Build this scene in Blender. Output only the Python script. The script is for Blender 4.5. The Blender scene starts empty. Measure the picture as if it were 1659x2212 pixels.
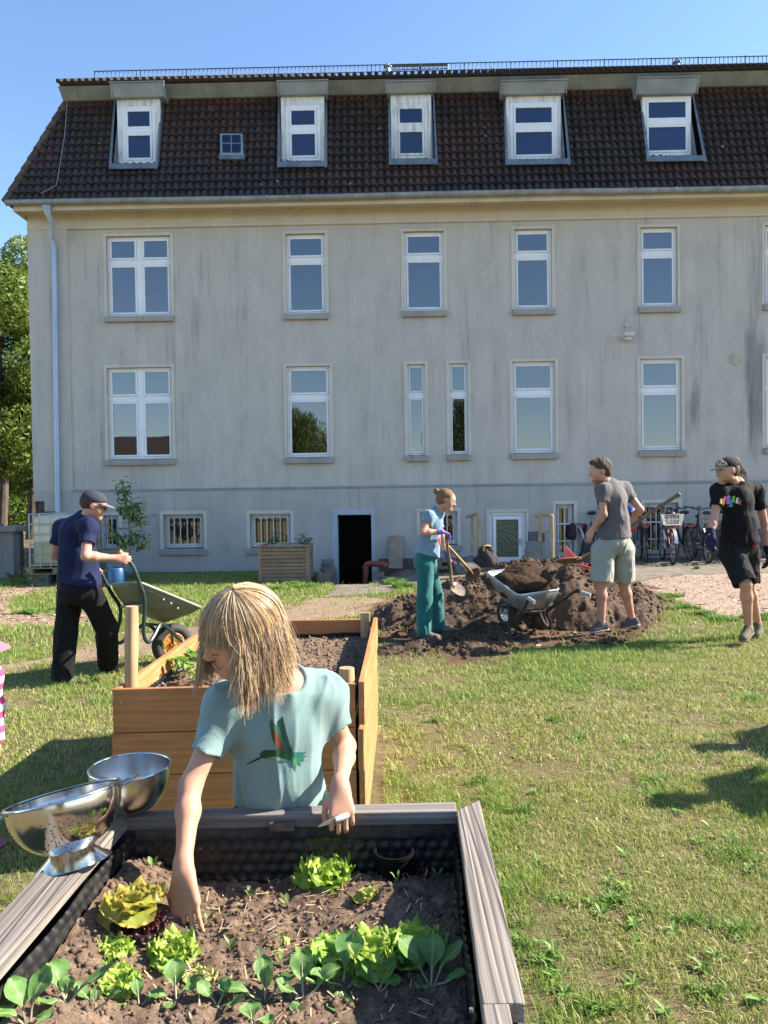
import bpy, math, random
import numpy as np
from mathutils import Vector, Matrix
from mathutils.bvhtree import BVHTree

R = math.radians
SC = bpy.context.scene
COL = SC.collection
rng = np.random.default_rng(7)
random.seed(7)

# ------------------------------------------------------------ camera
CAM_H = 1.58
FPX = 1640.0            # focal length for a picture 1659 x 2212
PITCH = math.degrees(math.atan(38 / FPX))
ROLL = -0.8
cd = bpy.data.cameras.new('camera')
cam = bpy.data.objects.new('camera', cd)
COL.objects.link(cam)
cam_rot = Matrix.Rotation(R(90 - PITCH), 4, 'X') @ Matrix.Rotation(R(ROLL), 4, 'Z')
cam.matrix_world = Matrix.Translation((0, 0, CAM_H)) @ cam_rot
cd.sensor_fit = 'VERTICAL'
cd.sensor_height = 36
cd.lens = FPX / 2212 * 36
cd.clip_start = 0.05
cd.clip_end = 600
SC.camera = cam
# ------------------------------------------------------------ light
SUN_EL, SUN_AZ = 35.0, 8.5      # azimuth: degrees from +X towards +Y
sdir = Vector((math.cos(R(SUN_EL)) * math.cos(R(SUN_AZ)), math.cos(R(SUN_EL)) * math.sin(R(SUN_AZ)), math.sin(R(SUN_EL))))
w = bpy.data.worlds.new('World')
SC.world = w
w.use_nodes = True
wn = w.node_tree
sky = wn.nodes.new('ShaderNodeTexSky')
sky.sky_type = 'NISHITA'
sky.sun_disc = False
sky.sun_elevation = R(SUN_EL)
sky.sun_rotation = R(90 - SUN_AZ)
sky.altitude = 50
sky.air_density = 1.0
sky.dust_density = 0.15
sky.ozone_density = 4.0
bg = wn.nodes['Background']
bg.inputs["Strength"].default_value = 0.10
wn.links.new(sky.outputs[0], bg.inputs['Color'])
sl = bpy.data.lights.new('sun', 'SUN')
sl.energy = 5.0
sl.angle = R(0.55)
sl.color = (1.0, 0.90, 0.76)
so = bpy.data.objects.new('sun', sl)
so.rotation_euler = (-sdir).to_track_quat('-Z', 'Y').to_euler()
so.location = sdir * 60
COL.objects.link(so)
SC.view_settings.view_transform = 'Standard'
SC.view_settings.look = 'None'
SC.view_settings.gamma = 1
SC.view_settings.exposure = 1.62
SC.render.engine = 'CYCLES'
SC.cycles.max_bounces = 7
SC.cycles.transparent_max_bounces = 8
SC.cycles.use_denoising = True

# ------------------------------------------------------------ picture -> place
def ray(vx, vy):
    d = cam_rot.to_3x3() @ Vector(((vx - 829.5) / FPX, -(vy - 1106) / FPX, -1))
    return d / d.y
def J(vx, vy, d):
    r = ray(vx, vy)
    return Vector((r.x * d, d, CAM_H + r.z * d))
def smooth(a, b, x):
    t = np.clip((x - a) / (b - a), 0, 1)
    return t * t * (3 - 2 * t)
def gh(x, y):
    return (0.17 * smooth(0.3, 4.0, x) * smooth(9.5, 14.5, y)
            - 0.36 * np.exp(-(((x + .60) / .72) ** 4)) * smooth(13.3, 14.5, y))
def G(vx, vy, z=0.0):
    r = ray(vx, vy)
    d = (z - CAM_H) / r.z
    return Vector((r.x * d, d, z))
def GG(vx, vy):
    z = 0.0
    for i in range(6):
        p = G(vx, vy, z); z = float(gh(p.x, p.y))
    return p

# ------------------------------------------------------------ noise
def _h(i, j, k, seed):
    n = (i * 374761393 + j * 668265263 + k * 2147483647 + seed * 1442695041) & 0xffffffff
    n = ((n ^ (n >> 13)) * 1274126177) & 0xffffffff
    n = n ^ (n >> 16)
    return (n & 0xffff) / 65535.0
def vn(x, y, z=0.0, seed=0):
    x = np.asarray(x, float); y = np.asarray(y, float); z = np.asarray(z, float) + 0 * x
    i = np.floor(x).astype(np.int64); j = np.floor(y).astype(np.int64); k = np.floor(z).astype(np.int64)
    fx = x - i; fy = y - j; fz = z - k
    fx = fx * fx * (3 - 2 * fx); fy = fy * fy * (3 - 2 * fy); fz = fz * fz * (3 - 2 * fz)
    r = 0
    for a in (0, 1):
        for b in (0, 1):
            for c in (0, 1):
                r = r + _h(i + a, j + b, k + c, seed) * (fx if a else 1 - fx) * (fy if b else 1 - fy) * (fz if c else 1 - fz)
    return r
def fbm(x, y, z=0.0, o=4, seed=0):
    r = 0; a = .5; t = 0; s = 1.0
    for q in range(o):
        r = r + a * vn(x * s, y * s, np.asarray(z) * s, seed + q * 17); t += a; a *= .5; s *= 2.03
    return r / t

# ------------------------------------------------------------ materials
MATS = {}
def newmat(name):
    m = bpy.data.materials.new(name); m.use_nodes = True
    MATS[name] = m
    nt = m.node_tree
    return m, nt, nt.nodes['Principled BSDF']
def _noise(nt, vec, scale, detail=5, rough=.6):
    n = nt.nodes.new('ShaderNodeTexNoise')
    n.inputs['Scale'].default_value = scale; n.inputs['Detail'].default_value = detail
    n.inputs['Roughness'].default_value = rough
    nt.links.new(vec, n.inputs['Vector'])
    return n.outputs['Fac']
def _coord(nt, scale=(1, 1, 1), kind='Object'):
    tc = nt.nodes.new('ShaderNodeTexCoord'); mp = nt.nodes.new('ShaderNodeMapping')
    mp.inputs['Scale'].default_value = scale
    nt.links.new(tc.outputs[kind], mp.inputs['Vector'])
    return mp.outputs[0]
def _ramp(nt, fac, stops):
    r = nt.nodes.new('ShaderNodeValToRGB')
    e = r.color_ramp.elements
    while len(e) < len(stops): e.new(.5)
    for q, (p, c) in enumerate(stops):
        e[q].position = p; e[q].color = (c[0], c[1], c[2], 1)
    nt.links.new(fac, r.inputs[0])
    return r.outputs[0]
def _mix(nt, fac, a, b, mode='MIX'):
    m = nt.nodes.new('ShaderNodeMix'); m.data_type = 'RGBA'; m.blend_type = mode
    for s, v in ((m.inputs[0], fac), (m.inputs[6], a), (m.inputs[7], b)):
        if isinstance(v, (int, float)): s.default_value = v
        elif isinstance(v, tuple): s.default_value = (v[0], v[1], v[2], 1)
        else: nt.links.new(v, s)
    return m.outputs[2]
def _bump(nt, bsdf, h, strength, dist=.01):
    b = nt.nodes.new('ShaderNodeBump')
    b.inputs['Strength'].default_value = strength; b.inputs['Distance'].default_value = dist
    nt.links.new(h, b.inputs['Height']); nt.links.new(b.outputs[0], bsdf.inputs['Normal'])
    return b
def pm(name, c1, c2=None, scale=8, rough=.6, metal=0, bump=0, bscale=60, stretch=(1, 1, 1), dist=.005, detail=5, lo=.35, hi=.65, spec=None, coat=0):
    if name in MATS: return MATS[name]
    m, nt, b = newmat(name)
    c2 = c2 or tuple(min(1, v * .8) for v in c1)
    vec = _coord(nt, stretch)
    f = _noise(nt, vec, scale, detail)
    nt.links.new(_ramp(nt, f, [(lo, c1), (hi, c2)]), b.inputs['Base Color'])
    b.inputs['Roughness'].default_value = rough; b.inputs['Metallic'].default_value = metal
    if spec is not None: b.inputs['Specular IOR Level'].default_value = spec
    if coat: b.inputs['Coat Weight'].default_value = coat
    if bump: _bump(nt, b, _noise(nt, vec, bscale, 4), bump, dist)
    return m
def attrmat(name, rough=.6, trans=0, spec=.5, bump=0, bscale=60, mul=None, hue=0):
    """colour of the thing itself stored per vertex (blade, leaf, tile, strand)"""
    m, nt, b = newmat(name)
    a = nt.nodes.new('ShaderNodeAttribute'); a.attribute_name = 'col'
    c = a.outputs['Color']
    if mul:
        f = _noise(nt, _coord(nt), mul[0], 4)
        c = _mix(nt, 1.0, c, _ramp(nt, f, [(.3, mul[1]), (.7, mul[2])]), 'MULTIPLY')
    nt.links.new(c, b.inputs['Base Color'])
    b.inputs['Roughness'].default_value = rough
    b.inputs['Specular IOR Level'].default_value = spec
    if bump: _bump(nt, b, _noise(nt, _coord(nt), bscale, 4), bump, .004)
    if trans:
        out = nt.nodes['Material Output']
        t = nt.nodes.new('ShaderNodeBsdfTranslucent'); nt.links.new(c, t.inputs[0])
        mx = nt.nodes.new('ShaderNodeMixShader'); mx.inputs[0].default_value = trans
        nt.links.new(b.outputs[0], mx.inputs[1]); nt.links.new(t.outputs[0], mx.inputs[2])
        nt.links.new(mx.outputs[0], out.inputs['Surface'])
    return m
def wood(name, c1, c2, axis=0, ring=26, grain=.5, rough=.65, knots=True, c3=None, bump=.4, cross=9):
    """board wood: grain runs along object axis"""
    m, nt, b = newmat(name)
    st = [cross] * 3; st[axis] = .32
    vec = _coord(nt, tuple(st))
    oi = nt.nodes.new('ShaderNodeObjectInfo')
    vadd = nt.nodes.new('ShaderNodeVectorMath'); vadd.operation = 'ADD'
    sc_ = nt.nodes.new('ShaderNodeVectorMath'); sc_.operation = 'SCALE'; sc_.inputs[3].default_value = 37
    cmb = nt.nodes.new('ShaderNodeCombineXYZ')
    for q in range(3): nt.links.new(oi.outputs['Random'], cmb.inputs[q])
    nt.links.new(cmb.outputs[0], sc_.inputs[0]); nt.links.new(vec, vadd.inputs[0]); nt.links.new(sc_.outputs[0], vadd.inputs[1])
    v = vadd.outputs[0]
    n1 = _noise(nt, v, 1.0, 2)
    mul = nt.nodes.new('ShaderNodeMath'); mul.operation = 'MULTIPLY'; mul.inputs[1].default_value = ring; nt.links.new(n1, mul.inputs[0])
    fr = nt.nodes.new('ShaderNodeMath'); fr.operation = 'PINGPONG'; fr.inputs[1].default_value = 1; nt.links.new(mul.outputs[0], fr.inputs[0])
    n2 = _noise(nt, v, 6, 6)
    n3 = _noise(nt, _coord(nt), 3.1, 3)
    col = _mix(nt, fr.outputs[0], c1, c2)
    col = _mix(nt, _ramp(nt, n2, [(.35, (0, 0, 0)), (.7, (1, 1, 1))]), col, c3 or tuple(x * .7 for x in c2))
    col = _mix(nt, .6, col, _ramp(nt, n3, [(.3, (.62, .62, .62)), (.7, (1.0, 1.0, 1.0))]), 'MULTIPLY')
    if knots:
        kc = [1.6, 1.6, 1.6]; kc[axis] = .9
        vo = nt.nodes.new('ShaderNodeTexVoronoi'); vo.inputs['Scale'].default_value = 2.6
        nt.links.new(_coord(nt, tuple(kc)), vo.inputs['Vector'])
        kf = _ramp(nt, vo.outputs['Distance'], [(.03, (1, 1, 1)), (.07, (0, 0, 0))])
        col = _mix(nt, kf, col, tuple(x * .35 for x in c2))
    nt.links.new(col, b.inputs['Base Color'])
    b.inputs['Roughness'].default_value = rough
    ad = nt.nodes.new('ShaderNodeMath'); ad.operation = 'ADD'
    nt.links.new(fr.outputs[0], ad.inputs[0]); nt.links.new(n2, ad.inputs[1])
    _bump(nt, b, ad.outputs[0], bump, .003)
    return m

# ------------------------------------------------------------ objects
def mesh_from(name, V, faces, mats=(), smooth_=False, fm=None, col=None, loops=None):
    me = bpy.data.meshes.new(name)
    V = np.asarray(V, np.float32)
    if isinstance(faces, np.ndarray):
        n, k = faces.shape
        me.vertices.add(len(V)); me.vertices.foreach_set('co', V.ravel())
        me.loops.add(n * k); me.loops.foreach_set('vertex_index', faces.astype(np.int32).ravel())
        me.polygons.add(n)
        me.polygons.foreach_set('loop_start', np.arange(0, n * k, k, dtype=np.int32))
        me.polygons.foreach_set('loop_total', np.full(n, k, np.int32))
        me.update(calc_edges=True)
    else:
        me.from_pydata([tuple(map(float, v)) for v in V], [], faces)
        me.update()
    for m in mats: me.materials.append(m)
    if fm is not None: me.polygons.foreach_set('material_index', np.asarray(fm, np.int32))
    if smooth_: me.polygons.foreach_set('use_smooth', np.ones(len(me.polygons), bool))
    if col is not None:
        a = me.color_attributes.new('col', 'FLOAT_COLOR', 'POINT')
        c = np.ones((len(V), 4), np.float32); c[:, :3] = col
        a.data.foreach_set('color', c.ravel())
    return me
def link(name, me, parent=None, loc=None):
    o = bpy.data.objects.new(name, me); COL.objects.link(o)
    if parent is not None: o.parent = parent
    if loc is not None: o.location = loc
    return o
def tag(o, label, cat, group=None):
    o['label'] = label; o['category'] = cat
    if group: o['group'] = group
    return o
def thing(name, label, cat, loc=(0, 0, 0), rz=0, group=None):
    o = bpy.data.objects.new(name, None); COL.objects.link(o)
    o.empty_display_size = .1
    o.location = loc; o.rotation_euler = (0, 0, rz)
    return tag(o, label, cat, group)
def org(parent):
    while parent.parent: parent = parent.parent
    return np.array(parent.location)
class MB:
    def __init__(s): s.V = []; s.F = []; s.M = []; s.n = 0; s.mi = 0
    def add(s, V, F):
        V = np.asarray(V, float).reshape(-1, 3)
        s.V.append(V); s.F += [tuple(int(i) + s.n for i in f) for f in F]; s.M += [s.mi] * len(F); s.n += len(V); return s
    def box(s, a, b, rot=None, about=None):
        x0, y0, z0 = a; x1, y1, z1 = b
        V = np.array([(x, y, z) for x in (x0, x1) for y in (y0, y1) for z in (z0, z1)], float)
        if rot is not None:
            c = np.array(about if about is not None else V.mean(0)); V = (V - c) @ np.array(rot.to_3x3()).T + c
        return s.add(V, [(0, 1, 3, 2), (4, 6, 7, 5), (0, 4, 5, 1), (2, 3, 7, 6), (0, 2, 6, 4), (1, 5, 7, 3)])
    def hexa(s, bot, top):
        """two quads (4 points each) joined"""
        V = list(bot) + list(top)
        return s.add(np.array([tuple(v) for v in V]), [(3, 2, 1, 0), (4, 5, 6, 7), (0, 1, 5, 4), (1, 2, 6, 5), (2, 3, 7, 6), (3, 0, 4, 7)])
    def tube(s, pts, r, n=8, cap=True, closed=False, flat=1.0, up=None):
        P = np.array([tuple(p) for p in pts], float); m = len(P)
        rr = np.full(m, r) if np.isscalar(r) else np.array(r, float)
        if closed: T = np.roll(P, -1, 0) - np.roll(P, 1, 0)
        else: T = np.gradient(P, axis=0)
        T /= np.linalg.norm(T, axis=1)[:, None] + 1e-12
        u = np.array(up if up is not None else ((0, 0, 1) if abs(T[0][2]) < .9 else (1, 0, 0)), float)
        V = []
        for i in range(m):
            u = u - T[i] * (u @ T[i]); u /= np.linalg.norm(u) + 1e-12
            v = np.cross(T[i], u)
            for k in range(n):
                a = 2 * math.pi * k / n
                V.append(P[i] + rr[i] * (math.cos(a) * u * flat + math.sin(a) * v))
        F = []
        for i in range(m if closed else m - 1):
            j = (i + 1) % m
            for k in range(n):
                F.append((i * n + k, i * n + (k + 1) % n, j * n + (k + 1) % n, j * n + k))
        if cap and not closed: F += [tuple(range(n))[::-1], tuple((m - 1) * n + k for k in range(n))]
        return s.add(V, F)
    def lathe(s, prof, n=32, c=(0, 0, 0), mat=None):
        V = []; m = len(prof)
        for r, z in prof:
            for k in range(n):
                a = 2 * math.pi * k / n; V.append((r * math.cos(a), r * math.sin(a), z))
        V = np.array(V)
        if mat is not None: V = V @ np.array(mat.to_3x3()).T
        V = V + np.array(tuple(c))
        F = [(i * n + k, i * n + (k + 1) % n, (i + 1) * n + (k + 1) % n, (i + 1) * n + k) for i in range(m - 1) for k in range(n)]
        return s.add(V, F)
    def prism(s, poly, vec):
        P = np.array([tuple(p) for p in poly], float); v = np.array(tuple(vec), float); n = len(P)
        F = [tuple(range(n))[::-1], tuple(range(n, 2 * n))] + [(i, (i + 1) % n, n + (i + 1) % n, n + i) for i in range(n)]
        return s.add(np.vstack([P, P + v]), F)
    def sphere(s, c, r, nu=12, nv=8, rot=None):
        r = np.array((r, r, r) if np.isscalar(r) else r, float)
        V = []
        for j in range(nv + 1):
            t = math.pi * j / nv
            for i in range(nu):
                a = 2 * math.pi * i / nu; V.append((math.sin(t) * math.cos(a), math.sin(t) * math.sin(a), math.cos(t)))
        V = np.array(V) * r
        if rot is not None: V = V @ np.array(rot.to_3x3()).T
        V = V + np.array(tuple(c))
        F = [(j * nu + i, (j + 1) * nu + i, (j + 1) * nu + (i + 1) % nu, j * nu + (i + 1) % nu) for j in range(nv) for i in range(nu)]
        return s.add(V, F)
    def build(s, name, mat, parent=None, world=False, smooth_=False, base=None, bevel=0, sharp=35, wn=False):
        V = np.vstack(s.V)
        loc = None
        if parent is not None and world: V = V - org(parent)
        if parent is None and base is not None: V = V - np.array(tuple(base)); loc = tuple(base)
        me = mesh_from(name, V, s.F, mat if isinstance(mat, (list, tuple)) else [mat], smooth_, s.M if isinstance(mat, (list, tuple)) else None)
        import bmesh
        bm = bmesh.new(); bm.from_mesh(me)
        bmesh.ops.recalc_face_normals(bm, faces=bm.faces)
        if bevel:
            es = [e for e in bm.edges if len(e.link_faces) == 2 and e.calc_face_angle(0) > .6]
            bmesh.ops.bevel(bm, geom=es, offset=bevel, segments=2, affect='EDGES', profile=.6, clamp_overlap=True)
        bm.to_mesh(me); bm.free()
        if smooth_:
            me.polygons.foreach_set('use_smooth', np.ones(len(me.polygons), bool))
            me.set_sharp_from_angle(angle=R(sharp))
        return link(name, me, parent, loc)
def vcat(*a): return np.concatenate(a)

# ------------------------------------------------------------ implicit surfaces (bodies, clothes, soft shapes)
class SDF:
    def __init__(s): s.ops = []
    def cone(s, a, b, ra, rb=None, k=.02, flat=None, cap=False, sub=False):
        s.ops.append(('cone', np.array(tuple(a), float), np.array(tuple(b), float), ra, ra if rb is None else rb, k, flat, cap, sub)); return s
    def ell(s, c, r, Rm=None, k=.02, sub=False):
        r = (r, r, r) if np.isscalar(r) else r
        s.ops.append(('ell', np.array(tuple(c), float), np.array(r, float), np.eye(3) if Rm is None else np.array(Rm.to_3x3() if hasattr(Rm, 'to_3x3') else Rm), k, sub)); return s
    def plane(s, p, n, k=0):       # removes the side n points to
        s.ops.append(('plane', np.array(tuple(p), float), np.array(tuple(n), float) / np.linalg.norm(n), k)); return s
    def chain(s, pts, rs, k=.02, **kw):
        for i in range(len(pts) - 1): s.cone(pts[i], pts[i + 1], rs[i], rs[i + 1], k, **kw)
        return s
    def bounds(s):
        lo = np.full(3, 1e9); hi = -lo
        for o in s.ops:
            if o[0] == 'cone' and not o[8]:
                m = max(o[3], o[4]) * (max(1, o[6][1]) if o[6] else 1); lo = np.minimum(lo, np.minimum(o[1], o[2]) - m); hi = np.maximum(hi, np.maximum(o[1], o[2]) + m)
            if o[0] == 'ell' and not o[5]:
                m = max(o[2]); lo = np.minimum(lo, o[1] - m); hi = np.maximum(hi, o[1] + m)
        return lo - .03, hi + .03
    def mesh(s, h, disp=None):
        lo, hi = s.bounds()
        n = np.ceil((hi - lo) / h).astype(int) + 1
        ax = [(lo[i] + h * np.arange(n[i])).astype(np.float32) for i in range(3)]
        F = np.full(n, .08, np.float32)
        for o in s.ops:
            if o[0] == 'plane':
                p, nn, k = o[1:]
                d = ((ax[0] - p[0]) * nn[0])[:, None, None] + ((ax[1] - p[1]) * nn[1])[None, :, None] + ((ax[2] - p[2]) * nn[2])[None, None, :]
                if k:
                    hh = np.maximum(k - np.abs(F - d), 0) / k; F[:] = np.maximum(F, d) + hh * hh * k / 4
                else: F[:] = np.maximum(F, d)
                continue
            if o[0] == 'cone':
                _, a, b, ra, rb, k, flat, cap, sub = o; m = max(ra, rb) * (max(1, flat[1]) if flat else 1) + k + .05
                l2 = np.minimum(a, b) - m; h2 = np.maximum(a, b) + m
            else:
                _, c, r, Rm, k, sub = o; m = max(r) + k + .05; l2 = c - m; h2 = c + m
            i0 = np.clip(np.floor((l2 - lo) / h).astype(int), 0, n); i1 = np.clip(np.ceil((h2 - lo) / h).astype(int) + 1, 0, n)
            if np.any(i1 <= i0): continue
            X = ax[0][i0[0]:i1[0]][:, None, None]; Y = ax[1][i0[1]:i1[1]][None, :, None]; Z = ax[2][i0[2]:i1[2]][None, None, :]
            if o[0] == 'cone':
                ab = b - a; L2 = ab @ ab + 1e-12
                t = ((X - a[0]) * ab[0] + (Y - a[1]) * ab[1] + (Z - a[2]) * ab[2]) / L2
                tc = np.clip(t, 0, 1)
                dx = X - a[0] - tc * ab[0]; dy = Y - a[1] - tc * ab[1]; dz = Z - a[2] - tc * ab[2]
                if flat:
                    fa = np.array(flat[0], float); fa /= np.linalg.norm(fa); q = (dx * fa[0] + dy * fa[1] + dz * fa[2]) * (1 / flat[1] - 1)
                    dx = dx + q * fa[0]; dy = dy + q * fa[1]; dz = dz + q * fa[2]
                d = np.sqrt(dx * dx + dy * dy + dz * dz) - (ra + tc * (rb - ra))
                if flat: d = d * min(1, flat[1]) ** .5
                if cap:
                    L = math.sqrt(L2); d = np.maximum(d, np.maximum(-t * L, (t - 1) * L))
            else:
                dx = X - c[0]; dy = Y - c[1]; dz = Z - c[2]
                q = [(dx * Rm[0, i] + dy * Rm[1, i] + dz * Rm[2, i]) for i in range(3)]
                k0 = np.sqrt(sum((q[i] / r[i]) ** 2 for i in range(3))); k1 = np.sqrt(sum((q[i] / r[i] ** 2) ** 2 for i in range(3))) + 1e-9
                d = k0 * (k0 - 1) / k1
            S = F[i0[0]:i1[0], i0[1]:i1[1], i0[2]:i1[2]]
            d = d.astype(np.float32)
            if sub:
                d = -d
                hh = np.maximum(k - np.abs(S - d), 0) / k; S[:] = np.maximum(S, d) + hh * hh * k / 4
            else:
                hh = np.maximum(k - np.abs(S - d), 0) / k; S[:] = np.minimum(S, d) - hh * hh * k / 4
        if disp is not None:
            m = np.abs(F) < .03
            idx = np.nonzero(m)
            F[idx] += disp(ax[0][idx[0]], ax[1][idx[1]], ax[2][idx[2]]).astype(np.float32)
        return nets(F, lo, h)
def nets(F, lo, h):
    inside = F < 0
    C = np.zeros(tuple(np.array(F.shape) - 1), np.uint8)
    sl = lambda a, N: slice(a, N - 1 + a)
    N = F.shape
    for a in (0, 1):
        for b in (0, 1):
            for c in (0, 1):
                C += inside[sl(a, N[0]), sl(b, N[1]), sl(c, N[2])]
    act = (C > 0) & (C < 8)
    idx = np.full(C.shape, -1, np.int64)
    I = np.nonzero(act); nv = len(I[0]); idx[I] = np.arange(nv)
    acc = np.zeros((nv, 3)); cnt = np.zeros(nv)
    corner = [(a, b, c) for a in (0, 1) for b in (0, 1) for c in (0, 1)]
    for p in range(8):
        for q in range(p + 1, 8):
            if sum(abs(corner[p][i] - corner[q][i]) for i in range(3)) != 1: continue
            fa = F[I[0] + corner[p][0], I[1] + corner[p][1], I[2] + corner[p][2]]; fb = F[I[0] + corner[q][0], I[1] + corner[q][1], I[2] + corner[q][2]]
            m = (fa < 0) != (fb < 0)
            t = np.where(m, fa / (fa - fb + 1e-12), 0)
            for i in range(3):
                acc[:, i] += np.where(m, corner[p][i] + t * (corner[q][i] - corner[p][i]), 0)
            cnt += m
    V = lo + h * (np.stack(I, 1) + acc / cnt[:, None])
    Q = []
    for ax in range(3):
        o1, o2 = [(1, 2), (2, 0), (0, 1)][ax]
        s0 = [slice(1, -1)] * 3; s1 = [slice(1, -1)] * 3
        s0[ax] = slice(0, N[ax] - 1); s1[ax] = slice(1, N[ax])
        A = inside[tuple(s0)]; B = inside[tuple(s1)]
        E = np.nonzero(A != B)
        base = [E[0] + (0 if ax == 0 else 1), E[1] + (0 if ax == 1 else 1), E[2] + (0 if ax == 2 else 1)]
        def at(d1, d2):
            q = [b.copy() for b in base]; q[o1] = q[o1] - d1; q[o2] = q[o2] - d2
            return idx[q[0], q[1], q[2]]
        f = np.stack([at(1, 1), at(0, 1), at(0, 0), at(1, 0)], 1)
        flip = ~A[E]
        f[flip] = f[flip][:, ::-1]
        Q.append(f)
    Q = np.vstack(Q); Q = Q[(Q >= 0).all(1)]
    return V, Q
def relax(V, Q, it=2, w=.5):
    for _ in range(it):
        acc = np.zeros_like(V); c = np.zeros(len(V))
        for i in range(4):
            for j in ((i + 1) % 4, (i - 1) % 4):
                np.add.at(acc, Q[:, i], V[Q[:, j]]); np.add.at(c, Q[:, i], 1)
        V = V * (1 - w) + w * acc / np.maximum(c, 1)[:, None]
    return V
def soft(S, name, h, mat, parent, disp=None, it=1, world=True, colf=None):
    V, Q = S.mesh(h, disp)
    if it: V = relax(V, Q, it)
    col = colf(V) if colf else None
    VW = V.copy()
    if world and parent is not None: V = V - org(parent)
    o = link(name, mesh_from(name, V, Q, [mat], True, col=col), parent)
    o['_n'] = 1; del o['_n']
    o_bvh[o.name] = (VW, Q)
    return o
o_bvh = {}
# ============================================================ building
DF = 16.0; BYAW = R(-0.9)
B = thing('apartment_building', 'long grey rendered building with a dark tiled mansard roof and white framed windows', 'building', (0, DF, 0), BYAW)
BM = Matrix.Translation((0, DF, 0)) @ Matrix.Rotation(BYAW, 4, 'Z'); BMi = BM.inverted()
def FL(vx, vy, w=0.0):
    o = BMi @ Vector((0, 0, CAM_H)); d = BMi.to_3x3() @ ray(vx, vy)
    t = (-w - o.y) / d.y
    p = o + d * t
    return p.x, p.z
def RO(vx, vy, p0, n):     # ray against any plane in building space
    o = BMi @ Vector((0, 0, CAM_H)); d = BMi.to_3x3() @ ray(vx, vy)
    t = (Vector(p0) - o).dot(Vector(n)) / d.dot(Vector(n))
    return o + d * t

def stucco(name, c1, c2, streak=.5):
    m, nt, b = newmat(name)
    big = _noise(nt, _coord(nt, (1, 1, 1)), .55, 4)
    st = _noise(nt, _coord(nt, (3.2, 3.2, .28)), 1.0, 6, .65)
    st2 = _noise(nt, _coord(nt, (9, 9, .5)), 1.0, 4, .6)
    fine = _noise(nt, _coord(nt), 70, 3, .7)
    blo = _noise(nt, _coord(nt, (1, 1, .7)), 1.9, 5, .68)
    col = _mix(nt, big, c1, c2)
    col = _mix(nt, .5, col, _ramp(nt, blo, [(.32, (.78, .78, .79)), (.5, (.98, .98, .98)), (.68, (1.1, 1.09, 1.07))]), 'MULTIPLY')
    col = _mix(nt, streak, col, _ramp(nt, st, [(.26, (.62, .62, .61)), (.40, (.95, .95, .95)), (.7, (1.08, 1.08, 1.08))]), 'MULTIPLY')
    col = _mix(nt, streak * .6, col, _ramp(nt, st2, [(.28, (.6, .6, .6)), (.42, (1, 1, 1))]), 'MULTIPLY')
    col = _mix(nt, .55, col, _ramp(nt, fine, [(.3, (.75, .75, .75)), (.7, (1.15, 1.15, 1.15))]), 'MULTIPLY')
    nt.links.new(col, b.inputs['Base Color']); b.inputs['Roughness'].default_value = .95
    b.inputs['Specular IOR Level'].default_value = .2
    _bump(nt, b, _noise(nt, _coord(nt), 85, 4, .7), .7, .012)
    return m
M_wall = stucco('render_grey', (.56, .515, .455), (.505, .475, .43), .8)
nt = M_wall.node_tree; b = nt.nodes['Principled BSDF']; old = b.inputs['Base Color'].links[0].from_socket
for sx_, sy_, rx_, rz_ in ((1632, 800, .42, 1.25), (1500, 880, .25, .9), (1640, 900, .3, 1.0)):      # damp stains round the vent and the right hand sills
    pu, pz = FL(sx_, sy_, 0); tc = nt.nodes.new('ShaderNodeTexCoord'); mp = nt.nodes.new('ShaderNodeMapping'); mp.vector_type = 'POINT'
    mp.inputs['Scale'].default_value = (1 / rx_, 0, 1 / rz_); mp.inputs['Location'].default_value = (-pu / rx_, 0, -pz / rz_); nt.links.new(tc.outputs['Object'], mp.inputs[0])
    ln = nt.nodes.new('ShaderNodeVectorMath'); ln.operation = 'LENGTH'; nt.links.new(mp.outputs[0], ln.inputs[0])
    ad = nt.nodes.new('ShaderNodeMath'); ad.operation = 'MULTIPLY_ADD'; ad.inputs[1].default_value = 2.6; nt.links.new(_noise(nt, _coord(nt, (5, 5, .6)), 1, 5), ad.inputs[0]); nt.links.new(ln.outputs['Value'], ad.inputs[2])
    mr = nt.nodes.new('ShaderNodeMapRange'); mr.inputs[1].default_value = 1.45; mr.inputs[2].default_value = 2.1; mr.inputs[3].default_value = .55; mr.inputs[4].default_value = 0; nt.links.new(ad.outputs[0], mr.inputs[0])
    old = _mix(nt, mr.outputs[0], old, (.13, .13, .125))
nt.links.new(old, b.inputs['Base Color'])
M_band = stucco('render_band', (.60, .55, .47), (.64, .59, .51), .3)
M_plinth = stucco('render_plinth', (.42, .40, .365), (.48, .465, .43), .8)
M_cream = pm('eaves_cream_paint', (.62, .52, .36), (.50, .42, .30), 3, .7, bump=.2, bscale=30)
M_zinc = pm('zinc_grey', (.33, .37, .40), (.22, .25, .27), 5, .45, .35, bump=.1, bscale=12, stretch=(1, 1, .3))
M_zincband = pm('zinc_band', (.30, .33, .33), (.20, .225, .23), 2.2, .6, .15, bump=.1, bscale=9)
M_pipe = pm('zinc_downpipe', (.40, .50, .62), (.33, .41, .52), 4, .42, .3, bump=.1, bscale=9)
M_pvc = pm('window_white', (.80, .81, .82), (.74, .75, .76), 6, .35)
M_oldwhite = pm('weathered_white_paint', (.72, .72, .70), (.36, .36, .33), 5, .7, stretch=(3, 3, .6), lo=.45, hi=.72, bump=.3, bscale=40)
M_sill = stucco('sill_render', (.42, .40, .36), (.30, .29, .27), .9)
M_brick = pm('old_brick', (.16, .08, .06), (.09, .055, .045), 6, .9, bump=.5, bscale=30)
M_dark = pm('dark_interior', (.006, .006, .006), (.004, .004, .004), 2, .95, spec=.05)
m, nt, b = newmat('window_glass')
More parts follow.
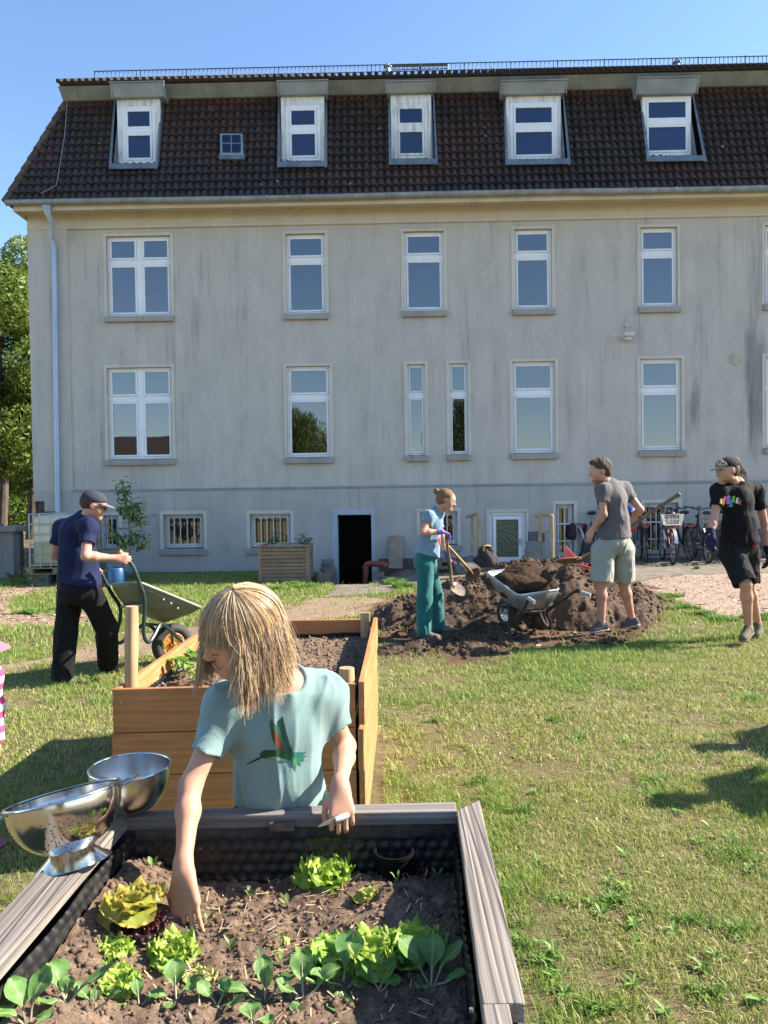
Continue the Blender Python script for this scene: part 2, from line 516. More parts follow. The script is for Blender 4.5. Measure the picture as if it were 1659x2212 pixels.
b.inputs['Base Color'].default_value = (.19, .185, .185, 1); b.inputs['Metallic'].default_value = 1.0; b.inputs['Roughness'].default_value = .015
_bump(nt, b, _noise(nt, _coord(nt), 1.6, 2), .02, .02)
M_glass = m
m, nt, b = newmat('window_glass_dormer')
b.inputs['Base Color'].default_value = (.07, .085, .115, 1); b.inputs['Metallic'].default_value = 1.0; b.inputs['Roughness'].default_value = .02
M_glass2 = m
m, nt, b = newmat('patterned_glass')
b.inputs['Base Color'].default_value = (.13, .14, .09, 1); b.inputs['Metallic'].default_value = .6; b.inputs['Roughness'].default_value = .22
_bump(nt, b, _noise(nt, _coord(nt), 22, 3), .9, .03)
M_pglass = m

ZB = -1.0
uL, _ = FL(66, 800); uR = 11.5
PAN = .04
z_pl = FL(700, 1052)[1]; z_fr = FL(500, 489)[1]; u_pan = FL(151, 800)[0]
ZTOP = FL(400, 457)[1]
# openings: kind, px rect x0,x1,y0,y1 of the opening on the wall face
UP = [(231, 369, 510, 684), (618, 703, 505, 679), (873, 959, 500, 673), (1111, 1192, 495, 669), (1383, 1463, 491, 664), (1652, 1735, 486, 658)]
GR = [(233, 372, 794, 993), (620, 714, 791, 989), (880, 919, 787, 985), (971, 1011, 785, 983), (1107, 1199, 781, 980), (1383, 1472, 775, 974), (1653, 1742, 770, 968)]
BA = [(214, 257, 1113, 1188), (353, 440, 1111, 1186), (540, 628, 1110, 1184), (907, 988, 1105, 1178), (1201, 1240, 1089, 1205), (1392, 1466, 1086, 1200)]
ops_ = []
def rect(px, w=-PAN):
    x0, x1, y0, y1 = px
    a = FL((x0 + x1) / 2, y0, w); bb = FL((x0 + x1) / 2, y1, w)
    l = FL(x0, (y0 + y1) / 2, w)[0]; r = FL(x1, (y0 + y1) / 2, w)[0]
    return [l, r, bb[1], a[1]]
for p in UP + GR: ops_.append(rect(p) + [.14, 'win'])
for p in BA: ops_.append(rect(p, 0) + [.22, 'base'])
door = rect((727, 806, 1109, 1290), 0); door[2] = ZB; ops_.append(door + [.5, 'door'])
gdoor = rect((1057, 1136, 1106, 1210), 0); gdoor[2] = .0; ops_.append(gdoor + [.12, 'gdoor'])
us = sorted({uL, uR, u_pan, FL(96, 1090)[0], FL(122, 1090)[0]} | {o[i] for o in ops_ for i in (0, 1)})
zN1 = FL(80, 1083)[1]; zN2 = FL(100, 1105)[1]
zs = sorted({ZB, ZTOP, z_pl, z_fr, zN1, zN2} | {o[i] for o in ops_ for i in (2, 3)})
u96 = FL(96, 1090)[0]; u122 = FL(122, 1090)[0]
wall = MB(); lev = {}
for i in range(len(us) - 1):
    for j in range(len(zs) - 1):
        cu = (us[i] + us[i + 1]) / 2; cz = (zs[j] + zs[j + 1]) / 2
        if any(o[0] < cu < o[1] and o[2] < cz < o[3] for o in ops_): lev[i, j] = None; continue
        if (cu < u96 and cz < zN1) or (cu < u122 and cz < zN2): lev[i, j] = None; continue
        pan = cu > u_pan and z_pl < cz < z_fr
        v = PAN if pan else 0.0
        lev[i, j] = v
        wall.mi = 0 if pan else (1 if cz > z_fr else (2 if cz < z_pl else 0))
        wall.add([(us[i], v, zs[j]), (us[i + 1], v, zs[j]), (us[i + 1], v, zs[j + 1]), (us[i], v, zs[j + 1])], [(0, 1, 2, 3)])
for (i, j), v in lev.items():
    for di, dj in ((1, 0), (0, 1)):
        w2 = lev.get((i + di, j + dj), None)
        if v is None or w2 is None or v == w2: continue
        wall.mi = 1
        if di: wall.add([(us[i + 1], v, zs[j]), (us[i + 1], w2, zs[j]), (us[i + 1], w2, zs[j + 1]), (us[i + 1], v, zs[j + 1])], [(0, 1, 2, 3)])
        else: wall.add([(us[i], v, zs[j + 1]), (us[i + 1], v, zs[j + 1]), (us[i + 1], w2, zs[j + 1]), (us[i], w2, zs[j + 1])], [(0, 1, 2, 3)])
for o in ops_:
    v0 = PAN if o[5] == 'win' else 0.0; v1 = v0 + o[4]; wall.mi = 1 if o[5] == 'win' else 2
    l, r, z0, z1 = o[:4]
    for q in ([(l, z0), (l, z1)], [(r, z1), (r, z0)], [(l, z1), (r, z1)], [(r, z0), (l, z0)]):
        wall.add([(q[0][0], v0, q[0][1]), (q[1][0], v0, q[1][1]), (q[1][0], v1, q[1][1]), (q[0][0], v1, q[0][1])], [(0, 1, 2, 3)])
wall.mi = 0
D_ = 9.0
wall.add([(uL, 0, zN1), (uL, D_, zN1), (uL, D_, ZTOP), (uL, 0, ZTOP)], [(0, 1, 2, 3)])
wall.add([(uR, 0, ZB), (uR, D_, ZB), (uR, D_, ZTOP), (uR, 0, ZTOP)], [(0, 1, 2, 3)])
wall.add([(uL, D_, ZB), (uR, D_, ZB), (uR, D_, ZTOP), (uL, D_, ZTOP)], [(0, 1, 2, 3)])
wall.add([(uL, 0, zN1), (u96, 0, zN1), (u96, .06, zN1), (uL, .06, zN1)], [(0, 1, 2, 3)])
wall.add([(uL, .06, ZB), (uL, D_, ZB), (uL, D_, zN1), (uL, .06, zN1)], [(0, 1, 2, 3)])
wob = wall.build('wall', [M_wall, M_band, M_plinth], B)
# exposed brick corner
mb = MB(); ub = FL(80, 1090)[0]
for k in range(14):
    z1 = zN1 - .005 - k * .2; off = .11 * (k % 2)
    x = ub
    while x < u122 + .05:
        x2 = min(x + .24 - (off if x == ub else 0), u122 + .05)
        mb.box((x, .05, z1 - .19), (x2 - .012, .3, z1)); x = x2
mb.build('exposed_brickwork', M_brick, B, bevel=.006)
# plinth string line
zl = z_pl; mb = MB(); mb.box((u_pan, -.018, zl - .035), (uR, PAN - .003, zl + .012)); mb.build('string_course', M_zincband, B, bevel=.005)
# dark passage behind door
mb = MB(); l, r, z0, z1 = door
mb.box((l - .3, .5, z0), (r + .3, 2.5, z1 + .1)); me = mb.build('cellar_passage', M_dark, B)
mb = MB(); mb.box((l - .09, -.012, z0), (l + .03, .3, z1 + .09)); mb.box((r - .03, -.012, z0), (r + .05, .3, z1 + .09)); mb.box((l + .031, -.010, z1 - .03), (r - .031, .3, z1 + .088))
mb.build('door_frame', pm('door_frame_blue_grey', (.40, .45, .52), (.34, .38, .44), 4, .6), B, bevel=.004)

def window(o, double=False, narrow=False, trans=.30, kind='win'):
    l, r, z0, z1 = o[:4]; v0 = (PAN if kind == 'win' else 0) + o[4] - .012
    W = r - l; H = z1 - z0
    f = MB(); p = MB(); fw = .045 if not narrow else .036
    z0s = z0 + .02
    f.box((l, v0 - .05, z0s), (l + fw, v0 + .03, z1)); f.box((r - fw, v0 - .05, z0s), (r, v0 + .03, z1))
    f.box((l + fw, v0 - .049, z1 - fw), (r - fw, v0 + .03, z1)); f.box((l + fw, v0 - .049, z0s), (r - fw, v0 + .03, z0s + fw))
    zt = z1 - H * trans
    if kind == 'win': f.box((l + fw, v0 - .052, zt - .06), (r - fw, v0 + .03, zt + .06))
    cols = [(l + fw, r - fw)]
    if double:
        c = (l + r) / 2; f.box((c - .062, v0 - .056, z0s + fw), (c + .062, v0 + .03, z1 - fw)); cols = [(l + fw, c - .062), (c + .062, r - fw)]
    rows = [(z0s + fw, zt - .06), (zt + .06, z1 - fw)] if kind == 'win' else [(z0s + fw, z1 - fw)]
    sw = .042 if not narrow else .03
    for a, bb in cols:
        for c, d in rows:
            g = .004
            f.box((a + g, v0 - .066, c + g), (a + sw, v0, d - g)); f.box((bb - sw, v0 - .066, c + g), (bb - g, v0, d - g))
            f.box((a + sw, v0 - .065, d - sw), (bb - sw, v0, d - g)); f.box((a + sw, v0 - .065, c + g), (bb - sw, v0, c + sw))
            p.box((a + sw - .01, v0 - .045, c + sw - .01), (bb - sw + .01, v0 - .03, d - sw + .01))
    if kind == 'win':
        for q in (l + W * .22, r - W * .22): f.box((q - .018, v0 - .075, z0s + .004), (q + .018, v0 - .0665, z0s + .022))
    fo = f.build('window', M_pvc, B, bevel=.004)
    p.build('pane', M_glass, fo)
    s = MB()
    if kind == 'win':
        s.box((l - .05, -.055, z0 - .12), (r + .05, v0 + .02, z0 + .004)); so_ = s.build('sill', M_sill, fo, bevel=.012)
        t = MB(); q = .065; vv = PAN - .018
        t.box((l - q, vv, z0 + .006), (l, PAN + .03, z1 + q)); t.box((r, vv, z0 + .006), (r + q, PAN + .03, z1 + q)); t.box((l, vv + .001, z1), (r, PAN + .03, z1 + q))
        t.build('surround', M_band, fo, bevel=.006)
    return fo
for i, o in enumerate(ops_[:6]): window(o, double=(i == 0), trans=.315)
for i, o in enumerate(ops_[6:13]): window(o, double=(i == 0), narrow=i in (2, 3), trans=.335)
M_bar = pm('bar_white_paint', (.62, .63, .63), (.45, .45, .44), 9, .5)
M_oldframe = pm('basement_frame', (.45, .46, .46), (.36, .37, .36), 5, .6)
for i, o in enumerate(ops_[13:19]):
    fo = window(o, kind='base')
    l, r, z0, z1 = o[:4]
    s = MB(); s.box((l - .08, -.05, z0 - .13), (r + .08, .06, z0 - .004)); s.build('sill', M_sill, fo, bevel=.012) if i < 4 else None
    t = MB(); q = .07
    t.box((l - q, -.014, z0), (l, .02, z1 + q)); t.box((r, -.014, z0), (r + q, .02, z1 + q)); t.box((l, -.013, z1), (r, .02, z1 + q)); t.build('surround', M_band, fo, bevel=.004)
    g = MB(); n = [4, 6, 6, 6, 3, 7][i]
    for k in range(n):
        x = l + (r - l) * (k + .6) / (n + .2) + (.01 * math.sin(k * 5 + i))
        g.box((x - .011, .05, z0 + .02), (x + .011, .066, z1 - .03))
    if i >= 4:
        for zz in (z0 + (z1 - z0) * .3, z0 + (z1 - z0) * .62): g.box((l - .06, .035, zz), (r + .06, .049, zz + .035))
    g.build('window_bars', M_bar, fo)
# glazed cellar door
l, r, z0, z1 = gdoor; v0 = .10
f = MB()
for a, c in (((l, v0 - .05, z0), (l + .07, v0 + .03, z1)), ((r - .07, v0 - .05, z0), (r, v0 + .03, z1)), ((l + .07, v0 - .049, z1 - .07), (r - .07, v0 + .03, z1)),
             ((l + .078, v0 - .07, z0 + .02), (l + .15, v0, z1 - .078)), ((r - .15, v0 - .07, z0 + .02), (r - .078, v0, z1 - .078)),
             ((l + .15, v0 - .069, z1 - .16), (r - .15, v0, z1 - .078)), ((l + .15, v0 - .069, z0 + .02), (r - .15, v0, z0 + .22))): f.box(a, c)
fo = f.build('glazed_door', M_pvc, B, bevel=.004)
g = MB(); g.box((l + .14, v0 - .04, z0 + .2), (r - .14, v0 - .02, z1 - .15)); g.build('pane', M_pglass, fo)
h = MB(); zz = z0 + (z1 - z0) * .32 + .1; h.box((r - .13, v0 - .1, zz), (r - .09, v0 - .07, zz + .14)); h.tube([(r - .11, v0 - .1, zz + .1), (r - .11, v0 - .14, zz + .1), (r - .24, v0 - .14, zz + .1)], .01, 6)
h.build('handle', pm('steel_handle', (.6, .6, .6), None, 5, .3, .9), fo)
t = MB(); q = .06
t.box((l - q, -.014, z0), (l, .02, z1 + q)); t.box((r, -.014, z0), (r + q, .02, z1 + q)); t.box((l, -.013, z1), (r, .02, z1 + q)); t.build('surround', M_band, fo)

# ---- eaves
def extr(prof, u0, u1, mb=None):
    mb = mb or MB(); n = len(prof)
    V = [(u0, -w_, z) for w_, z in prof] + [(u1, -w_, z) for w_, z in prof]
    return mb.add(V, [tuple(range(n))[::-1], tuple(range(n, 2 * n))] + [(i, (i + 1) % n, n + (i + 1) % n, n + i) for i in range(n)])
OV = .46
zs0 = FL(400, 449, OV)[1]; zg = FL(400, 437, OV)[1]
uE = RO(28, 437, (0, -OV, 0), (0, 1, 0)).x     # left end of fascia
c = MB()
# soffit with fascia, also along the left side
c.add([(uL, 0, ZTOP), (uR, 0, ZTOP), (uR, -OV, zs0), (uE, -OV, zs0), (uE, 8, zs0), (uL, 8, ZTOP)], [(0, 1, 2, 3), (0, 3, 4, 5)])
c.add([(uE, -OV, zs0), (uR, -OV, zs0), (uR, -OV, zg + .05), (uE, -OV, zg + .05), (uE, 8, zs0), (uE, 8, zg + .05)], [(0, 1, 2, 3), (0, 3, 5, 4)])
c.build('eaves', M_cream, B)
mb = MB(); extr([(0, z_fr + .0), (.02, z_fr + .01), (.02, z_fr + .05), (0, z_fr + .06)], uL + .0, uR, mb); mb.build('frieze_moulding', M_band, B)
# gutter
g = MB(); zc = FL(400, 429, OV + .09)[1]; rr = .075; gu0 = uE - .1
prof = [(-rr * math.cos(a), zc - rr * math.sin(a)) for a in np.linspace(0, math.pi, 9)]
for (a0, a1) in ((0, 1),):
    n = len(prof); m_ = 60; V = []
    for k in range(m_):
        x = gu0 + (uR - gu0) * k / (m_ - 1)
        for y, z in prof: V.append((x, -(OV + .085) + y, z + .008 * math.sin(x * .7) + .004 * math.sin(x * 2.3)))
    g.add(V, [(k * n + i, k * n + i + 1, (k + 1) * n + i + 1, (k + 1) * n + i) for k in range(m_ - 1) for i in range(n - 1)])
g.add([(gu0, -(OV + .085) + y, z) for y, z in prof], [tuple(range(len(prof)))])
g.tube([(gu0 + (uR - gu0) * k / 59, -(OV + .16), zc + .004 + .008 * math.sin((gu0 + (uR - gu0) * k / 59) * .7)) for k in range(60)], .009, 6)
x = gu0 + .4
while x < uR:
    g.box((x, -(OV + .168), zc - .06), (x + .02, -(OV + .02), zc + .018)); x += .82
go = g.build('gutter', M_zinc, B, smooth_=True)
# downpipe
px = [(102, 440), (104, 458), (108, 470), (118, 486)]
d = MB()
w0 = .09
u1, _ = FL(118, 560, w0); u2, _ = FL(124, 1115, w0)
uh = FL(101, 436, OV + .05)[0]
top = [(uh, -(OV + .06), zc - .07), (uh + .01, -(OV + .03), zc - .22), (uh + .05, -(OV - .06), zc - .36), (u1 - .03, -(w0 + .02), zc - .62), (u1, -w0, zc - .78)]
d.tube(top, [.1, .06, .052, .052, .052], 12)
d.tube([(u1, -w0, zc - .78), ((u1 + u2) / 2, -w0, (zc) / 2), (u2, -w0, -.3)], .052, 14)
do = d.build('downpipe', M_pipe, B, smooth_=True, sharp=50)
for vy in (545, 622, 698, 735, 812, 868, 893, 960, 1040, 1058, 1064):
    u, z = FL(118 + (vy - 486) * .0095, vy, w0); cl = MB(); cl.tube([(u, -w0, z - .012), (u, -w0, z + .012)], .060, 14); cl.build('collar', M_pipe, do)

# ---- mansard roof with pantiles
zr0 = zc + .03; w_r0 = OV + .02
ztop = FL(700, 207, -.27)[1]; w_r1 = -.27
SL = Vector((0, w_r0 - w_r1, ztop - zr0)); SLn = Vector((0, -(ztop - zr0), (w_r0 - w_r1))).normalized()  # outward normal (towards camera, up)
Lsl = SL.length
def slope_pt(vx, vy, off=0.0):
    p0 = Vector((0, -w_r0, zr0)) + SLn * off
    p = RO(vx, vy, p0, SLn)
    return p
def sdp(X, Y, poly):
    ins = np.zeros(X.shape, bool); n = len(poly)
    for i in range(n):
        x0, y0 = poly[i]; x1, y1 = poly[(i + 1) % n]
        ins ^= ((y0 > Y) != (y1 > Y)) & (X < (x1 - x0) * (Y - y0) / (y1 - y0 + 1e-12) + x0)
    return np.where(ins, -1.0, 1.0)
pe = slope_pt(14, 421); pt = slope_pt(147, 207)
ue0 = pe.x; ue1 = pt.x
rows = 13; TP = .150
def tilesurf(u, s, nseed=0):
    """height above the slope plane"""
    ph = (u / TP) % 1.0
    wv = .028 * np.sin(ph * 2 * np.pi) + .012 * np.sin(ph * 4 * np.pi + .6)
    rp = s / Lsl * rows; k = np.floor(rp + 1e-6); fr = rp - k
    return wv + .030 * (1 - fr)
N = 8
ucols = np.arange(ue0 - .1, uR, TP / N)
Vt, Ft, Ct = [], [], []
base = 0
for k in range(rows):
    s0 = Lsl * k / rows; s1 = Lsl * (k + 1) / rows + .012
    sa = np.array([s0, s0 + .002, (s0 + s1) / 2, s1])
    hh = np.array([-.02, .044, .022, 0.0])
    tid = np.floor(ucols / TP).astype(int)
    jit = vn(tid * 3.7, k * 5.1, 0, 3); jit2 = vn(tid * 1.3, k * 9.1, 0, 5)
    ph = (ucols / TP) % 1.0
    wv = .030 * np.sin(ph * 2 * np.pi) + .009 * np.sin(ph * 4 * np.pi + .8)
    for q in range(4):
        left = ue0 + (ue1 - ue0) * sa[q] / Lsl
        uu = np.maximum(ucols, left)
        off = hh[q] + wv + (jit - .5) * .012
        sj = sa[q] + (jit2 - .5) * .012
        P = np.stack([uu, -w_r0 + SL.y / Lsl * sj, zr0 + SL.z / Lsl * sj], 1) + off[:, None] * np.array(SLn)
        Vt.append(P)
        red = smooth(.86, 1.0, np.full(len(uu), sa[q] / Lsl)) * .8
        red = np.clip(red + .35 * (vn(uu * .55, np.full(len(uu), k * .5), 0, 9) > .62) + .5 * (jit > .93), 0, 1)
        lum = .75 + .5 * jit2
        c0 = np.stack([.034 * lum, .025 * lum, .021 * lum], 1); c1 = np.stack([.075 * lum, .036 * lum, .027 * lum], 1)
        Ct.append(c0 * (1 - red[:, None]) + c1 * red[:, None])
    n = len(ucols)
    for q in range(3):
        a = base + q * n + np.arange(n - 1)
        Ft.append(np.stack([a, a + 1, a + n + 1, a + n], 1))
    base += 4 * n
M_tile = attrmat('roof_tile', .5, spec=.5, bump=.6, bscale=45, mul=(14, (.6, .6, .6), (1.5, 1.4, 1.3)))
nt = M_tile.node_tree; b = nt.nodes['Principled BSDF']; vo = nt.nodes.new('ShaderNodeTexVoronoi'); vo.inputs['Scale'].default_value = 2.1; nt.links.new(_coord(nt), vo.inputs['Vector'])
rd = nt.nodes.new('ShaderNodeSeparateColor'); nt.links.new(vo.outputs['Color'], rd.inputs[0])
th_n = nt.nodes.new('ShaderNodeMath'); th_n.operation = 'MULTIPLY'; th_n.inputs[1].default_value = .075; nt.links.new(rd.outputs[0], th_n.inputs[0])
lt = nt.nodes.new('ShaderNodeMath'); lt.operation = 'LESS_THAN'; nt.links.new(vo.outputs['Distance'], lt.inputs[0]); nt.links.new(th_n.outputs[0], lt.inputs[1])
old = b.inputs['Base Color'].links[0].from_socket; nt.links.new(_mix(nt, lt.outputs[0], old, (.42, .42, .38)), b.inputs['Base Color'])
V = np.vstack(Vt); Fq = np.vstack(Ft)
for (xa, ya, xb, yb_, xc, yc, xd, yd) in ((249, 213, 349, 213, 339, 352, 240, 352), (603, 208, 704, 208, 704, 350, 603, 350), (841, 206, 935, 206, 941, 346, 844, 346), (1091, 204, 1215, 204, 1228, 346, 1097, 346), (1385, 203, 1494, 203, 1520, 338, 1402, 338)):
    qd = [slope_pt(xa, ya), slope_pt(xb, yb_), slope_pt(xc, yc), slope_pt(xd, yd)]
    ce = V[Fq].mean(1)
    ins = sdp(ce[:, 0], ce[:, 2], [(p.x, p.z) for p in qd]) < 0
    Fq = Fq[~ins]
fm_ = mesh_from('roof', V, Fq, [M_tile], True, col=np.vstack(Ct)); fm_.set_sharp_from_angle(angle=R(60))
roof = link('roof', fm_, B)
# solid body behind the tiles, left side slope
body = MB()
q0 = [(ue0, .42, zr0 - .03), (uR, .42, zr0 - .03), (uR, D_, zr0 - .03), (ue0, D_, zr0 - .03)]
q1 = [(ue1, .44, ztop - .02), (uR, .44, ztop - .02), (uR, D_ - 1.1, ztop - .02), (ue1, D_ - 1.1, ztop - .02)]
body.hexa(q0, q1)
body.add([(ue0, -w_r0 + .03, zr0 - .03), (ue0, .42, zr0 - .03), (ue1, .44, ztop - .02), (ue1, -w_r1 + .03, ztop - .02)], [(0, 1, 2, 3)])
body.build('roof_side', pm('roof_side_tile', (.05, .033, .027), (.035, .024, .02), 9, .85, bump=.6, bscale=20), roof)
# hip ridge tiles
mb = MB(); K = 10
for k in range(K):
    a = Vector((ue0 + (ue1 - ue0) * k / K, -w_r0 + SL.y * k / K, zr0 + SL.z * k / K)); b2 = Vector((ue0 + (ue1 - ue0) * (k + 1.1) / K, -w_r0 + SL.y * (k + 1.1) / K, zr0 + SL.z * (k + 1.1) / K))
    mb.tube([a, b2], [.085, .065], 10)
mb.build('hip_tiles', pm('hip_tile', (.13, .085, .06), (.05, .035, .03), 7, .85, bump=.5, bscale=30), roof, smooth_=True)
# zinc band above tiles, overhanging upper eave
zb1 = FL(700, 178, -.02)[1]
z_lo = ztop - .03
mb = MB(); extr([(w_r1 + .05, z_lo), (w_r1 + .09, z_lo), (.06, zb1), (-.1, zb1 + .02), (w_r1 - .3, z_lo)], ue1 - .05, uR, mb)
zb = mb.build('zinc_band', M_zincband, roof)
x = ue1 + .3
while x < uR: mb = MB(); mb.tube([(x, -(w_r1 + .095), z_lo + .0), (x, -.065, zb1)], .006, 5); mb.build('band_seam', M_zincband, zb); x += random.choice([.75, .95, .8])
# upper roof
zu0 = zb1 + .005; ul = RO(128, 174, (0, -.1, 0), (0, 1, 0)).x
up = MB()
A0, A1 = math.tan(R(28)), 2.2
up.add([(ul, -.12, zu0), (uR, -.12, zu0), (uR, -.12, zu0 + .05), (ul, -.12, zu0 + .05), (ul + A1, A1 - .12, zu0 + .05 + A0 * A1), (uR, A1 - .12, zu0 + .05 + A0 * A1), (ul, D_ - 1, zu0), (ul, D_ - 1, zu0 + .05), (ul + A1, D_ - 3, zu0 + .05 + A0 * A1), (uR, D_ - 3, zu0 + .05 + A0 * A1), (uR, D_ - 1, zu0)],
       [(0, 1, 2, 3), (3, 2, 5, 4), (0, 3, 7, 6), (3, 4, 8, 7), (4, 5, 9, 8), (0, 6, 10, 1), (8, 9, 10, 7)])
uo = up.build('upper_roof', pm('upper_roof_tile', (.06, .035, .028), (.03, .024, .02), 6, .9, bump=.8, bscale=18), roof)
mb = MB(); x = ul
while x < uR:
    mb.tube([(x, -.17, zu0 + .045), (x, .3, zu0 + .045 + .47 * A0)], .045, 8); x += .15
mb.build('eave_tiles', pm('mossy_tile', (.045, .033, .024), (.02, .016, .013), 12, .95, bump=.8, bscale=40), uo, smooth_=True)
# snow guard
mb = MB(); x0, z0 = FL(205, 171, -.05); zt = FL(205, 154, -.05)[1]; wv_ = .05
mb.tube([(x0, wv_, zt), (uR, wv_, zt)], .011, 5); mb.tube([(x0, wv_, z0 + .02), (uR, wv_, z0 + .02)], .009, 5)
x = x0; k = 0
while x < uR:
    big = k % 11 == 0
    mb.tube([(x, wv_, z0 - (.12 if big else 0)), (x, wv_, zt + (.02 if big else 0))], .013 if big else .008, 5)
    x += .088; k += 1
mb.build('snow_guard', pm('galvanised_dark', (.07, .085, .11), (.05, .055, .065), 6, .6, .2), roof)
# vent pipes and roof ladder
for vx, y0, y1 in ((838, 168, 140), (1462, 158, 131)):
    u, z0 = FL(vx, y0, -.1); z1 = FL(vx, y1, -.1)[1]
    mb = MB(); mb.tube([(u, .1, z0 - .1), (u, .1, z1 - .05)], .05, 12); mb.tube([(u, .1, z1 - .05), (u, .1, z1 - .02)], .075, 12); mb.tube([(u, .1, z1 - .02), (u, .1, z1 + .03)], [.075, .03], 12)
    mb.build('vent_pipe', M_zinc, roof)
mb = MB(); u0, z0 = FL(848, 151, -1.6); u1, z1 = FL(967, 139, -1.6)
for zz in (z0, z0 + .07, z1): mb.tube([(u0, 1.6, zz), (u1, 1.6, zz)], .012, 5)
for k in range(34): mb.tube([(u0 + (u1 - u0) * k / 33, 1.6, z0), (u0 + (u1 - u0) * k / 33, 1.6, z1)], .006, 4)
for k in (0, .5, 1): mb.tube([(u0 + (u1 - u0) * k, 1.6, z0 - .5), (u0 + (u1 - u0) * k, 1.6, z1 + .02)], .02, 5)
mb.build('roof_walkway', MATS['galvanised_dark'], roof)
for vx, vy in ((1062, 142), (1590, 140)):
    u, z = FL(vx, vy, -.5); mb = MB(); mb.tube([(u, .5, z - .4), (u, .5, z)], .012, 5); mb.build('roof_hook', MATS['galvanised_dark'], roof)
# lightning conductor wire
mb = MB()
P = [RO(143, 172, (0, -.02, 0), (0, 1, 0)), slope_pt(146, 210, .08), slope_pt(140, 290, .09), slope_pt(122, 400, .09), slope_pt(88, 418, .12)]
mb.tube(P, .007, 5); mb.build('lightning_wire', pm('wire_grey', (.4, .4, .38), None, 9, .5, .4), roof)

# ---- dormers
DORM = [(238, 353, 180, 212, 265, 336, 230, 353, 366, (247, 352, 235, 341)), (599, 707, 177, 206, 618, 692, 228, 348, 362, (601, 707, 599, 707)),
        (834, 939, 178, 202, 852, 924, 224, 343, 357, (838, 938, 840, 946)), (1083, 1225, 177, 205, 1102, 1204, 222, 346, 357, (1087, 1218, 1092, 1233)),
        (1378, 1510, 170, 205, 1389, 1493, 210, 337, 350, (1381, 1498, 1397, 1526))]
M_flash = pm('lead_flashing', (.20, .235, .26), (.12, .14, .155), 4, .45, .4)
for i, (hx0, hx1, hy0, hy1, fx0, fx1, fy0, fy1, yb, fl) in enumerate(DORM):
    wd = .02                                     # plane of the dormer face
    l, z1 = FL(fx0, (fy0 + fy1) / 2, wd)[0], FL(fx0, fy0, wd)[1]; r = FL(fx1, (fy0 + fy1) / 2, wd)[0]; z0 = FL(fx0, fy1, wd)[1]
    v = -wd
    f = MB(); p = MB(); W = r - l; H = z1 - z0
    zt = z0 + H * .56
    fw = .07
    f.box((l, v, z0), (l + fw, v + .1, z1)); f.box((r - fw, v, z0), (r, v + .1, z1)); f.box((l + fw, v + .001, z1 - fw), (r - fw, v + .1, z1))
    f.box((l + fw, v + .001, z0), (r - fw, v + .1, z0 + .06)); f.box((l + fw, v - .012, zt - .05), (r - fw, v + .1, zt + .05))
    for c, d_ in ((z0 + .06, zt - .05), (zt + .05, z1 - fw)):
        a, bb = l + fw, r - fw; sw = .045
        f.box((a + .004, v - .014, c), (a + sw, v + .06, d_)); f.box((bb - sw, v - .014, c), (bb - .004, v + .06, d_)); f.box((a + sw, v - .013, d_ - sw), (bb - sw, v + .06, d_)); f.box((a + sw, v - .013, c), (bb - sw, v + .06, c + sw))
        p.box((a + sw - .01, v + .012, c + sw - .01), (bb - sw + .01, v + .03, d_ - sw + .01))
    dm = MB()
    # box body with header and side posts
    L0 = FL(fl[0], 260, wd)[0] + .03; R0 = FL(fl[1], 260, wd)[0] - .03
    zh = FL(hx0, hy1 + 1, wd)[1]
    dm.box((L0 + .03, v + .005, z0 - .03), (l - .002, v + .09, z1)); dm.box((r + .002, v + .005, z0 - .03), (R0 - .03, v + .09, z1)); dm.box((L0 + .03, v + .004, z1 + .002), (R0 - .03, v + .09, zh))
    do_ = dm.build('dormer', M_oldwhite, roof, bevel=.004)
    fo = f.build('window', M_pvc if i != 2 else M_oldwhite, do_, bevel=.004)
    p.build('pane', M_glass2, do_)
    # cheeks: from the face back into the slope and forward to it at the foot
    for x, s in ((L0, 1), (R0, -1)):
        pts = []
        zt_, zb_ = zh + .1, FL(fx0, yb - 4, wd)[1]
        def wslope(z): return w_r0 + (w_r1 - w_r0) * (z - zr0) / (ztop - zr0) + .03
        for sg in (0, 1):
            pass
        P = [(x, -wslope(zb_) , zb_ - .06), (x, -(wslope(zt_) + .0), zt_), (x, .32, zt_), (x, .32, zb_ - .06)]
        ck = MB(); ck.prism([Vector(q) for q in P], Vector((.025 * s, 0, 0))); ck.build('cheek', M_flash, do_)
    fs = MB()
    w_ = .055
    for xa, xb, s in ((fl[0], fl[2], 1), (fl[1], fl[3], -1)):
        a = slope_pt(xa, hy1 + 2, .07); bq = slope_pt(xb, yb, .07)
        fs.hexa([a, a + Vector((s * w_ * .6, 0, 0)), bq + Vector((s * w_, 0, 0)), bq], [q + SLn * .02 for q in (a, a + Vector((s * w_ * .6, 0, 0)), bq + Vector((s * w_, 0, 0)), bq)])
    a = slope_pt(fl[2], yb, .075); bq = slope_pt(fl[3], yb - (fl[3] - fl[2]) * .014, .075); dn = Vector((0, SL.y, SL.z)).normalized() * .13
    fs.hexa([a, bq, bq + dn, a + dn], [q + SLn * .02 for q in (a, bq, bq + dn, a + dn)])
    fs.build('flashing', M_flash, do_)
    # hood
    hd = MB(); a = FL(hx0, hy0, .22)[0]; bq = FL(hx1, hy0, .22)[0]; zt_ = FL(hx0, hy0, .22)[1]; zb_ = FL(hx0, hy1, .1)[1]
    hd.hexa([(a + .03, -.12, zb_), (bq - .03, -.12, zb_), (bq - .03, .25, zb_), (a + .03, .25, zb_)], [(a, -.22, zt_), (bq, -.22, zt_), (bq, .25, zt_ + .1), (a, .25, zt_ + .1)])
    hd.box((a - .02, -.25, zt_), (bq + .02, -.18, zt_ + .02))
    for x in (a, bq): hd.tube([(x, -.225, zt_), (x, -.125, zb_ - .02)], .012, 6)
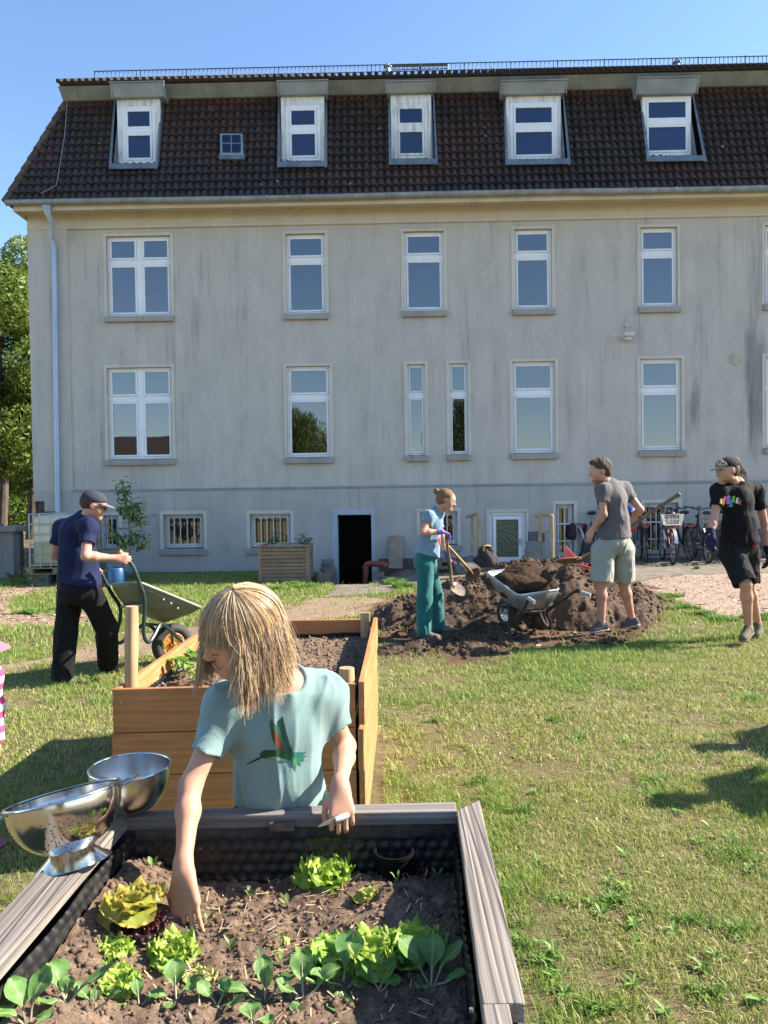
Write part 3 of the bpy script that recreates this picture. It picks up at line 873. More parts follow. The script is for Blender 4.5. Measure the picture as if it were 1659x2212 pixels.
    hd.build('hood', M_zincband, do_, bevel=.003)
# skylight
q = [slope_pt(x, y, .1) for x, y in ((475, 288), (524, 288), (525, 334), (476, 334))]
mb = MB(); mb.hexa([p - SLn * .08 for p in q], q); sk = mb.build('skylight', M_zinc, roof, bevel=.012)
c_ = sum(q, Vector()) / 4
mb = MB(); q2 = [c_ + (p - c_) * .82 + SLn * .004 for p in q]; mb.hexa([p - SLn * .03 for p in q2], [p + SLn * .012 for p in q2]); mb.build('pane', M_glass2, sk, bevel=.02)
mb = MB(); mb.tube([(q2[0] + q2[1]) / 2 + SLn * .012, (q2[2] + q2[3]) / 2 + SLn * .012], .008, 6); mb.tube([(q2[0] + q2[3]) / 2 + SLn * .012, (q2[1] + q2[2]) / 2 + SLn * .012], .008, 6); mb.build('glazing_bars', M_zinc, sk)
q3 = [slope_pt(x, y, .09) for x, y in ((473, 332), (528, 332), (528, 343), (473, 343))]; mb = MB(); mb.hexa([p - SLn * .05 for p in q3], q3); mb.build('apron', M_flash, sk)

# ---- small wall fittings
u, z = FL(1352, 728, -PAN)
mb = MB(); mb.box((u - .1, -.2, z - .02), (u + .1, PAN, z + .05)); mb.box((u - .07, -.14, z - .09), (u + .07, PAN - .02, z - .02)); mb.tube([(u, -.02, z + .05), (u, -.02, z + .2)], .012, 6); mb.box((u - .03, -.05, z + .2), (u + .03, PAN, z + .26))
mb.build('flood_light', pm('lamp_housing', (.66, .66, .62), (.5, .5, .47), 7, .6), B, bevel=.008)
u, z = FL(1590, 775, -PAN)
mb = MB(); mb.tube([(u, PAN - .03, z), (u, PAN + .01, z)], .125, 28); vo_ = mb.build('vent_grille', pm('grille_beige', (.55, .53, .46), None, 6, .6), B)
mb = MB()
for k in range(-3, 4):
    zz = z + k * .029; hw = math.sqrt(max(.0, .105 ** 2 - (k * .029) ** 2)); mb.box((u - hw, PAN - .05, zz - .009), (u + hw, PAN - .031, zz + .009), Matrix.Rotation(.5, 4, 'X'))
mb.build('louvres', pm('grille_slat', (.62, .60, .52), None, 6, .5), vo_)
u, z = FL(536, 1034, -PAN); mb = MB(); mb.box((u - .03, 0, z - .03), (u + .03, PAN, z + .03)); mb.build('junction_box', pm('box_cream', (.6, .58, .48), None, 6, .6), B, bevel=.004)
# dark stain below the right hand wall, and stone plinth near the bicycles
l0 = FL(1140, 1150)[0]; l1 = FL(1200, 1150)[0]; zz = FL(1170, 1148)[1]
mb = MB(); x = l0; k = 0
M_stone = pm('plinth_stone', (.17, .16, .145), (.10, .095, .09), 7, .9, bump=.6, bscale=25)
for row in range(3):
    x = l0 + (.12 if row % 2 else 0)
    while x < 8.5:
        wd_ = random.uniform(.35, .6); z1 = zz - row * .24
        if not any(o[0] - .07 < x + wd_ and x < o[1] + .07 and o[5] in ('base',) and z1 > o[2] for o in ops_): mb = MB(); mb.box((x, -.02, z1 - .225), (x + wd_ - .015, .03, z1)); mb.build('plinth_stone', M_stone, B, bevel=.008)
        x += wd_
# ============================================================ ground
def sdpoly(X, Y, poly):
    """signed distance, negative inside"""
    d = np.full(X.shape, 1e9); ins = np.zeros(X.shape, bool)
    n = len(poly)
    for i in range(n):
        x0, y0 = poly[i]; x1, y1 = poly[(i + 1) % n]
        ex, ey = x1 - x0, y1 - y0
        t = np.clip(((X - x0) * ex + (Y - y0) * ey) / (ex * ex + ey * ey + 1e-12), 0, 1)
        d = np.minimum(d, np.hypot(X - x0 - t * ex, Y - y0 - t * ey))
        c = ((y0 > Y) != (y1 > Y)) & (X < (x1 - x0) * (Y - y0) / (y1 - y0 + 1e-12) + x0)
        ins ^= c
    return np.where(ins, -d, d)
def gp(pts): return [(GG(x, y).x, GG(x, y).y) for x, y in pts]
PILE = gp([(790, 1352), (800, 1318), (830, 1298), (920, 1262), (1400, 1265), (1440, 1300), (1420, 1352), (1360, 1392), (1180, 1408), (1000, 1428), (860, 1430), (805, 1435), (790, 1420)])
TRAIL1 = gp([(-60, 1436), (110, 1412), (260, 1388), (430, 1352), (560, 1328), (700, 1300), (830, 1290), (830, 1308), (700, 1325), (560, 1352), (430, 1382), (260, 1420), (110, 1440), (-60, 1462)])
TRAIL2 = gp([(600, 1352), (620, 1312), (690, 1293), (810, 1292), (900, 1300), (820, 1330)])
BED1 = gp([(-80, 1283), (60, 1268), (235, 1262), (235, 1275), (120, 1268), (30, 1290), (12, 1310), (40, 1327), (235, 1322), (235, 1350), (120, 1352), (-80, 1348)])
CHIPS = gp([(1378, 1262), (1420, 1246), (1500, 1238), (1800, 1232), (1800, 1326), (1659, 1326), (1600, 1332), (1540, 1322), (1480, 1300), (1420, 1284), (1383, 1270)])
PAVE = gp([(690, 1292), (720, 1276), (724, 1262), (740, 1262), (812, 1268), (835, 1240), (1000, 1232), (1180, 1212), (1800, 1195), (1800, 1234), (1500, 1240), (1420, 1248), (1380, 1262), (1000, 1262), (860, 1262), (840, 1282)])
def masks(X, Y):
    j = (fbm(X * 2.2, Y * 2.2, 0, 4, 11) - .5)
    j2 = (fbm(X * 7, Y * 7, 0, 3, 12) - .5)
    jj = j * .8 + j2 * .35
    pile = smooth(.12, -.12, sdpoly(X, Y, PILE) + jj)
    tr = np.maximum(smooth(.15, -.1, sdpoly(X, Y, TRAIL1) + jj), smooth(.15, -.1, sdpoly(X, Y, TRAIL2) + jj))
    bed = smooth(.08, -.08, sdpoly(X, Y, BED1) + jj * .5)
    chips = smooth(.05, -.05, sdpoly(X, Y, CHIPS) + jj * .25)
    pave = smooth(.03, -.03, sdpoly(X, Y, PAVE) + jj * .1)
    far = smooth(15.55, 15.75, Y + 0.0157 * X + j * .1) * (1 - pave)
    return pile, tr, bed, chips, pave, far
xs = np.concatenate([np.array([-150, -90, -60, -40, -28, -20, -15, -12]), np.arange(-10, 10.01, .045), np.array([12, 15, 20, 28, 40, 60, 90, 150])])
ys = np.concatenate([np.array([-150, -80, -40, -20, -10, -5, -2, 0]), np.arange(1.0, 16.4, .045), np.array([17, 18, 20, 24, 30, 40, 60, 90, 150, 300])])
X, Y = np.meshgrid(xs, ys)
mk = masks(X, Y)
near = (X > -11) & (X < 11) & (Y > .5) & (Y < 16.4)
Z = gh(X, Y)
Z = Z + near * (.035 * (fbm(X * .9, Y * .9, 0, 3, 21) - .5) + .02 * (fbm(X * 6, Y * 6, 0, 3, 22) - .5) * (1 - mk[4]))
Z = Z + mk[0] * near * .03 * (fbm(X * 9, Y * 9, 0, 3, 5) - .5)
GZ = (xs, ys, Z)
def gz(x, y):
    """height of the ground mesh at points"""
    x = np.asarray(x, float); y = np.asarray(y, float)
    i = np.clip(np.searchsorted(xs, x) - 1, 0, len(xs) - 2); j = np.clip(np.searchsorted(ys, y) - 1, 0, len(ys) - 2)
    fx = (x - xs[i]) / (xs[i + 1] - xs[i]); fy = (y - ys[j]) / (ys[j + 1] - ys[j])
    return (Z[j, i] * (1 - fx) * (1 - fy) + Z[j, i + 1] * fx * (1 - fy) + Z[j + 1, i] * (1 - fx) * fy + Z[j + 1, i + 1] * fx * fy)
ny, nx = X.shape
V = np.stack([X, Y, Z], -1).reshape(-1, 3)
a = (np.arange(ny - 1)[:, None] * nx + np.arange(nx - 1)[None]).ravel()
F = np.stack([a, a + 1, a + nx + 1, a + nx], 1)
c = np.stack([np.clip(mk[0] + mk[5] * .6, 0, 1), np.clip(mk[1], 0, 1), np.clip(mk[3] + mk[2] * .9, 0, 1)], -1).reshape(-1, 3)
m, nt, b = newmat('ground_soil')
at = nt.nodes.new('ShaderNodeAttribute'); at.attribute_name = 'col'
sp = nt.nodes.new('ShaderNodeSeparateColor'); nt.links.new(at.outputs['Color'], sp.inputs[0])
vec = _coord(nt)
n1 = _noise(nt, vec, 1.4, 5); n2 = _noise(nt, vec, 22, 6, .7); n3 = _noise(nt, vec, 90, 4, .7)
lawn = _mix(nt, _ramp(nt, n1, [(.35, (0, 0, 0)), (.65, (1, 1, 1))]), (.15, .16, .06), (.25, .22, .11))
lawn = _mix(nt, _ramp(nt, n2, [(.4, (0, 0, 0)), (.62, (1, 1, 1))]), lawn, (.17, .12, .07))
soil = _mix(nt, _ramp(nt, n1, [(.4, (0, 0, 0)), (.6, (1, 1, 1))]), (.085, .048, .030), (.17, .105, .068))
trail = _mix(nt, n2, (.26, .185, .125), (.34, .25, .175))
chips = _mix(nt, _ramp(nt, n2, [(.35, (0, 0, 0)), (.65, (1, 1, 1))]), (.30, .215, .165), (.45, .345, .275))
col = _mix(nt, sp.outputs[2], lawn, chips)
col = _mix(nt, sp.outputs[1], col, trail)
col = _mix(nt, sp.outputs[0], col, soil)
col = _mix(nt, .8, col, _ramp(nt, n3, [(.3, (.6, .6, .6)), (.7, (1.25, 1.25, 1.25))]), 'MULTIPLY')
nt.links.new(col, b.inputs['Base Color']); b.inputs['Roughness'].default_value = .95; b.inputs['Specular IOR Level'].default_value = .15
_bump(nt, b, _mix(nt, .5, n2, n3), 1.0, .03)
go = link('ground', mesh_from('ground', V, F, [m], True, col=c)); go['kind'] = 'structure'
# paving sheet
pv = X * 0
sel = (mk[4] > .5) & near
ii = sel[:-1, :-1] & sel[1:, :-1] & sel[:-1, 1:] & sel[1:, 1:]
Vp = np.stack([X, Y, Z + .006], -1).reshape(-1, 3)
Fp = F[ii.ravel()]
used = np.unique(Fp); mp_ = np.full(len(Vp), -1); mp_[used] = np.arange(len(used))
m, nt, b = newmat('paving_stone')
br = nt.nodes.new('ShaderNodeTexBrick'); br.inputs['Scale'].default_value = 4.5
br.inputs['Color1'].default_value = (.17, .145, .12, 1); br.inputs['Color2'].default_value = (.24, .205, .165, 1); br.inputs['Mortar'].default_value = (.07, .06, .045, 1)
br.inputs['Mortar Size'].default_value = .03
nt.links.new(_coord(nt), br.inputs['Vector'])
n2 = _noise(nt, _coord(nt), 5, 6, .7)
col = _mix(nt, .9, br.outputs['Color'], _ramp(nt, n2, [(.35, (.6, .6, .6)), (.65, (1.3, 1.25, 1.15))]), 'MULTIPLY')
nt.links.new(col, b.inputs['Base Color']); b.inputs['Roughness'].default_value = .9
_bump(nt, b, br.outputs['Fac'], -.5, .01)
po = link('pavement', mesh_from('pavement', Vp[used], mp_[Fp], [m], True)); po['kind'] = 'structure'

# ============================================================ soil pile
PX0, PX1, PY0, PY1 = -1.3, 5.2, 7.2, 12.0
def peak(vx, vy, d): p = J(vx, vy, d); return p
blobs = []
def addb(vx, vy, d, sx, sy, pw=1.0):
    p = J(vx, vy, d); blobs.append((p.x, d, p.z, sx, sy))
addb(1190, 1208, 10.0, 1.05, 1.0); addb(1120, 1216, 10.2, .8, .8); addb(1290, 1225, 10.0, .8, .85); addb(1060, 1240, 9.9, .7, .8); addb(1340, 1265, 9.5, .5, .7)
addb(990, 1258, 9.7, .7, .75); addb(890, 1290, 9.5, .5, .6); addb(1310, 1290, 9.2, .4, .4); addb(1240, 1238, 9.3, .7, .6)
def pile_h(X, Y):
    h = X * 0
    for bx, by, bz, sx, sy in blobs:
        r = np.hypot((X - bx) / (sx * 1.25), (Y - by) / (sy * 1.25))
        h = np.maximum(h, bz * np.clip(1 - r ** 1.5, -1, 1)) if True else h
    n = fbm(X * 2.3, Y * 2.3, 0, 4, 31); n2 = fbm(X * 8, Y * 8, 0, 3, 33); rid = 1 - np.abs(2 * fbm(X * 4.1, Y * 4.1, 0, 4, 35) - 1)
    h = h * (.82 + .36 * n) + .16 * (n - .5) + .10 * (n2 - .5) + .12 * (rid - .8)
    return h
xx = np.arange(PX0, PX1, .022); yy = np.arange(PY0, PY1, .022)
Xp, Yp = np.meshgrid(xx, yy)
H = pile_h(Xp, Yp) - .5 * smooth(-.15, .25, sdpoly(Xp, Yp, PILE))
edge = np.minimum(np.minimum(Xp - PX0, PX1 - Xp), np.minimum(Yp - PY0, PY1 - Yp))
H = np.where(edge < .1, -.2, H) 
Hg = gz(Xp.ravel(), Yp.ravel()).reshape(Xp.shape)
Zp = np.where(H > .012, np.maximum(H, Hg + .0), Hg - .06)
Zp = Zp + (H > .012) * .018 * (vn(Xp * 28, Yp * 28, 0, 3) - .4)
nyp, nxp = Xp.shape
a = (np.arange(nyp - 1)[:, None] * nxp + np.arange(nxp - 1)[None]).ravel()
Fp = np.stack([a, a + 1, a + nxp + 1, a + nxp], 1)
ok = (Zp > Hg - .03).ravel(); Fp = Fp[ok[Fp].any(1)]
def soilmat(name, a_, b_, c_, s=1.0):
    m, nt, b = newmat(name)
    vec = _coord(nt)
    n1 = _noise(nt, vec, 1.8 * s, 4); n2 = _noise(nt, vec, 16 * s, 6, .75); n3 = _noise(nt, vec, 70 * s, 5, .75)
    col = _mix(nt, _ramp(nt, n1, [(.42, (0, 0, 0)), (.58, (1, 1, 1))]), a_, b_)
    col = _mix(nt, _ramp(nt, n2, [(.45, (0, 0, 0)), (.65, (1, 1, 1))]), col, c_)
    col = _mix(nt, .8, col, _ramp(nt, n3, [(.3, (.55, .55, .55)), (.7, (1.3, 1.3, 1.3))]), 'MULTIPLY')
    nt.links.new(col, b.inputs['Base Color']); b.inputs['Roughness'].default_value = .95; b.inputs['Specular IOR Level'].default_value = .12
    _bump(nt, b, _mix(nt, .5, n2, n3), 1.0, .02 / s)
    return m
M_soil = soilmat('dug_soil', (.045, .029, .020), (.100, .069, .049), (.145, .104, .074))
M_soilbed = soilmat('bed_soil', (.165, .113, .080), (.115, .078, .054), (.26, .187, .135), 2.2)
M_soildark = soilmat('compost_soil', (.035, .020, .013), (.06, .036, .023), (.085, .052, .034), 2)
ICO = None
def clods(n, fx, size, seed=1):
    """irregular lumps: n positions from fx(n)->(P), merged arrays"""
    r_ = np.random.default_rng(seed)
    bv = np.array([(0, 0, 1), (.89, 0, .45), (.28, .85, .45), (-.72, .53, .45), (-.72, -.53, .45), (.28, -.85, .45), (.72, .53, -.45), (-.28, .85, -.45), (-.89, 0, -.45), (-.28, -.85, -.45), (.72, -.53, -.45), (0, 0, -1)])
    bf = np.array([(0, 1, 2), (0, 2, 3), (0, 3, 4), (0, 4, 5), (0, 5, 1), (1, 6, 2), (2, 7, 3), (3, 8, 4), (4, 9, 5), (5, 10, 1), (2, 6, 7), (3, 7, 8), (4, 8, 9), (5, 9, 10), (1, 10, 6), (11, 7, 6), (11, 8, 7), (11, 9, 8), (11, 10, 9), (11, 6, 10)])
    P = fx(n, r_); n = len(P)
    s_ = size[0] + (size[1] - size[0]) * r_.random(n) ** 3
    V = bv[None] * (1 + .5 * (r_.random((n, 12, 1)) - .5)) * s_[:, None, None] * (.7 + .6 * r_.random((n, 1, 3)))
    an = r_.random(n) * 6.28; ca, sa = np.cos(an)[:, None], np.sin(an)[:, None]
    V = np.stack([V[..., 0] * ca - V[..., 1] * sa, V[..., 0] * sa + V[..., 1] * ca, V[..., 2]], -1) + P[:, None]
    Fc = (bf[None] + 12 * np.arange(n)[:, None, None]).reshape(-1, 3)
    return V.reshape(-1, 3), Fc
def joinq(V, Fq, V2, F3):
    F3 = F3 + len(V); F3q = [tuple(f) for f in F3]
    me = mesh_from('m', np.vstack([V, V2]), [tuple(f) for f in Fq] + F3q)
    return me
Vp = np.stack([Xp, Yp, Zp], -1).reshape(-1, 3)
used = np.unique(Fp); mp_ = np.full(len(Vp), -1); mp_[used] = np.arange(len(used))
pm_ = mesh_from('soil_pile', Vp[used], mp_[Fp], [M_soil], True)
base = np.array((1.9, 9.6, 0)); pm_.transform(Matrix.Translation(-Vector(base)))
pile = link('soil_pile', pm_, None, tuple(base)); tag(pile, 'large heap of dark dug soil between the two workers and the house', 'soil heap')
def pile_top(x, y):
    i = np.clip(((x - PX0) / .022).astype(int), 0, nxp - 1); j = np.clip(((y - PY0) / .022).astype(int), 0, nyp - 1)
    return Zp[j, i]
def fx(n, r_):
    x = r_.uniform(PX0 + .1, PX1 - .1, n); y = r_.uniform(PY0, PY1 - .3, n)
    h = pile_top(x, y); g = gz(x, y); m = masks(x, y)[0]
    foot = np.zeros(n, bool)
    for fv in ((925, 1378), (960, 1368), (1290, 1362), (1360, 1356), (1110, 1365), (1180, 1350)):
        fp = GG(*fv); foot |= np.hypot(x - fp.x, y - fp.y) < .22
    keep = ~foot & (h > g + .01) | (~foot & (m > .5) & (r_.random(n) < .2))
    z = np.maximum(h, g)
    return np.stack([x, y, z], 1)[keep]
cv, cf = clods(16000, fx, (.005, .034), 3)
link('clods', mesh_from('clods', cv - base, cf, [M_soil], False), pile)['kind'] = 'stuff'

# ============================================================ grass
def blades(P, h, wd, lean, col, seed=0, curve=.5):
    """P (n,3) roots; returns verts (n*5), tris/quads"""
    r_ = np.random.default_rng(seed); n = len(P)
    az = r_.random(n) * 2 * np.pi; tilt = lean * (.3 + .7 * r_.random(n))
    D = np.stack([np.cos(az), np.sin(az), 0 * az], 1); az2 = az + np.pi / 2 + r_.normal(0, .5, n); W = np.stack([np.cos(az2), np.sin(az2), 0 * az], 1) * (wd / 2)[:, None]
    up = np.array([0, 0, 1.0])
    m1 = P + D * (h * .5 * tilt)[:, None] * .5 + up * (h * .55)[:, None]
    m2 = P + D * (h * tilt)[:, None] + up * (h * (1 - .35 * tilt ** 2))[:, None]
    V = np.stack([P - W, P + W, m1 + W * .8, m1 - W * .8, m2 + W * .1, m2 - W * .1], 1).reshape(-1, 3)
    i = np.arange(n)[:, None] * 6
    F = np.concatenate([i + np.array([[0, 1, 2, 3]]), i + np.array([[3, 2, 4, 5]])], 1).reshape(-1, 4)
    return V, F, np.repeat(col, 6, 0)
GV, GF, GC = [], [], []; gn = 0
def addg(V, F, C):
    global gn
    GV.append(V); GF.append(F + gn); GC.append(C); gn += len(V)
beds_poly = []   # filled by known footprints
NB = [J(0, 0, 1)]
def lawn_pts(n, y0, y1, seed):
    r_ = np.random.default_rng(seed)
    y = np.sqrt(r_.uniform(y0 ** 2, y1 ** 2, n)); x = r_.uniform(-.54, .54, n) * y
    side = r_.random(n) < .22; sg = np.sign(x); x = np.where(side, sg * (.54 * y + 2.6 * r_.random(n)), x)
    return x, y
GREEN = np.array([.19, .31, .05]); YEL = np.array([.38, .41, .11]); STRAW = np.array([.56, .46, .25]); DEEP = np.array([.11, .23, .04])
def grass_zone(n, y0, y1, hrange, wd, seed):
    x, y = lawn_pts(n, y0, y1, seed); r_ = np.random.default_rng(seed + 1)
    mk = masks(x, y)
    bare = np.clip(mk[0] * .96 + mk[1] * .93 + mk[2] * .96 + mk[3] * .985 + mk[4] * .985 + mk[5] * .5, 0, .995)
    dens = fbm(x * 1.7, y * 1.7, 0, 4, 51); d2 = fbm(x * 7, y * 7, 0, 3, 52)
    far = smooth(8, 11, y)
    prob = np.clip(smooth(.30, .52, dens * .4 + d2 * .6) * .9 + .16 + .4 * far, 0, 1) * (1 - bare)
    inbed = ((x > -1.15) & (x < -.02) & (y > 3.32) & (y < 4.9)) | ((y < 2.0) & (x < .24))
    k = (r_.random(n) < prob) & ~inbed
    x, y, dens, d2, far, mkp = x[k], y[k], dens[k], d2[k], far[k], mk[0][k] + mk[4][k]
    n = len(x); z = gz(x, y) - .004
    lush = smooth(.42, .62, fbm(x * .8, y * .8, 0, 3, 53)); lush = np.clip(lush + far * .55 + (mkp > .3) * .5, 0, 1)
    u = r_.random(n)
    tall = 1 + .7 * (lush > .6) * r_.random(n)
    h = (hrange[0] + (hrange[1] - hrange[0]) * r_.random(n) ** 1.6) * tall * (.6 + .8 * d2)
    t = np.clip(.62 - .5 * lush + .35 * r_.normal(0, 1, n), 0, 1)[:, None]
    t = np.clip(t - .03, 0, 1); col = GREEN * (1 - t) + YEL * t
    dry = (u < .26 - .18 * lush); col[dry] = STRAW * (.7 + .5 * r_.random((dry.sum(), 1)))
    dp = (u > .93); col[dp] = DEEP
    col = col * (.75 + .5 * r_.random((n, 1)))
    w_ = wd[0] + (wd[1] - wd[0]) * r_.random(n)
    lean = np.where(dry, 1.3, .75)
    addg(*blades(np.stack([x, y, z], 1), h, w_, lean, col, seed + 2))
grass_zone(230000, 2.0, 4.2, (.012, .042), (.0018, .0040), 100)
grass_zone(230000, 4.2, 8.0, (.016, .05), (.003, .006), 200)
grass_zone(90000, 2.0, 4.2, (.006, .016), (.002, .004), 500)
grass_zone(180000, 8.0, 15.9, (.02, .06), (.006, .012), 300)
# weeds and lush tufts
r_ = np.random.default_rng(5)
tuf = [(1330, 1950, .16), (1130, 1750, .13), (1420, 1720, .15), (1420, 1690, .1), (1600, 1850, .16), (1120, 2040, .1), (1620, 1510, .16), (1180, 2080, .09), (1040, 1690, .1), (1250, 1600, .07), (1590, 2010, .08), (1500, 1990, .07), (1200, 1560, .07), (940, 1560, .08), (1540, 2150, .08), (1290, 2180, .07)]
tuf += [(1440, 1290, .25), (1400, 1300, .2), (1480, 1315, .22), (1520, 1330, .2), (1560, 1340, .2), (1640, 1335, .22), (1370, 1283, .15), (850, 1262, .22), (868, 1270, .2), (838, 1240, .15), (1590, 1232, .05), (1505, 1228, .05), (700, 1262, .25), (660, 1268, .25), (600, 1272, .25), (640, 1262, .2), (550, 1285, .2), (150, 1340, .1), (60, 1325, .2), (120, 1318, .2), (200, 1315, .2), (90, 1262, .3), (30, 1265, .3)]
for vx, vy, rad in tuf:
    p = GG(vx, vy); n = int(700 * rad / .15) if p.y > 7 else int(190 * rad / .12); rad = rad * (1 if p.y > 7 else 1.1)
    a = r_.random(n) * 6.28; q = rad * np.sqrt(r_.random(n)) * (.6 + .5 * np.sin(a * 3 + vx))
    x = p.x + q * np.cos(a); y = p.y + q * np.sin(a) * .8
    h = (.02 + .035 * r_.random(n)) * (1.6 if p.y > 7 else 1) * (1.6 if (vx, vy) in ((850, 1262), (868, 1270)) else 1); wd_ = (.003 + .006 * r_.random(n)) * (1.3 if p.y > 7 else 1)
    t = r_.random((n, 1)); col = DEEP * (1 - t) * 1.1 + np.array([.20, .32, .06]) * t
    addg(*blades(np.stack([x, y, gz(x, y) - .004], 1), h, wd_, np.full(n, 1.1), col, int(vx + vy)))
M_grass = attrmat('grass_blade', .55, trans=.35, spec=.35)
gme = mesh_from('grass', np.vstack(GV), np.vstack(GF), [M_grass], False, col=np.vstack(GC))
gro = link('grass', gme); tag(gro, 'short patchy green and dry yellow lawn grass', 'grass'); gro['kind'] = 'stuff'; del gro['category']; gro['category'] = 'grass'
# litter: straw and wood chips on bare earth
def sticks(n, reg, size, cols, seed, zoff=.004):
    r_ = np.random.default_rng(seed); x, y = reg(n, r_); n = len(x)
    a = r_.random(n) * 6.28; L = size[0] + (size[1] - size[0]) * r_.random(n); wd_ = L * (.08 + .35 * r_.random(n) ** 2) 
    c = np.stack([x, y, gz(x, y) + zoff], 1); d = np.stack([np.cos(a), np.sin(a), .25 * r_.normal(0, 1, n)], 1) * (L / 2)[:, None]; e = np.stack([-np.sin(a), np.cos(a), .3 * r_.normal(0, 1, n)], 1) * (wd_ / 2)[:, None]
    V = np.stack([c - d - e, c + d - e, c + d + e, c - d + e], 1).reshape(-1, 3); F = np.arange(4 * n).reshape(-1, 4)
    return V, F, np.repeat(np.array(cols)[r_.integers(0, len(cols), n)] * (.7 + .6 * r_.random((n, 1))), 4, 0)
def reg_chips(n, r_):
    x = r_.uniform(3, 8.5, n); y = r_.uniform(8, 15.5, n); k = masks(x, y)[3] > .4; return x[k], y[k]
def reg_bed(n, r_):
    x = r_.uniform(-8, -2.5, n); y = r_.uniform(8, 14, n); k = masks(x, y)[2] > .4; return x[k], y[k]
def reg_bare(n, r_):
    x, y = lawn_pts(n, 2.2, 14, 99); m = masks(x, y); k = ((m[0] + m[1]) > .4) | (r_.random(n) < .5); k &= ~(((x > -1.15) & (x < -.02) & (y > 3.32) & (y < 4.9)) | ((y < 2.0) & (x < .24))) & (m[4] < .3); return x[k], y[k]
parts_ = [sticks(9000, reg_chips, (.02, .07), [(.50, .38, .30), (.42, .30, .23), (.30, .20, .15), (.58, .46, .37)], 1), sticks(14000, reg_bed, (.03, .09), [(.30, .19, .13), (.20, .12, .08), (.42, .29, .2)], 2), sticks(9000, reg_bare, (.01, .05), [(.42, .34, .2), (.3, .2, .12), (.18, .11, .07)], 3)]
V = []; F = []; C = []; n0 = 0
for v, f, c in parts_: V.append(v); F.append(f + n0); C.append(c); n0 += len(v)
M_lit = attrmat('wood_chip', .9, spec=.15)
lo_ = link('wood_chips', mesh_from('wood_chips', np.vstack(V), np.vstack(F), [M_lit], False, col=np.vstack(C))); tag(lo_, 'brown wood chips and straw scattered over the bare earth', 'wood chips'); lo_['kind'] = 'stuff'
# ============================================================ raised beds
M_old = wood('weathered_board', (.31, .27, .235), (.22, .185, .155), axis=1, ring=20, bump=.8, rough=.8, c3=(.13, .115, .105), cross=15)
M_oldx = wood('weathered_board_cross', (.30, .27, .25), (.17, .15, .14), axis=0, ring=15, bump=.8, rough=.8, c3=(.13, .115, .105))
M_lx = wood('larch_board', (.58, .225, .072), (.42, .15, .045), axis=0, ring=14, bump=.25, rough=.6, c3=(.40, .17, .06))
M_ly = wood('larch_board_long', (.60, .31, .13), (.42, .18, .065), axis=1, ring=16, bump=.25, rough=.6, c3=(.40, .17, .06))
M_post = wood('peeled_post', (.62, .44, .24), (.44, .28, .14), axis=2, ring=8, bump=.4, rough=.7)
M_grain = pm('post_end_grain', (.55, .37, .22), (.36, .22, .12), 60, .8, stretch=(1, 1, .1))
m, nt, b = newmat('dimpled_liner')
b.inputs['Base Color'].default_value = (.022, .023, .025, 1); b.inputs['Roughness'].default_value = .45; b.inputs['Specular IOR Level'].default_value = .4
nt.links.new(_ramp(nt, _noise(nt, _coord(nt), 20, 4), [(.5, (.012, .012, .013)), (.8, (.05, .04, .03))]), b.inputs['Base Color'])
M_liner = m
def liner(name, a, b_, z0, z1, inward, parent, amp=.008, sp=.03, wav=.01, step=.0055):
    """dimple sheet standing from a to b_ (xy), between z0 and z1"""
    a = np.array(tuple(a))[:2]; b_ = np.array(tuple(b_))[:2]; L = np.linalg.norm(b_ - a); d = (b_ - a) / L; n = np.array(inward, float); n /= np.linalg.norm(n)
    uu = np.arange(0, L, step); vv = np.arange(0, 1.0001, step / (z1 - z0))
    U, Vv = np.meshgrid(uu, vv)
    top = z1 + wav * (fbm(U * 6, U * 0, 0, 3, 61) - .5) * 2
    Zz = z0 + (top - z0) * Vv
    row = np.round(Zz / (sp * .866)); uo = U + (row % 2) * sp / 2
    du = uo - np.round(uo / sp) * sp; dz = Zz - row * sp * .866
    bump_ = amp * smooth(sp * .38, sp * .22, np.hypot(du, dz))
    off = bump_ + .012 * (fbm(U * 4, Zz * 4, 0, 3, 62) - .5)
    P = a[None, None] + U[..., None] * d + off[..., None] * n
    V = np.concatenate([P, Zz[..., None]], -1).reshape(-1, 3)
    ny, nx = U.shape; i = (np.arange(ny - 1)[:, None] * nx + np.arange(nx - 1)[None]).ravel()
    F = np.stack([i, i + 1, i + nx + 1, i + nx], 1)
    Vb = V.copy(); Vb[:, :2] -= n * .002
    F2 = F[:, ::-1] + len(V)
    V = np.vstack([V, Vb]); F = np.vstack([F, F2])
    return link(name, mesh_from(name, V - org(parent), F, [M_liner], True), parent)
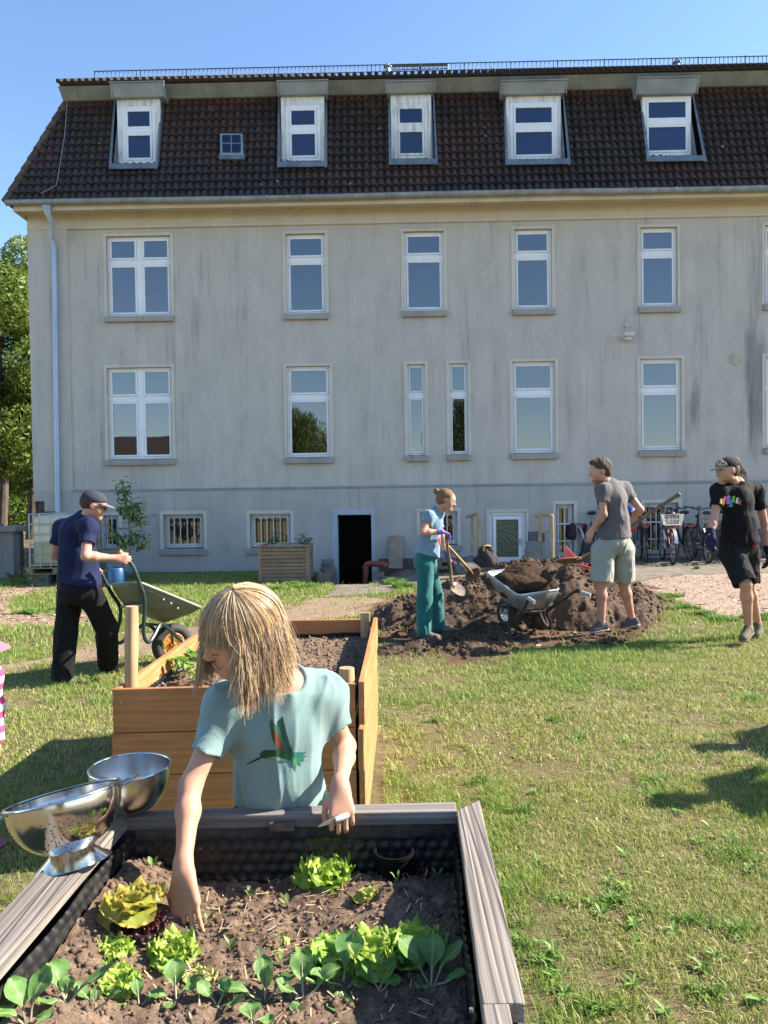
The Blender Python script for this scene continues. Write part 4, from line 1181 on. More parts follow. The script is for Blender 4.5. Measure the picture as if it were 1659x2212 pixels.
def soil_bed(name, quad, z, mat, parent, step, amp, seed, hf=None):
    q = [np.array(tuple(p))[:2] for p in quad]
    n1 = int(np.linalg.norm(q[1] - q[0]) / step); n2 = int(np.linalg.norm(q[3] - q[0]) / step)
    s, t = np.meshgrid(np.linspace(0, 1, n1), np.linspace(0, 1, n2))
    P = (1 - s)[..., None] * (1 - t)[..., None] * q[0] + s[..., None] * (1 - t)[..., None] * q[1] + s[..., None] * t[..., None] * q[2] + (1 - s)[..., None] * t[..., None] * q[3]
    def H(x, y):
        rid = 1 - np.abs(2 * fbm(x * 13, y * 13, 0, 3, seed + 2) - 1)
        return z + amp * (2.4 * (fbm(x * 3, y * 3, 0, 3, seed) - .5) + 1.5 * (fbm(x * 16, y * 16, 0, 4, seed + 1) - .5) + .7 * (rid - .75) + .55 * (fbm(x * 55, y * 55, 0, 3, seed + 3) - .5)) + (hf(x, y) if hf else 0)
    V = np.concatenate([P, H(P[..., 0], P[..., 1])[..., None]], -1).reshape(-1, 3)
    i = (np.arange(n2 - 1)[:, None] * n1 + np.arange(n1 - 1)[None]).ravel()
    F = np.stack([i, i + 1, i + n1 + 1, i + n1], 1)
    o = link(name, mesh_from(name, V - org(parent), F, [mat], True), parent)
    return o, H
# ---------------- near bed
ZR = .80
FR = G(1036, 1727, ZR); FLc = G(212, 1752, ZR); RN = G(1135, 2166, ZR)
dr = (RN - FR).normalized(); IR0 = G(987, 1750, ZR); IR1 = G(1047, 2212, ZR); IL0 = G(276, 1763, ZR); IL1 = G(0, 2078, ZR); OL1 = G(0, 1973, ZR)
YN = .42
def ext(a, b_, y): t = (y - a.y) / (b_.y - a.y); return a + (b_ - a) * t
oR = ext(FR, RN, YN); iR = ext(IR0, IR1, YN); oL = ext(FLc, OL1, YN); iL = ext(IL0, IL1, YN)
NBt = thing('raised_bed', 'weathered grey raised bed full of lettuce and radish plants in the foreground', 'raised bed', ((FR.x + FLc.x) / 2, 1.2, 0))
TH = .032
def dn(p, d): return Vector((p.x, p.y, p.z - d))
mb = MB(); mb.hexa([dn(p, TH) for p in (iL, oL, FLc, IL0)][::-1], [p for p in (iL, oL, FLc, IL0)][::-1]); mb.build('rim_board', M_old, NBt, True, bevel=.003)
# right: board with the lap at its near end
q = RN; qi = q + (ext(IR0, IR1, q.y) - q) * .38
mb = MB(); mb.hexa([dn(p, TH) for p in (IR0, FR, RN, ext(IR0, IR1, RN.y))], [IR0, FR, RN, ext(IR0, IR1, RN.y)]); rb = mb.build('rim_board', M_old, NBt, True, bevel=.003)
e1 = ext(IR0, IR1, RN.y - .0005)
qn = Vector((qi.x, RN.y - .0005, ZR)); qf = ext(FR, RN, YN); qf = qf + (ext(IR0, IR1, YN) - qf) * .38
mb = MB(); mb.hexa([dn(p, TH) for p in (e1, qn, qf, ext(IR0, IR1, YN))], [e1, qn, qf, ext(IR0, IR1, YN)]); mb.build('rim_board', M_old, NBt, True, bevel=.003)
bk0 = Vector((FLc.x, FLc.y, ZR)); e = Vector((0, 0, -.0015))
fb0 = ext(FLc, FR, 0); 
BI0 = IL0.copy(); BI1 = IR0.copy()
mb = MB(); P = [BI0 + e, BI1 + e + Vector((0.0, 0, 0)), G(1034.5, 1727.5, ZR) + e, FLc + e]; P = [G(268, 1765, ZR) + e, G(986.5, 1750.5, ZR) + e, G(984, 1730, ZR) + e, G(215, 1752, ZR) + e]
mb.hexa([dn(p, TH) for p in P], P); mb.build('rim_board', M_oldx, NBt, True, bevel=.003)
# side walls under the rim
wl = MB()
def wallq(a, b_, n_, z0, z1, th): 
    n_ = Vector(n_).normalized() * th
    return [Vector((p.x, p.y, z0)) for p in (a, b_, b_ + n_, a + n_)], [Vector((p.x, p.y, z1)) for p in (a, b_, b_ + n_, a + n_)]
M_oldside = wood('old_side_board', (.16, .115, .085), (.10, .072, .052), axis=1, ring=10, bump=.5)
ins = .012
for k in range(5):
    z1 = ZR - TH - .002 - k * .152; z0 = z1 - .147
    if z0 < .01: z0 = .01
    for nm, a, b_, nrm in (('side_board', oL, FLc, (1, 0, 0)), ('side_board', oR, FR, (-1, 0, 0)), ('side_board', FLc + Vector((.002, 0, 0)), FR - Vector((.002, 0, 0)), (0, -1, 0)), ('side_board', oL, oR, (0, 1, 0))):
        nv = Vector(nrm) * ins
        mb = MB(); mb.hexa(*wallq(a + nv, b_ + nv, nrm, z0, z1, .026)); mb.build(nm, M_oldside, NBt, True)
zsoil = .655
liner('liner', iL + Vector((.01, 0, 0)), IL0 + Vector((.012, -.0, 0)), .50, ZR - .035, (1, .2), NBt, amp=.006)
liner('liner', ext(IR0, IR1, YN) + Vector((-.004, 0, 0)), IR0 + Vector((-.006, -.02, 0)), .50, ZR - .04, (-1, 0), NBt, amp=.005)
liner('liner', IL0 + Vector((.0, -.03, 0)), IR0 + Vector((0, -.03, 0)), .50, ZR - .042, (0, -1), NBt, amp=.005)
mb = MB(); a = J(582, 1778, 1.835); mb.box((a.x, a.y - .004, a.z - .020), (a.x + .06, a.y + .02, a.z)); mb.build('cleat', M_oldside, NBt, True, bevel=.002)
def nh(x, y):
    xl = iL.x + (IL0.x - iL.x) * (y - YN) / (IL0.y - YN); return .075 * np.exp(-((x - xl - .0) / .13) ** 2) + .018 * np.exp(-((x + .02) / .22) ** 2 - ((y - 1.72) / .08) ** 2) - .02 * smooth(-.05, .1, x - .0) * 0
nsoil, NH = soil_bed('soil', (iL + Vector((.02, 0, 0)), ext(IR0, IR1, YN) - Vector((.012, 0, 0)), IR0 + Vector((-.012, -.035, 0)), IL0 + Vector((.02, -.035, 0))), zsoil, M_soilbed, NBt, .0055, .02, 71, nh)
def fx(n, r_):
    y = r_.uniform(1.0, 1.83, n); x = r_.uniform(-.62, .17, n); k = (x > ext(iL, IL0, 0).x * 0 + (iL.x + (IL0.x - iL.x) * (y - YN) / (IL0.y - YN)) + .03); x, y = x[k], y[k]
    return np.stack([x, y, NH(x, y)], 1)
cv, cf = clods(6000, fx, (.001, .008), 9)
link('clods', mesh_from('clods', cv - org(NBt), cf, [M_soilbed]), NBt)['kind'] = 'stuff'
# straw bits on the soil
r_ = np.random.default_rng(8); n = 320; y = r_.uniform(1.05, 1.8, n); x = r_.uniform(-.5, .1, n); a = r_.random(n) * 6.28; L = r_.uniform(.006, .035, n)
c_ = np.stack([x, y, NH(x, y) + .006], 1); d_ = np.stack([np.cos(a), np.sin(a), .3 * r_.normal(0, 1, n)], 1) * (L / 2)[:, None]; e_ = np.stack([-np.sin(a), np.cos(a), 0 * a], 1) * .0012
V = np.stack([c_ - d_ - e_, c_ + d_ - e_, c_ + d_ + e_, c_ - d_ + e_], 1).reshape(-1, 3) - org(NBt)
link('straw', mesh_from('straw', V, np.arange(4 * n).reshape(-1, 4), [M_lit], col=np.repeat(np.array([(.5, .38, .22)]) * (.5 + .7 * r_.random((n, 1))), 4, 0)), NBt)['kind'] = 'stuff'
# screws
sm = pm('screw_steel', (.5, .5, .5), None, 9, .35, .9)
for vx, vy in ((1000, 1741), (1018, 2180)):
    p = G(vx, vy, ZR); mb = MB(); mb.tube([p - Vector((0, 0, .004)), p + Vector((0, 0, .0012))], .0035, 10); mb.build('screw', sm, NBt, True)

# ---------------- larch bed
ZL = .745
A = G(247, 1486, ZL); Bq = G(767, 1474, ZL); C3 = G(803, 1338, ZL); D3 = G(455, 1346, ZL)
LB = thing('raised_bed', 'new orange larch raised bed with round posts behind the bending girl', 'raised bed', ((A.x + Bq.x) / 2, 4.1, 0))
th = .026; pz = [(.745, .553), (.549, .365), (.361, .175), (.171, .0)]
sx = Vector((th, 0, 0)); 
Bs = Vector((Bq.x + .004, Bq.y - .03, 0)); Cs = Vector((C3.x + .0, C3.y, 0))
for k, (z1, z0) in enumerate(pz):
    jx = (0, -.006, .003, -.002)[k]
    mb = MB(); mb.box((A.x + jx, A.y - th, z0), (Bq.x, A.y, z1)); V = mb.V[0]; V[:, 1] += (V[:, 0] - A.x) / (Bq.x - A.x) * (Bq.y - A.y)
    fbo = mb.build('front_board', M_lx, LB, True, bevel=.003)
    mb = MB(); mb.box((D3.x, C3.y, z0), (C3.x - .03, C3.y + th, z1)); mb.build('back_board', M_lx, LB, True, bevel=.003)
    o2 = (.012, .006, .010, .004)[k]; zo = (.010, -.004, .002, 0)[k]
    a1 = Vector((Bs.x + o2, Bs.y, 0)); b1 = Vector((C3.x + o2, C3.y + th, 0))
    mb = MB(); mb.hexa(*[[Vector((p.x, p.y, z)) for p in (a1, a1 + sx, b1 + sx, b1)] for z in (z0 + zo, z1 + zo)]); mb.build('side_board', M_ly, LB, True, bevel=.003)
    a1 = Vector((A.x, A.y + .002, 0)); b1 = Vector((D3.x, C3.y + th, 0))
    mb = MB(); mb.hexa(*[[Vector((p.x, p.y, z)) for p in (a1, a1 + sx, b1 + sx, b1)] for z in (z0, z1)]); mb.build('side_board', M_ly, LB, True, bevel=.003)
    for fx_ in (.035, .965):
        for zz in ((z0 * .3 + z1 * .7),):
            p = Vector((A.x + (Bq.x - A.x) * fx_, A.y + (Bq.y - A.y) * fx_ - th, zz)); mb = MB(); mb.tube([p + Vector((0, .004, 0)), p - Vector((0, .0022, 0))], .0055, 10); mb.build('screw', sm, LB, True)
def post(vx, vy, d, r, z1, r2=None):
    p = J(vx, vy, d); r2 = r2 or r
    mb = MB(); n = 14; pts = [Vector((p.x + .006 * math.sin(z * 7), p.y, z)) for z in np.linspace(.0, z1, 9)]
    mb.tube(pts, [r * (1 + .06 * math.sin(i * 2.1)) for i in range(9)], 16)
    mb.build('post', M_post, LB, True, smooth_=True, sharp=50)
post(285, 1450, A.y + .065, .029, J(283, 1310, A.y + .06).z)
post(751, 1450, Bq.y + .075, .036, J(750, 1443, Bq.y + .07).z)
p = J(790, 1323, C3.y - .03); mb = MB(); mb.box((p.x - .036, C3.y - .045, .0), (p.x + .028, C3.y - .004, p.z)); mb.build('post', M_post, LB, True, bevel=.008)
liner('liner', (A.x + .04, A.y + .1), (D3.x + .04, C3.y - .01), .5, ZL - .075, (1, 0), LB, amp=.014, sp=.04, wav=.006)
liner('liner', (D3.x + .05, C3.y - .02), (C3.x - .03, C3.y - .02), .5, ZL - .085, (0, -1), LB, amp=.01, sp=.04)
liner('liner', (Bq.x - .01, Bq.y + .02), (C3.x - .01, C3.y - .02), .5, ZL - .07, (-1, 0), LB, amp=.01, sp=.04)
lsoil, LH = soil_bed('soil', (A + Vector((.045, .01, 0)), Bq + Vector((-.02, .01, 0)), C3 + Vector((-.02, -.02, 0)), D3 + Vector((.05, -.02, 0))), .625, M_soilbed, LB, .011, .016, 81)
def fx(n, r_):
    t = r_.random(n); s = r_.random(n); y = A.y + .05 + t * (C3.y - A.y - .1); x0 = A.x + .06 + t * (D3.x - A.x); x1 = Bq.x - .03; x = x0 + s * (x1 - x0)
    return np.stack([x, y, LH(x, y)], 1)
cv, cf = clods(2600, fx, (.003, .016), 19)
link('clods', mesh_from('clods', cv - org(LB), cf, [M_soilbed]), LB)['kind'] = 'stuff'

# ---------------- leaves
def leaf(L, Wd, droop=.6, stalk=.25, ruffle=0., cup=.15, seed=0, nu=9, nv=6, shape=1.0, up0=1.2, fold=0.0):
    """leaf growing from the origin towards +Y, rising at angle up0 then drooping. returns V (nu*nv,3), F"""
    r_ = random.Random(seed); ph = r_.random() * 6
    s = np.linspace(0, 1, nu); ang = up0 - droop * s * 1.6
    ds = L / (nu - 1)
    cy = np.concatenate([[0], np.cumsum(np.cos(ang[:-1]) * ds)]); cz = np.concatenate([[0], np.cumsum(np.sin(ang[:-1]) * ds)])
    t = np.clip((s - stalk) / (1 - stalk), 0, 1)
    wdt = Wd / 2 * np.where(s < stalk, .10, np.clip(np.sin(np.pi * np.clip(t ** shape * .93 + .05, 0, 1)) ** (.75 if ruffle < .003 else .5), .08, 1))
    wdt[-1] = Wd * (.12 if ruffle < .003 else .3)
    vq = np.linspace(-1, 1, nv)
    S, Q = np.meshgrid(s, vq, indexing='ij')
    Wm = wdt[:, None] * Q
    edge = np.abs(Q) ** 2.2
    ru = ruffle * edge * (np.sin(S * 17 + ph + Q * 2) * .7 + .5 * np.sin(S * 31 + ph * 2 - Q * 3)) * (S > stalk * .8) + ruffle * .2 * (S > .85) * np.sin(Q * 8 + ph)
    nx_ = -np.sin(ang)[:, None]; nz_ = np.cos(ang)[:, None]
    off = cup * Wd * (Q ** 2 - .3) * (S > stalk) + ru + .004 * np.sin(S * 9 + ph) * (Wd / .05)
    X_ = Wm * (1 + .18 * ruffle / .01 * .1 * np.sin(S * 23 + ph))
    Y_ = cy[:, None] + nx_ * off; Z_ = cz[:, None] + nz_ * off
    V = np.stack([X_, Y_, Z_], -1).reshape(-1, 3)
    i = (np.arange(nu - 1)[:, None] * nv + np.arange(nv - 1)[None]).ravel()
    return V, np.stack([i, i + 1, i + nv + 1, i + nv], 1), (np.abs(Q)).reshape(-1), S.reshape(-1)
def rotz(V, a): c, s = math.cos(a), math.sin(a); return np.stack([V[:, 0] * c - V[:, 1] * s, V[:, 0] * s + V[:, 1] * c, V[:, 2]], 1)
def leafmat(name, gloss=.45, trans=.4, veins=True):
    m = attrmat(name, gloss, trans=trans, spec=.4, bump=.5, bscale=70, mul=(55, (.8, .8, .8), (1.15, 1.15, 1.1)))
    return m
M_let = leafmat('lettuce_leaf', .42, .38); M_rad = leafmat('radish_leaf', .55, .22)
def lettuce(vx, vy, wpx, label, c_in, c_out, nl=16, ruffle=.012, seed=0, upright=1.0, spread=1.0, z=None, tipc=None, group=None, stalkc=(.35, .42, .18)):
    d = 1.5
    for _ in range(8):
        p = G(vx, vy, z if z else zsoil)
        z = None if False else (z or float(NH(p.x, p.y)))
    p = G(vx, vy, z); sc = wpx / FPX * p.y * 1.0
    t = thing('lettuce', label, 'lettuce', (p.x, p.y, z - .006), 0, group)
    r_ = random.Random(seed)
    for k in range(nl):
        q = k / nl                       # inner to outer
        az = k * 2.39996 + r_.uniform(-.3, .3)
        L = sc * (.42 + .22 * q) * r_.uniform(.85, 1.12) * spread; Wl = L * r_.uniform(.75, 1.05)
        Wl *= 1.2; V, F, ed, S = leaf(L, Wl, droop=(.35 + .6 * q) * r_.uniform(.8, 1.2), stalk=.06, ruffle=ruffle * sc / .1 * r_.uniform(.8, 1.3), cup=.07, seed=seed * 50 + k, nu=20, nv=13, shape=1.5, up0=(1.2 - .7 * q) * upright)
        V = rotz(V, az); V[:, :2] += .05 * L * np.array([-math.sin(az), math.cos(az)])
        cm = np.array(c_in)[None] * (1 - q) + np.array(c_out)[None] * q
        c = cm * (.8 + .4 * r_.random()) * np.ones((len(V), 1))
        rib = np.clip(1 - ed * 4, 0, 1)[:, None] * np.clip(1 - S, 0, 1)[:, None]
        c = c * (1 - rib * .6) + np.array(stalkc) * rib * .6
        if tipc is not None:
            f = np.clip((S + ed * .5 - .75) * 2.2, 0, 1)[:, None]; c = c * (1 - f) + np.array(tipc) * f
        link('leaf', mesh_from('leaf', V, F, [M_let], True, col=c), t)
    return t
LIME = (.42, .56, .10); LIMED = (.26, .44, .06); PALE = (.46, .50, .16); YELL = (.42, .42, .06); MAR = (.075, .012, .022); MARD = (.03, .008, .014)
lettuce(706, 1897, 122, 'bright curly lettuce standing alone near the back rail, right of centre', LIME, (.27, .46, .05), 20, .014, 1, 1.15)
lettuce(286, 1972, 130, 'yellow-green broad-leaved lettuce with brown spots near the left rail', YELL, (.32, .38, .05), 15, .009, 2, 1.35, tipc=(.36, .30, .06))
lettuce(318, 2000, 85, 'small dark red lettuce beside the yellow one', MAR, MARD, 14, .012, 3, 1.0)
lettuce(372, 2062, 112, 'bright green lettuce head being picked by the girl', LIME, LIMED, 20, .012, 4, 1.0)
lettuce(243, 2052, 78, 'small frilly lettuce left of the picked head', LIME, LIMED, 11, .013, 5, .85)
lettuce(252, 2122, 96, 'frilly lettuce nearest the left radish plants', LIME, LIMED, 13, .014, 6, .85)
lettuce(430, 2112, 80, 'pale wilted lettuce seedling at the middle of the bed', PALE, (.35, .42, .12), 8, .01, 7, .55)
lettuce(716, 2078, 128, 'left head of the long lettuce row at the right', (.26, .44, .07), LIMED, 18, .011, 8, 1.0)
lettuce(806, 2068, 138, 'middle head of the long lettuce row at the right', LIME, (.20, .38, .05), 20, .011, 9, 1.1)
lettuce(893, 2055, 138, 'right head of the long lettuce row at the right', LIME, (.18, .36, .05), 20, .011, 10, 1.15)
lettuce(795, 1935, 50, 'tiny yellowish lettuce stump behind the long row', PALE, YELL, 7, .008, 11, 1.3)
lettuce(598, 2030, 62, 'flat pale seedling lettuce left of the long row', PALE, LIME, 6, .006, 12, .5)
lettuce(562, 2006, 42, 'tiny flat pale seedling lettuce above its neighbour', PALE, LIME, 5, .005, 13, .5)
lettuce(884, 1882, 90, 'dark red lettuce in the shaded back corner', (.11, .015, .02), MARD, 15, .012, 14, 1.1)
lettuce(534, 1868, 46, 'small yellow lettuce seedling in the shade of the back rail', YELL, (.2, .25, .05), 4, .006, 15, 1.2)
def radish(vx, vy, leaves, label, sc=1.0, seed=0, kind='radish_plant', col=(.11, .23, .055), cat='radish plant', group=None):
    p = G(vx, vy, zsoil); z = float(NH(p.x, p.y)); p = G(vx, vy, z); z = float(NH(p.x, p.y))
    t = thing(kind, label, cat, (p.x, p.y, z - .005), 0, group); r_ = random.Random(seed)
    for k, (az, Lp, Wp, up) in enumerate(leaves):
        Lp *= .86; Wp *= .82; L = Lp / FPX * p.y * sc; Wl = Wp / FPX * p.y * sc
        V, F, ed, S = leaf(L, Wl, droop=r_.uniform(.2, .55), stalk=.42, ruffle=.0016, cup=.10, seed=seed * 9 + k, nu=15, nv=9, shape=1.25, up0=up)
        V = rotz(V, R(az))
        c = np.array(col)[None] * (.85 + .3 * r_.random()) * np.ones((len(V), 1))
        vein = np.clip(1 - ed * 5, 0, 1)[:, None] + .35 * (np.sin(S * 55 - ed * 6) > .86)[:, None]
        c = c * (1 - np.clip(vein, 0, 1) * .5) + np.array((.26, .36, .15)) * np.clip(vein, 0, 1) * .5
        st = (S < .40)[:, None]; c = np.where(st, np.array((.22, .30, .12)), c)
        lf = link('leaf', mesh_from('leaf', V, F, [M_rad], True, col=c), t)
        mb = MB(); idx = [i * 9 + 4 for i in range(0, 15, 2)]; mb.tube([V[i] - np.array((0, 0, .0008)) for i in idx], np.linspace(.0022, .0006, len(idx)) * sc, 5)
        me_ = mb.build('stalk', pm('radish_stalk', (.30, .34, .16), (.35, .22, .2), 20, .6), lf, smooth_=True)
    return t
# (azimuth: 0 away from camera, 90 left, -90 right, 180 towards the camera)
radish(60, 2190, [(60, 110, 62, 1.2), (-20, 120, 60, 1.35), (120, 90, 50, 1.0), (-100, 70, 40, .8)], 'broad-leaved radish plant at the bottom left corner of the bed', 1.15, 1)
radish(140, 2150, [(50, 105, 66, 1.25), (-70, 130, 45, .75), (150, 80, 50, .9), (0, 60, 40, 1.4)], 'radish plant second from the left with one long leaf to the right', 1.1, 2)
radish(205, 2160, [(70, 90, 42, 1.0), (-80, 80, 36, .9), (10, 60, 30, 1.4)], 'radish plant with narrow leaves third from the left', 1.0, 3)
radish(300, 2172, [(30, 70, 34, 1.4), (-80, 60, 34, .8), (110, 40, 24, .6)], 'smallest radish plant, fourth from the left', 1.0, 4)
radish(380, 2158, [(20, 95, 56, 1.4), (-60, 75, 50, .9), (95, 70, 40, .7), (170, 50, 30, .5)], 'radish plant below the picked lettuce', 1.05, 5)
radish(470, 2170, [(60, 85, 44, 1.0), (-30, 75, 46, 1.2), (-100, 80, 50, .6)], 'radish plant at the bottom middle of the bed', 1.0, 6)
radish(573, 2160, [(15, 100, 50, 1.2), (-60, 90, 40, .9), (100, 120, 46, .75), (-10, 80, 36, 1.45)], 'tall radish plant with arching leaves at the bottom centre', 1.1, 7)
radish(655, 2160, [(10, 105, 60, 1.2), (-70, 110, 56, .8), (90, 80, 44, .8), (160, 50, 36, .5)], 'radish plant with one upright round leaf, right of centre', 1.1, 8)
radish(738, 2135, [(-20, 125, 78, 1.15), (110, 90, 48, .8), (-100, 70, 56, .5), (180, 80, 66, .3)], 'radish plant with the largest pale upright leaf', 1.1, 9)
radish(818, 2150, [(60, 95, 42, 1.25), (-50, 90, 34, 1.1), (-90, 70, 50, .9)], 'small radish plant between the two largest ones', 1.0, 10)
radish(932, 2128, [(60, 125, 76, 1.15), (-10, 110, 60, 1.45), (-60, 120, 38, 1.05), (-100, 90, 40, .7), (140, 60, 40, .8)], 'largest radish plant, beside the right hand rail', 1.15, 11)
radish(975, 2052, [(-70, 95, 62, .55), (50, 60, 44, .9)], 'dark broad leaf at the right end of the lettuce row', 1.1, 12, col=(.09, .17, .04))
radish(545, 2215, [(20, 60, 60, 1.0), (-80, 60, 50, .6)], 'radish plant cut by the bottom edge of the picture', 1.0, 13)
# small weeds in the bed
r_ = random.Random(3)
for k, (vx, vy) in enumerate([(400, 1915), (770, 1960), (1005 - 60, 1905), (620, 1960), (500, 2050), (610, 2085), (685, 2090), (330, 1920), (540, 1930), (860, 1930), (450, 1990), (560, 2075), (180, 1990), (230, 1900)]):
    p = G(vx, vy, zsoil); z = float(NH(p.x, p.y)); t = None; MBs = []
    V_, F_, C_ = [], [], []; n0 = 0
    for q in range(4):
        V, F, ed, S = leaf(r_.uniform(.015, .035), r_.uniform(.006, .012), .3, .4, 0, .1, k * 7 + q, 6, 3, 1, 1.1); V = rotz(V, q * 1.7 + k); V_.append(V); F_.append(F + n0); n0 += len(V)
    tag(link('weed', mesh_from('weed', np.vstack(V_), np.vstack(F_), [M_rad], True, col=np.full((n0, 3), (.16, .28, .07))), None, (p.x, p.y, z)), 'tiny weed seedling sprouting from the soil of the near bed', 'weed', 'tiny weed seedlings in the near bed')
# broad-leaved weeds in the near lawn
V_, F_, C_ = [], [], []; n0 = 0
for k in range(34):
    vx, vy = random.Random(k * 7).uniform(1100, 1659), 1560 + 640 * ((k * .618) % 1); p = GG(vx, vy); vy > 2000 and vx < 1160 and p.__setitem__(0, p.x + .1)
    for q in range(7 + k % 5):
        V, F, ed, S = leaf(r_.uniform(.02, .055), r_.uniform(.008, .016), .5, .15, .001, .12, k * 7 + q, 7, 3, 1.1, r_.uniform(.3, 1.0)); V = rotz(V, q * 2.4 + k) + np.array((p.x, p.y, float(gz(p.x, p.y)) + .004)); V_.append(V); F_.append(F + n0); n0 += len(V); C_.append(np.array((.14, .27, .05))[None] * r_.uniform(.7, 1.4) * np.ones((len(V), 1)))
lw = link('lawn_weeds', mesh_from('lawn_weeds', np.vstack(V_), np.vstack(F_), [M_rad], True, col=np.vstack(C_))); tag(lw, 'low broad-leaved weeds growing through the near lawn', 'weeds'); lw['kind'] = 'stuff'
# pepper plant in the larch bed
def bush(name, label, cat, p, h, wd, nl, Lf, col, seed, parent=None, group=None, stemc=(.12, .16, .06), up=.9):
    t = thing(name, label, cat, p, 0, group); r_ = random.Random(seed); V_, F_, C_ = [], [], []; n0 = 0; sm_ = MB()
    br = []
    for q in range(max(4, nl // 7)):
        a = q * 2.4; e = Vector((math.cos(a) * wd * r_.uniform(.2, .9), math.sin(a) * wd * r_.uniform(.2, .9), h * r_.uniform(.45, 1))); mid = e * .5 + Vector((0, 0, h * .15))
        sm_.tube([(0, 0, 0), mid * .6, e], [.004, .003, .0015], 5); br.append((mid, e))
    for k in range(nl):
        m_, e = r_.choice(br); c = m_.lerp(e, r_.random()) + Vector((r_.gauss(0, wd * .12), r_.gauss(0, wd * .12), r_.gauss(0, h * .06)))
        L = Lf * r_.uniform(.6, 1.2); V, F, ed, S = leaf(L, L * .55, r_.uniform(.3, 1.2), .12, .002, .12, seed + k, 7, 5, .8, r_.uniform(-.3, up)); V = rotz(V, r_.random() * 6.28) + np.array(tuple(c))
        V_.append(V); F_.append(F + n0); n0 += len(V); C_.append(np.array(col)[None] * r_.uniform(.7, 1.5) * np.ones((len(V), 1)))
    st = sm_.build('stem', pm('green_stem', (.16, .22, .08), None, 20, .6), t, smooth_=True)
    link('foliage', mesh_from('foliage', np.vstack(V_), np.vstack(F_), [M_let], True, col=np.vstack(C_)), t)
    return t
p = G(400, 1462, .63); bush('pepper_plant', 'leafy green pepper plant in the larch bed by the left boards', 'plant', p, .17, .11, 34, .075, (.20, .34, .06), 3)
p = G(405, 1475, .63); bush('pepper_plant', 'paler pepper seedling in front of the leafy one in the larch bed', 'plant', p + Vector((.05, .0, 0)), .1, .06, 9, .07, (.34, .46, .10), 4)
# black pot in the corner
p = J(850, 1800, 1.8); mb = MB(); mb.lathe([(.0, -.05), (.035, -.05), (.045, .05), (.049, .05), (.049, .058), (.043, .058), (.036, -.03), (0, -.03)], 28, (p.x, p.y, .67))
tag(mb.build('plant_pot', pm('black_plastic', (.005, .005, .005), None, 5, .7, spec=.1), None, base=(p.x, p.y, .65), smooth_=True), 'black plastic pot standing in the shaded back corner of the near bed', 'pot')
# ---------------- colander and bowl
m, nt, b = newmat('polished_steel'); b.inputs['Base Color'].default_value = (.62, .60, .57, 1); b.inputs['Metallic'].default_value = 1; nt.links.new(_ramp(nt, _noise(nt, _coord(nt), 30, 5), [(.35, (.08, .08, .08)), (.7, (.26, .26, .26))]), b.inputs['Roughness'])
_bump(nt, b, _noise(nt, _coord(nt), 9, 2), .03, .02); M_st = m
m, nt, b = newmat('brushed_steel'); b.inputs['Base Color'].default_value = (.62, .61, .60, 1); b.inputs['Metallic'].default_value = 1; b.inputs['Roughness'].default_value = .22
_bump(nt, b, _noise(nt, _coord(nt, (1, 1, 60)), 30, 3), .15, .001); M_br = m
cc = J(137, 1718, 1.655)
Rt = Matrix.Rotation(R(-12), 4, 'Y') @ Matrix.Rotation(R(-10), 4, 'X')
cld = thing('colander', 'shiny perforated steel colander tilted on the left rail of the near bed', 'colander', cc)
rr_ = .120
prof = [(rr_, 0)]; 
def bowlprof(r0, dpt, n=14, pw=2.6):
    return [(r0 * (1 - (i / n) ** pw) ** (1 / pw) if i < n else .0, -dpt * i / n) for i in range(n + 1)]
def shell(prof, th=.0012):
    inner = [(max(0, r - th), z + (th if r < prof[0][0] * .6 else 0)) for r, z in prof][::-1]
    return prof + inner
mb = MB(); pf = bowlprof(rr_, .122, 18, 2.15)
mb.lathe(shell(pf), 64, (0, 0, 0), Rt)
cb = mb.build('bowl', M_st, cld, smooth_=True, sharp=70)
mb = MB(); mb.tube([Rt.to_3x3() @ Vector((rr_ * math.cos(a), rr_ * math.sin(a), 0)) for a in np.linspace(0, 2 * math.pi, 65)[:-1]], .0032, 8, closed=True); mb.build('rim', M_st, cld, smooth_=True)
mb = MB(); mb.lathe([(.045, -.114), (.05, -.121), (.079, -.143), (.081, -.145), (.079, -.146), (.05, -.126), (.043, -.118)], 48, (0, 0, 0), Rt); mb.build('foot', M_st, cld, smooth_=True)
hm = MB()
M_hole = pm('hole_dark', (.01, .01, .01), None, 5, .9)
for ring, (fz, cnt) in enumerate([(.30, 40), (.36, 40), (.42, 40), (.48, 38), (.54, 36), (.60, 32), (.66, 28), (.72, 24), (.78, 20), (.84, 14), (.9, 10)]):
    z = -.122 * fz; r0 = rr_ * (1 - fz ** 2.15) ** (1 / 2.15)
    for k in range(cnt):
        a = 2 * math.pi * (k + .5 * (ring % 2)) / cnt
        if (k * 8 // cnt) % 2 and ring < 7: continue
        nrm = Vector((math.cos(a) * r0 / rr_ ** 2, math.sin(a) * r0 / rr_ ** 2, z / .118 ** 2)).normalized()
        c_ = Vector((r0 * math.cos(a), r0 * math.sin(a), z))
        hm.tube([Rt.to_3x3() @ (c_ - nrm * .0016), Rt.to_3x3() @ (c_ + nrm * .0004)], .0018, 6)
hm.build('hole_pattern', M_hole, cb)
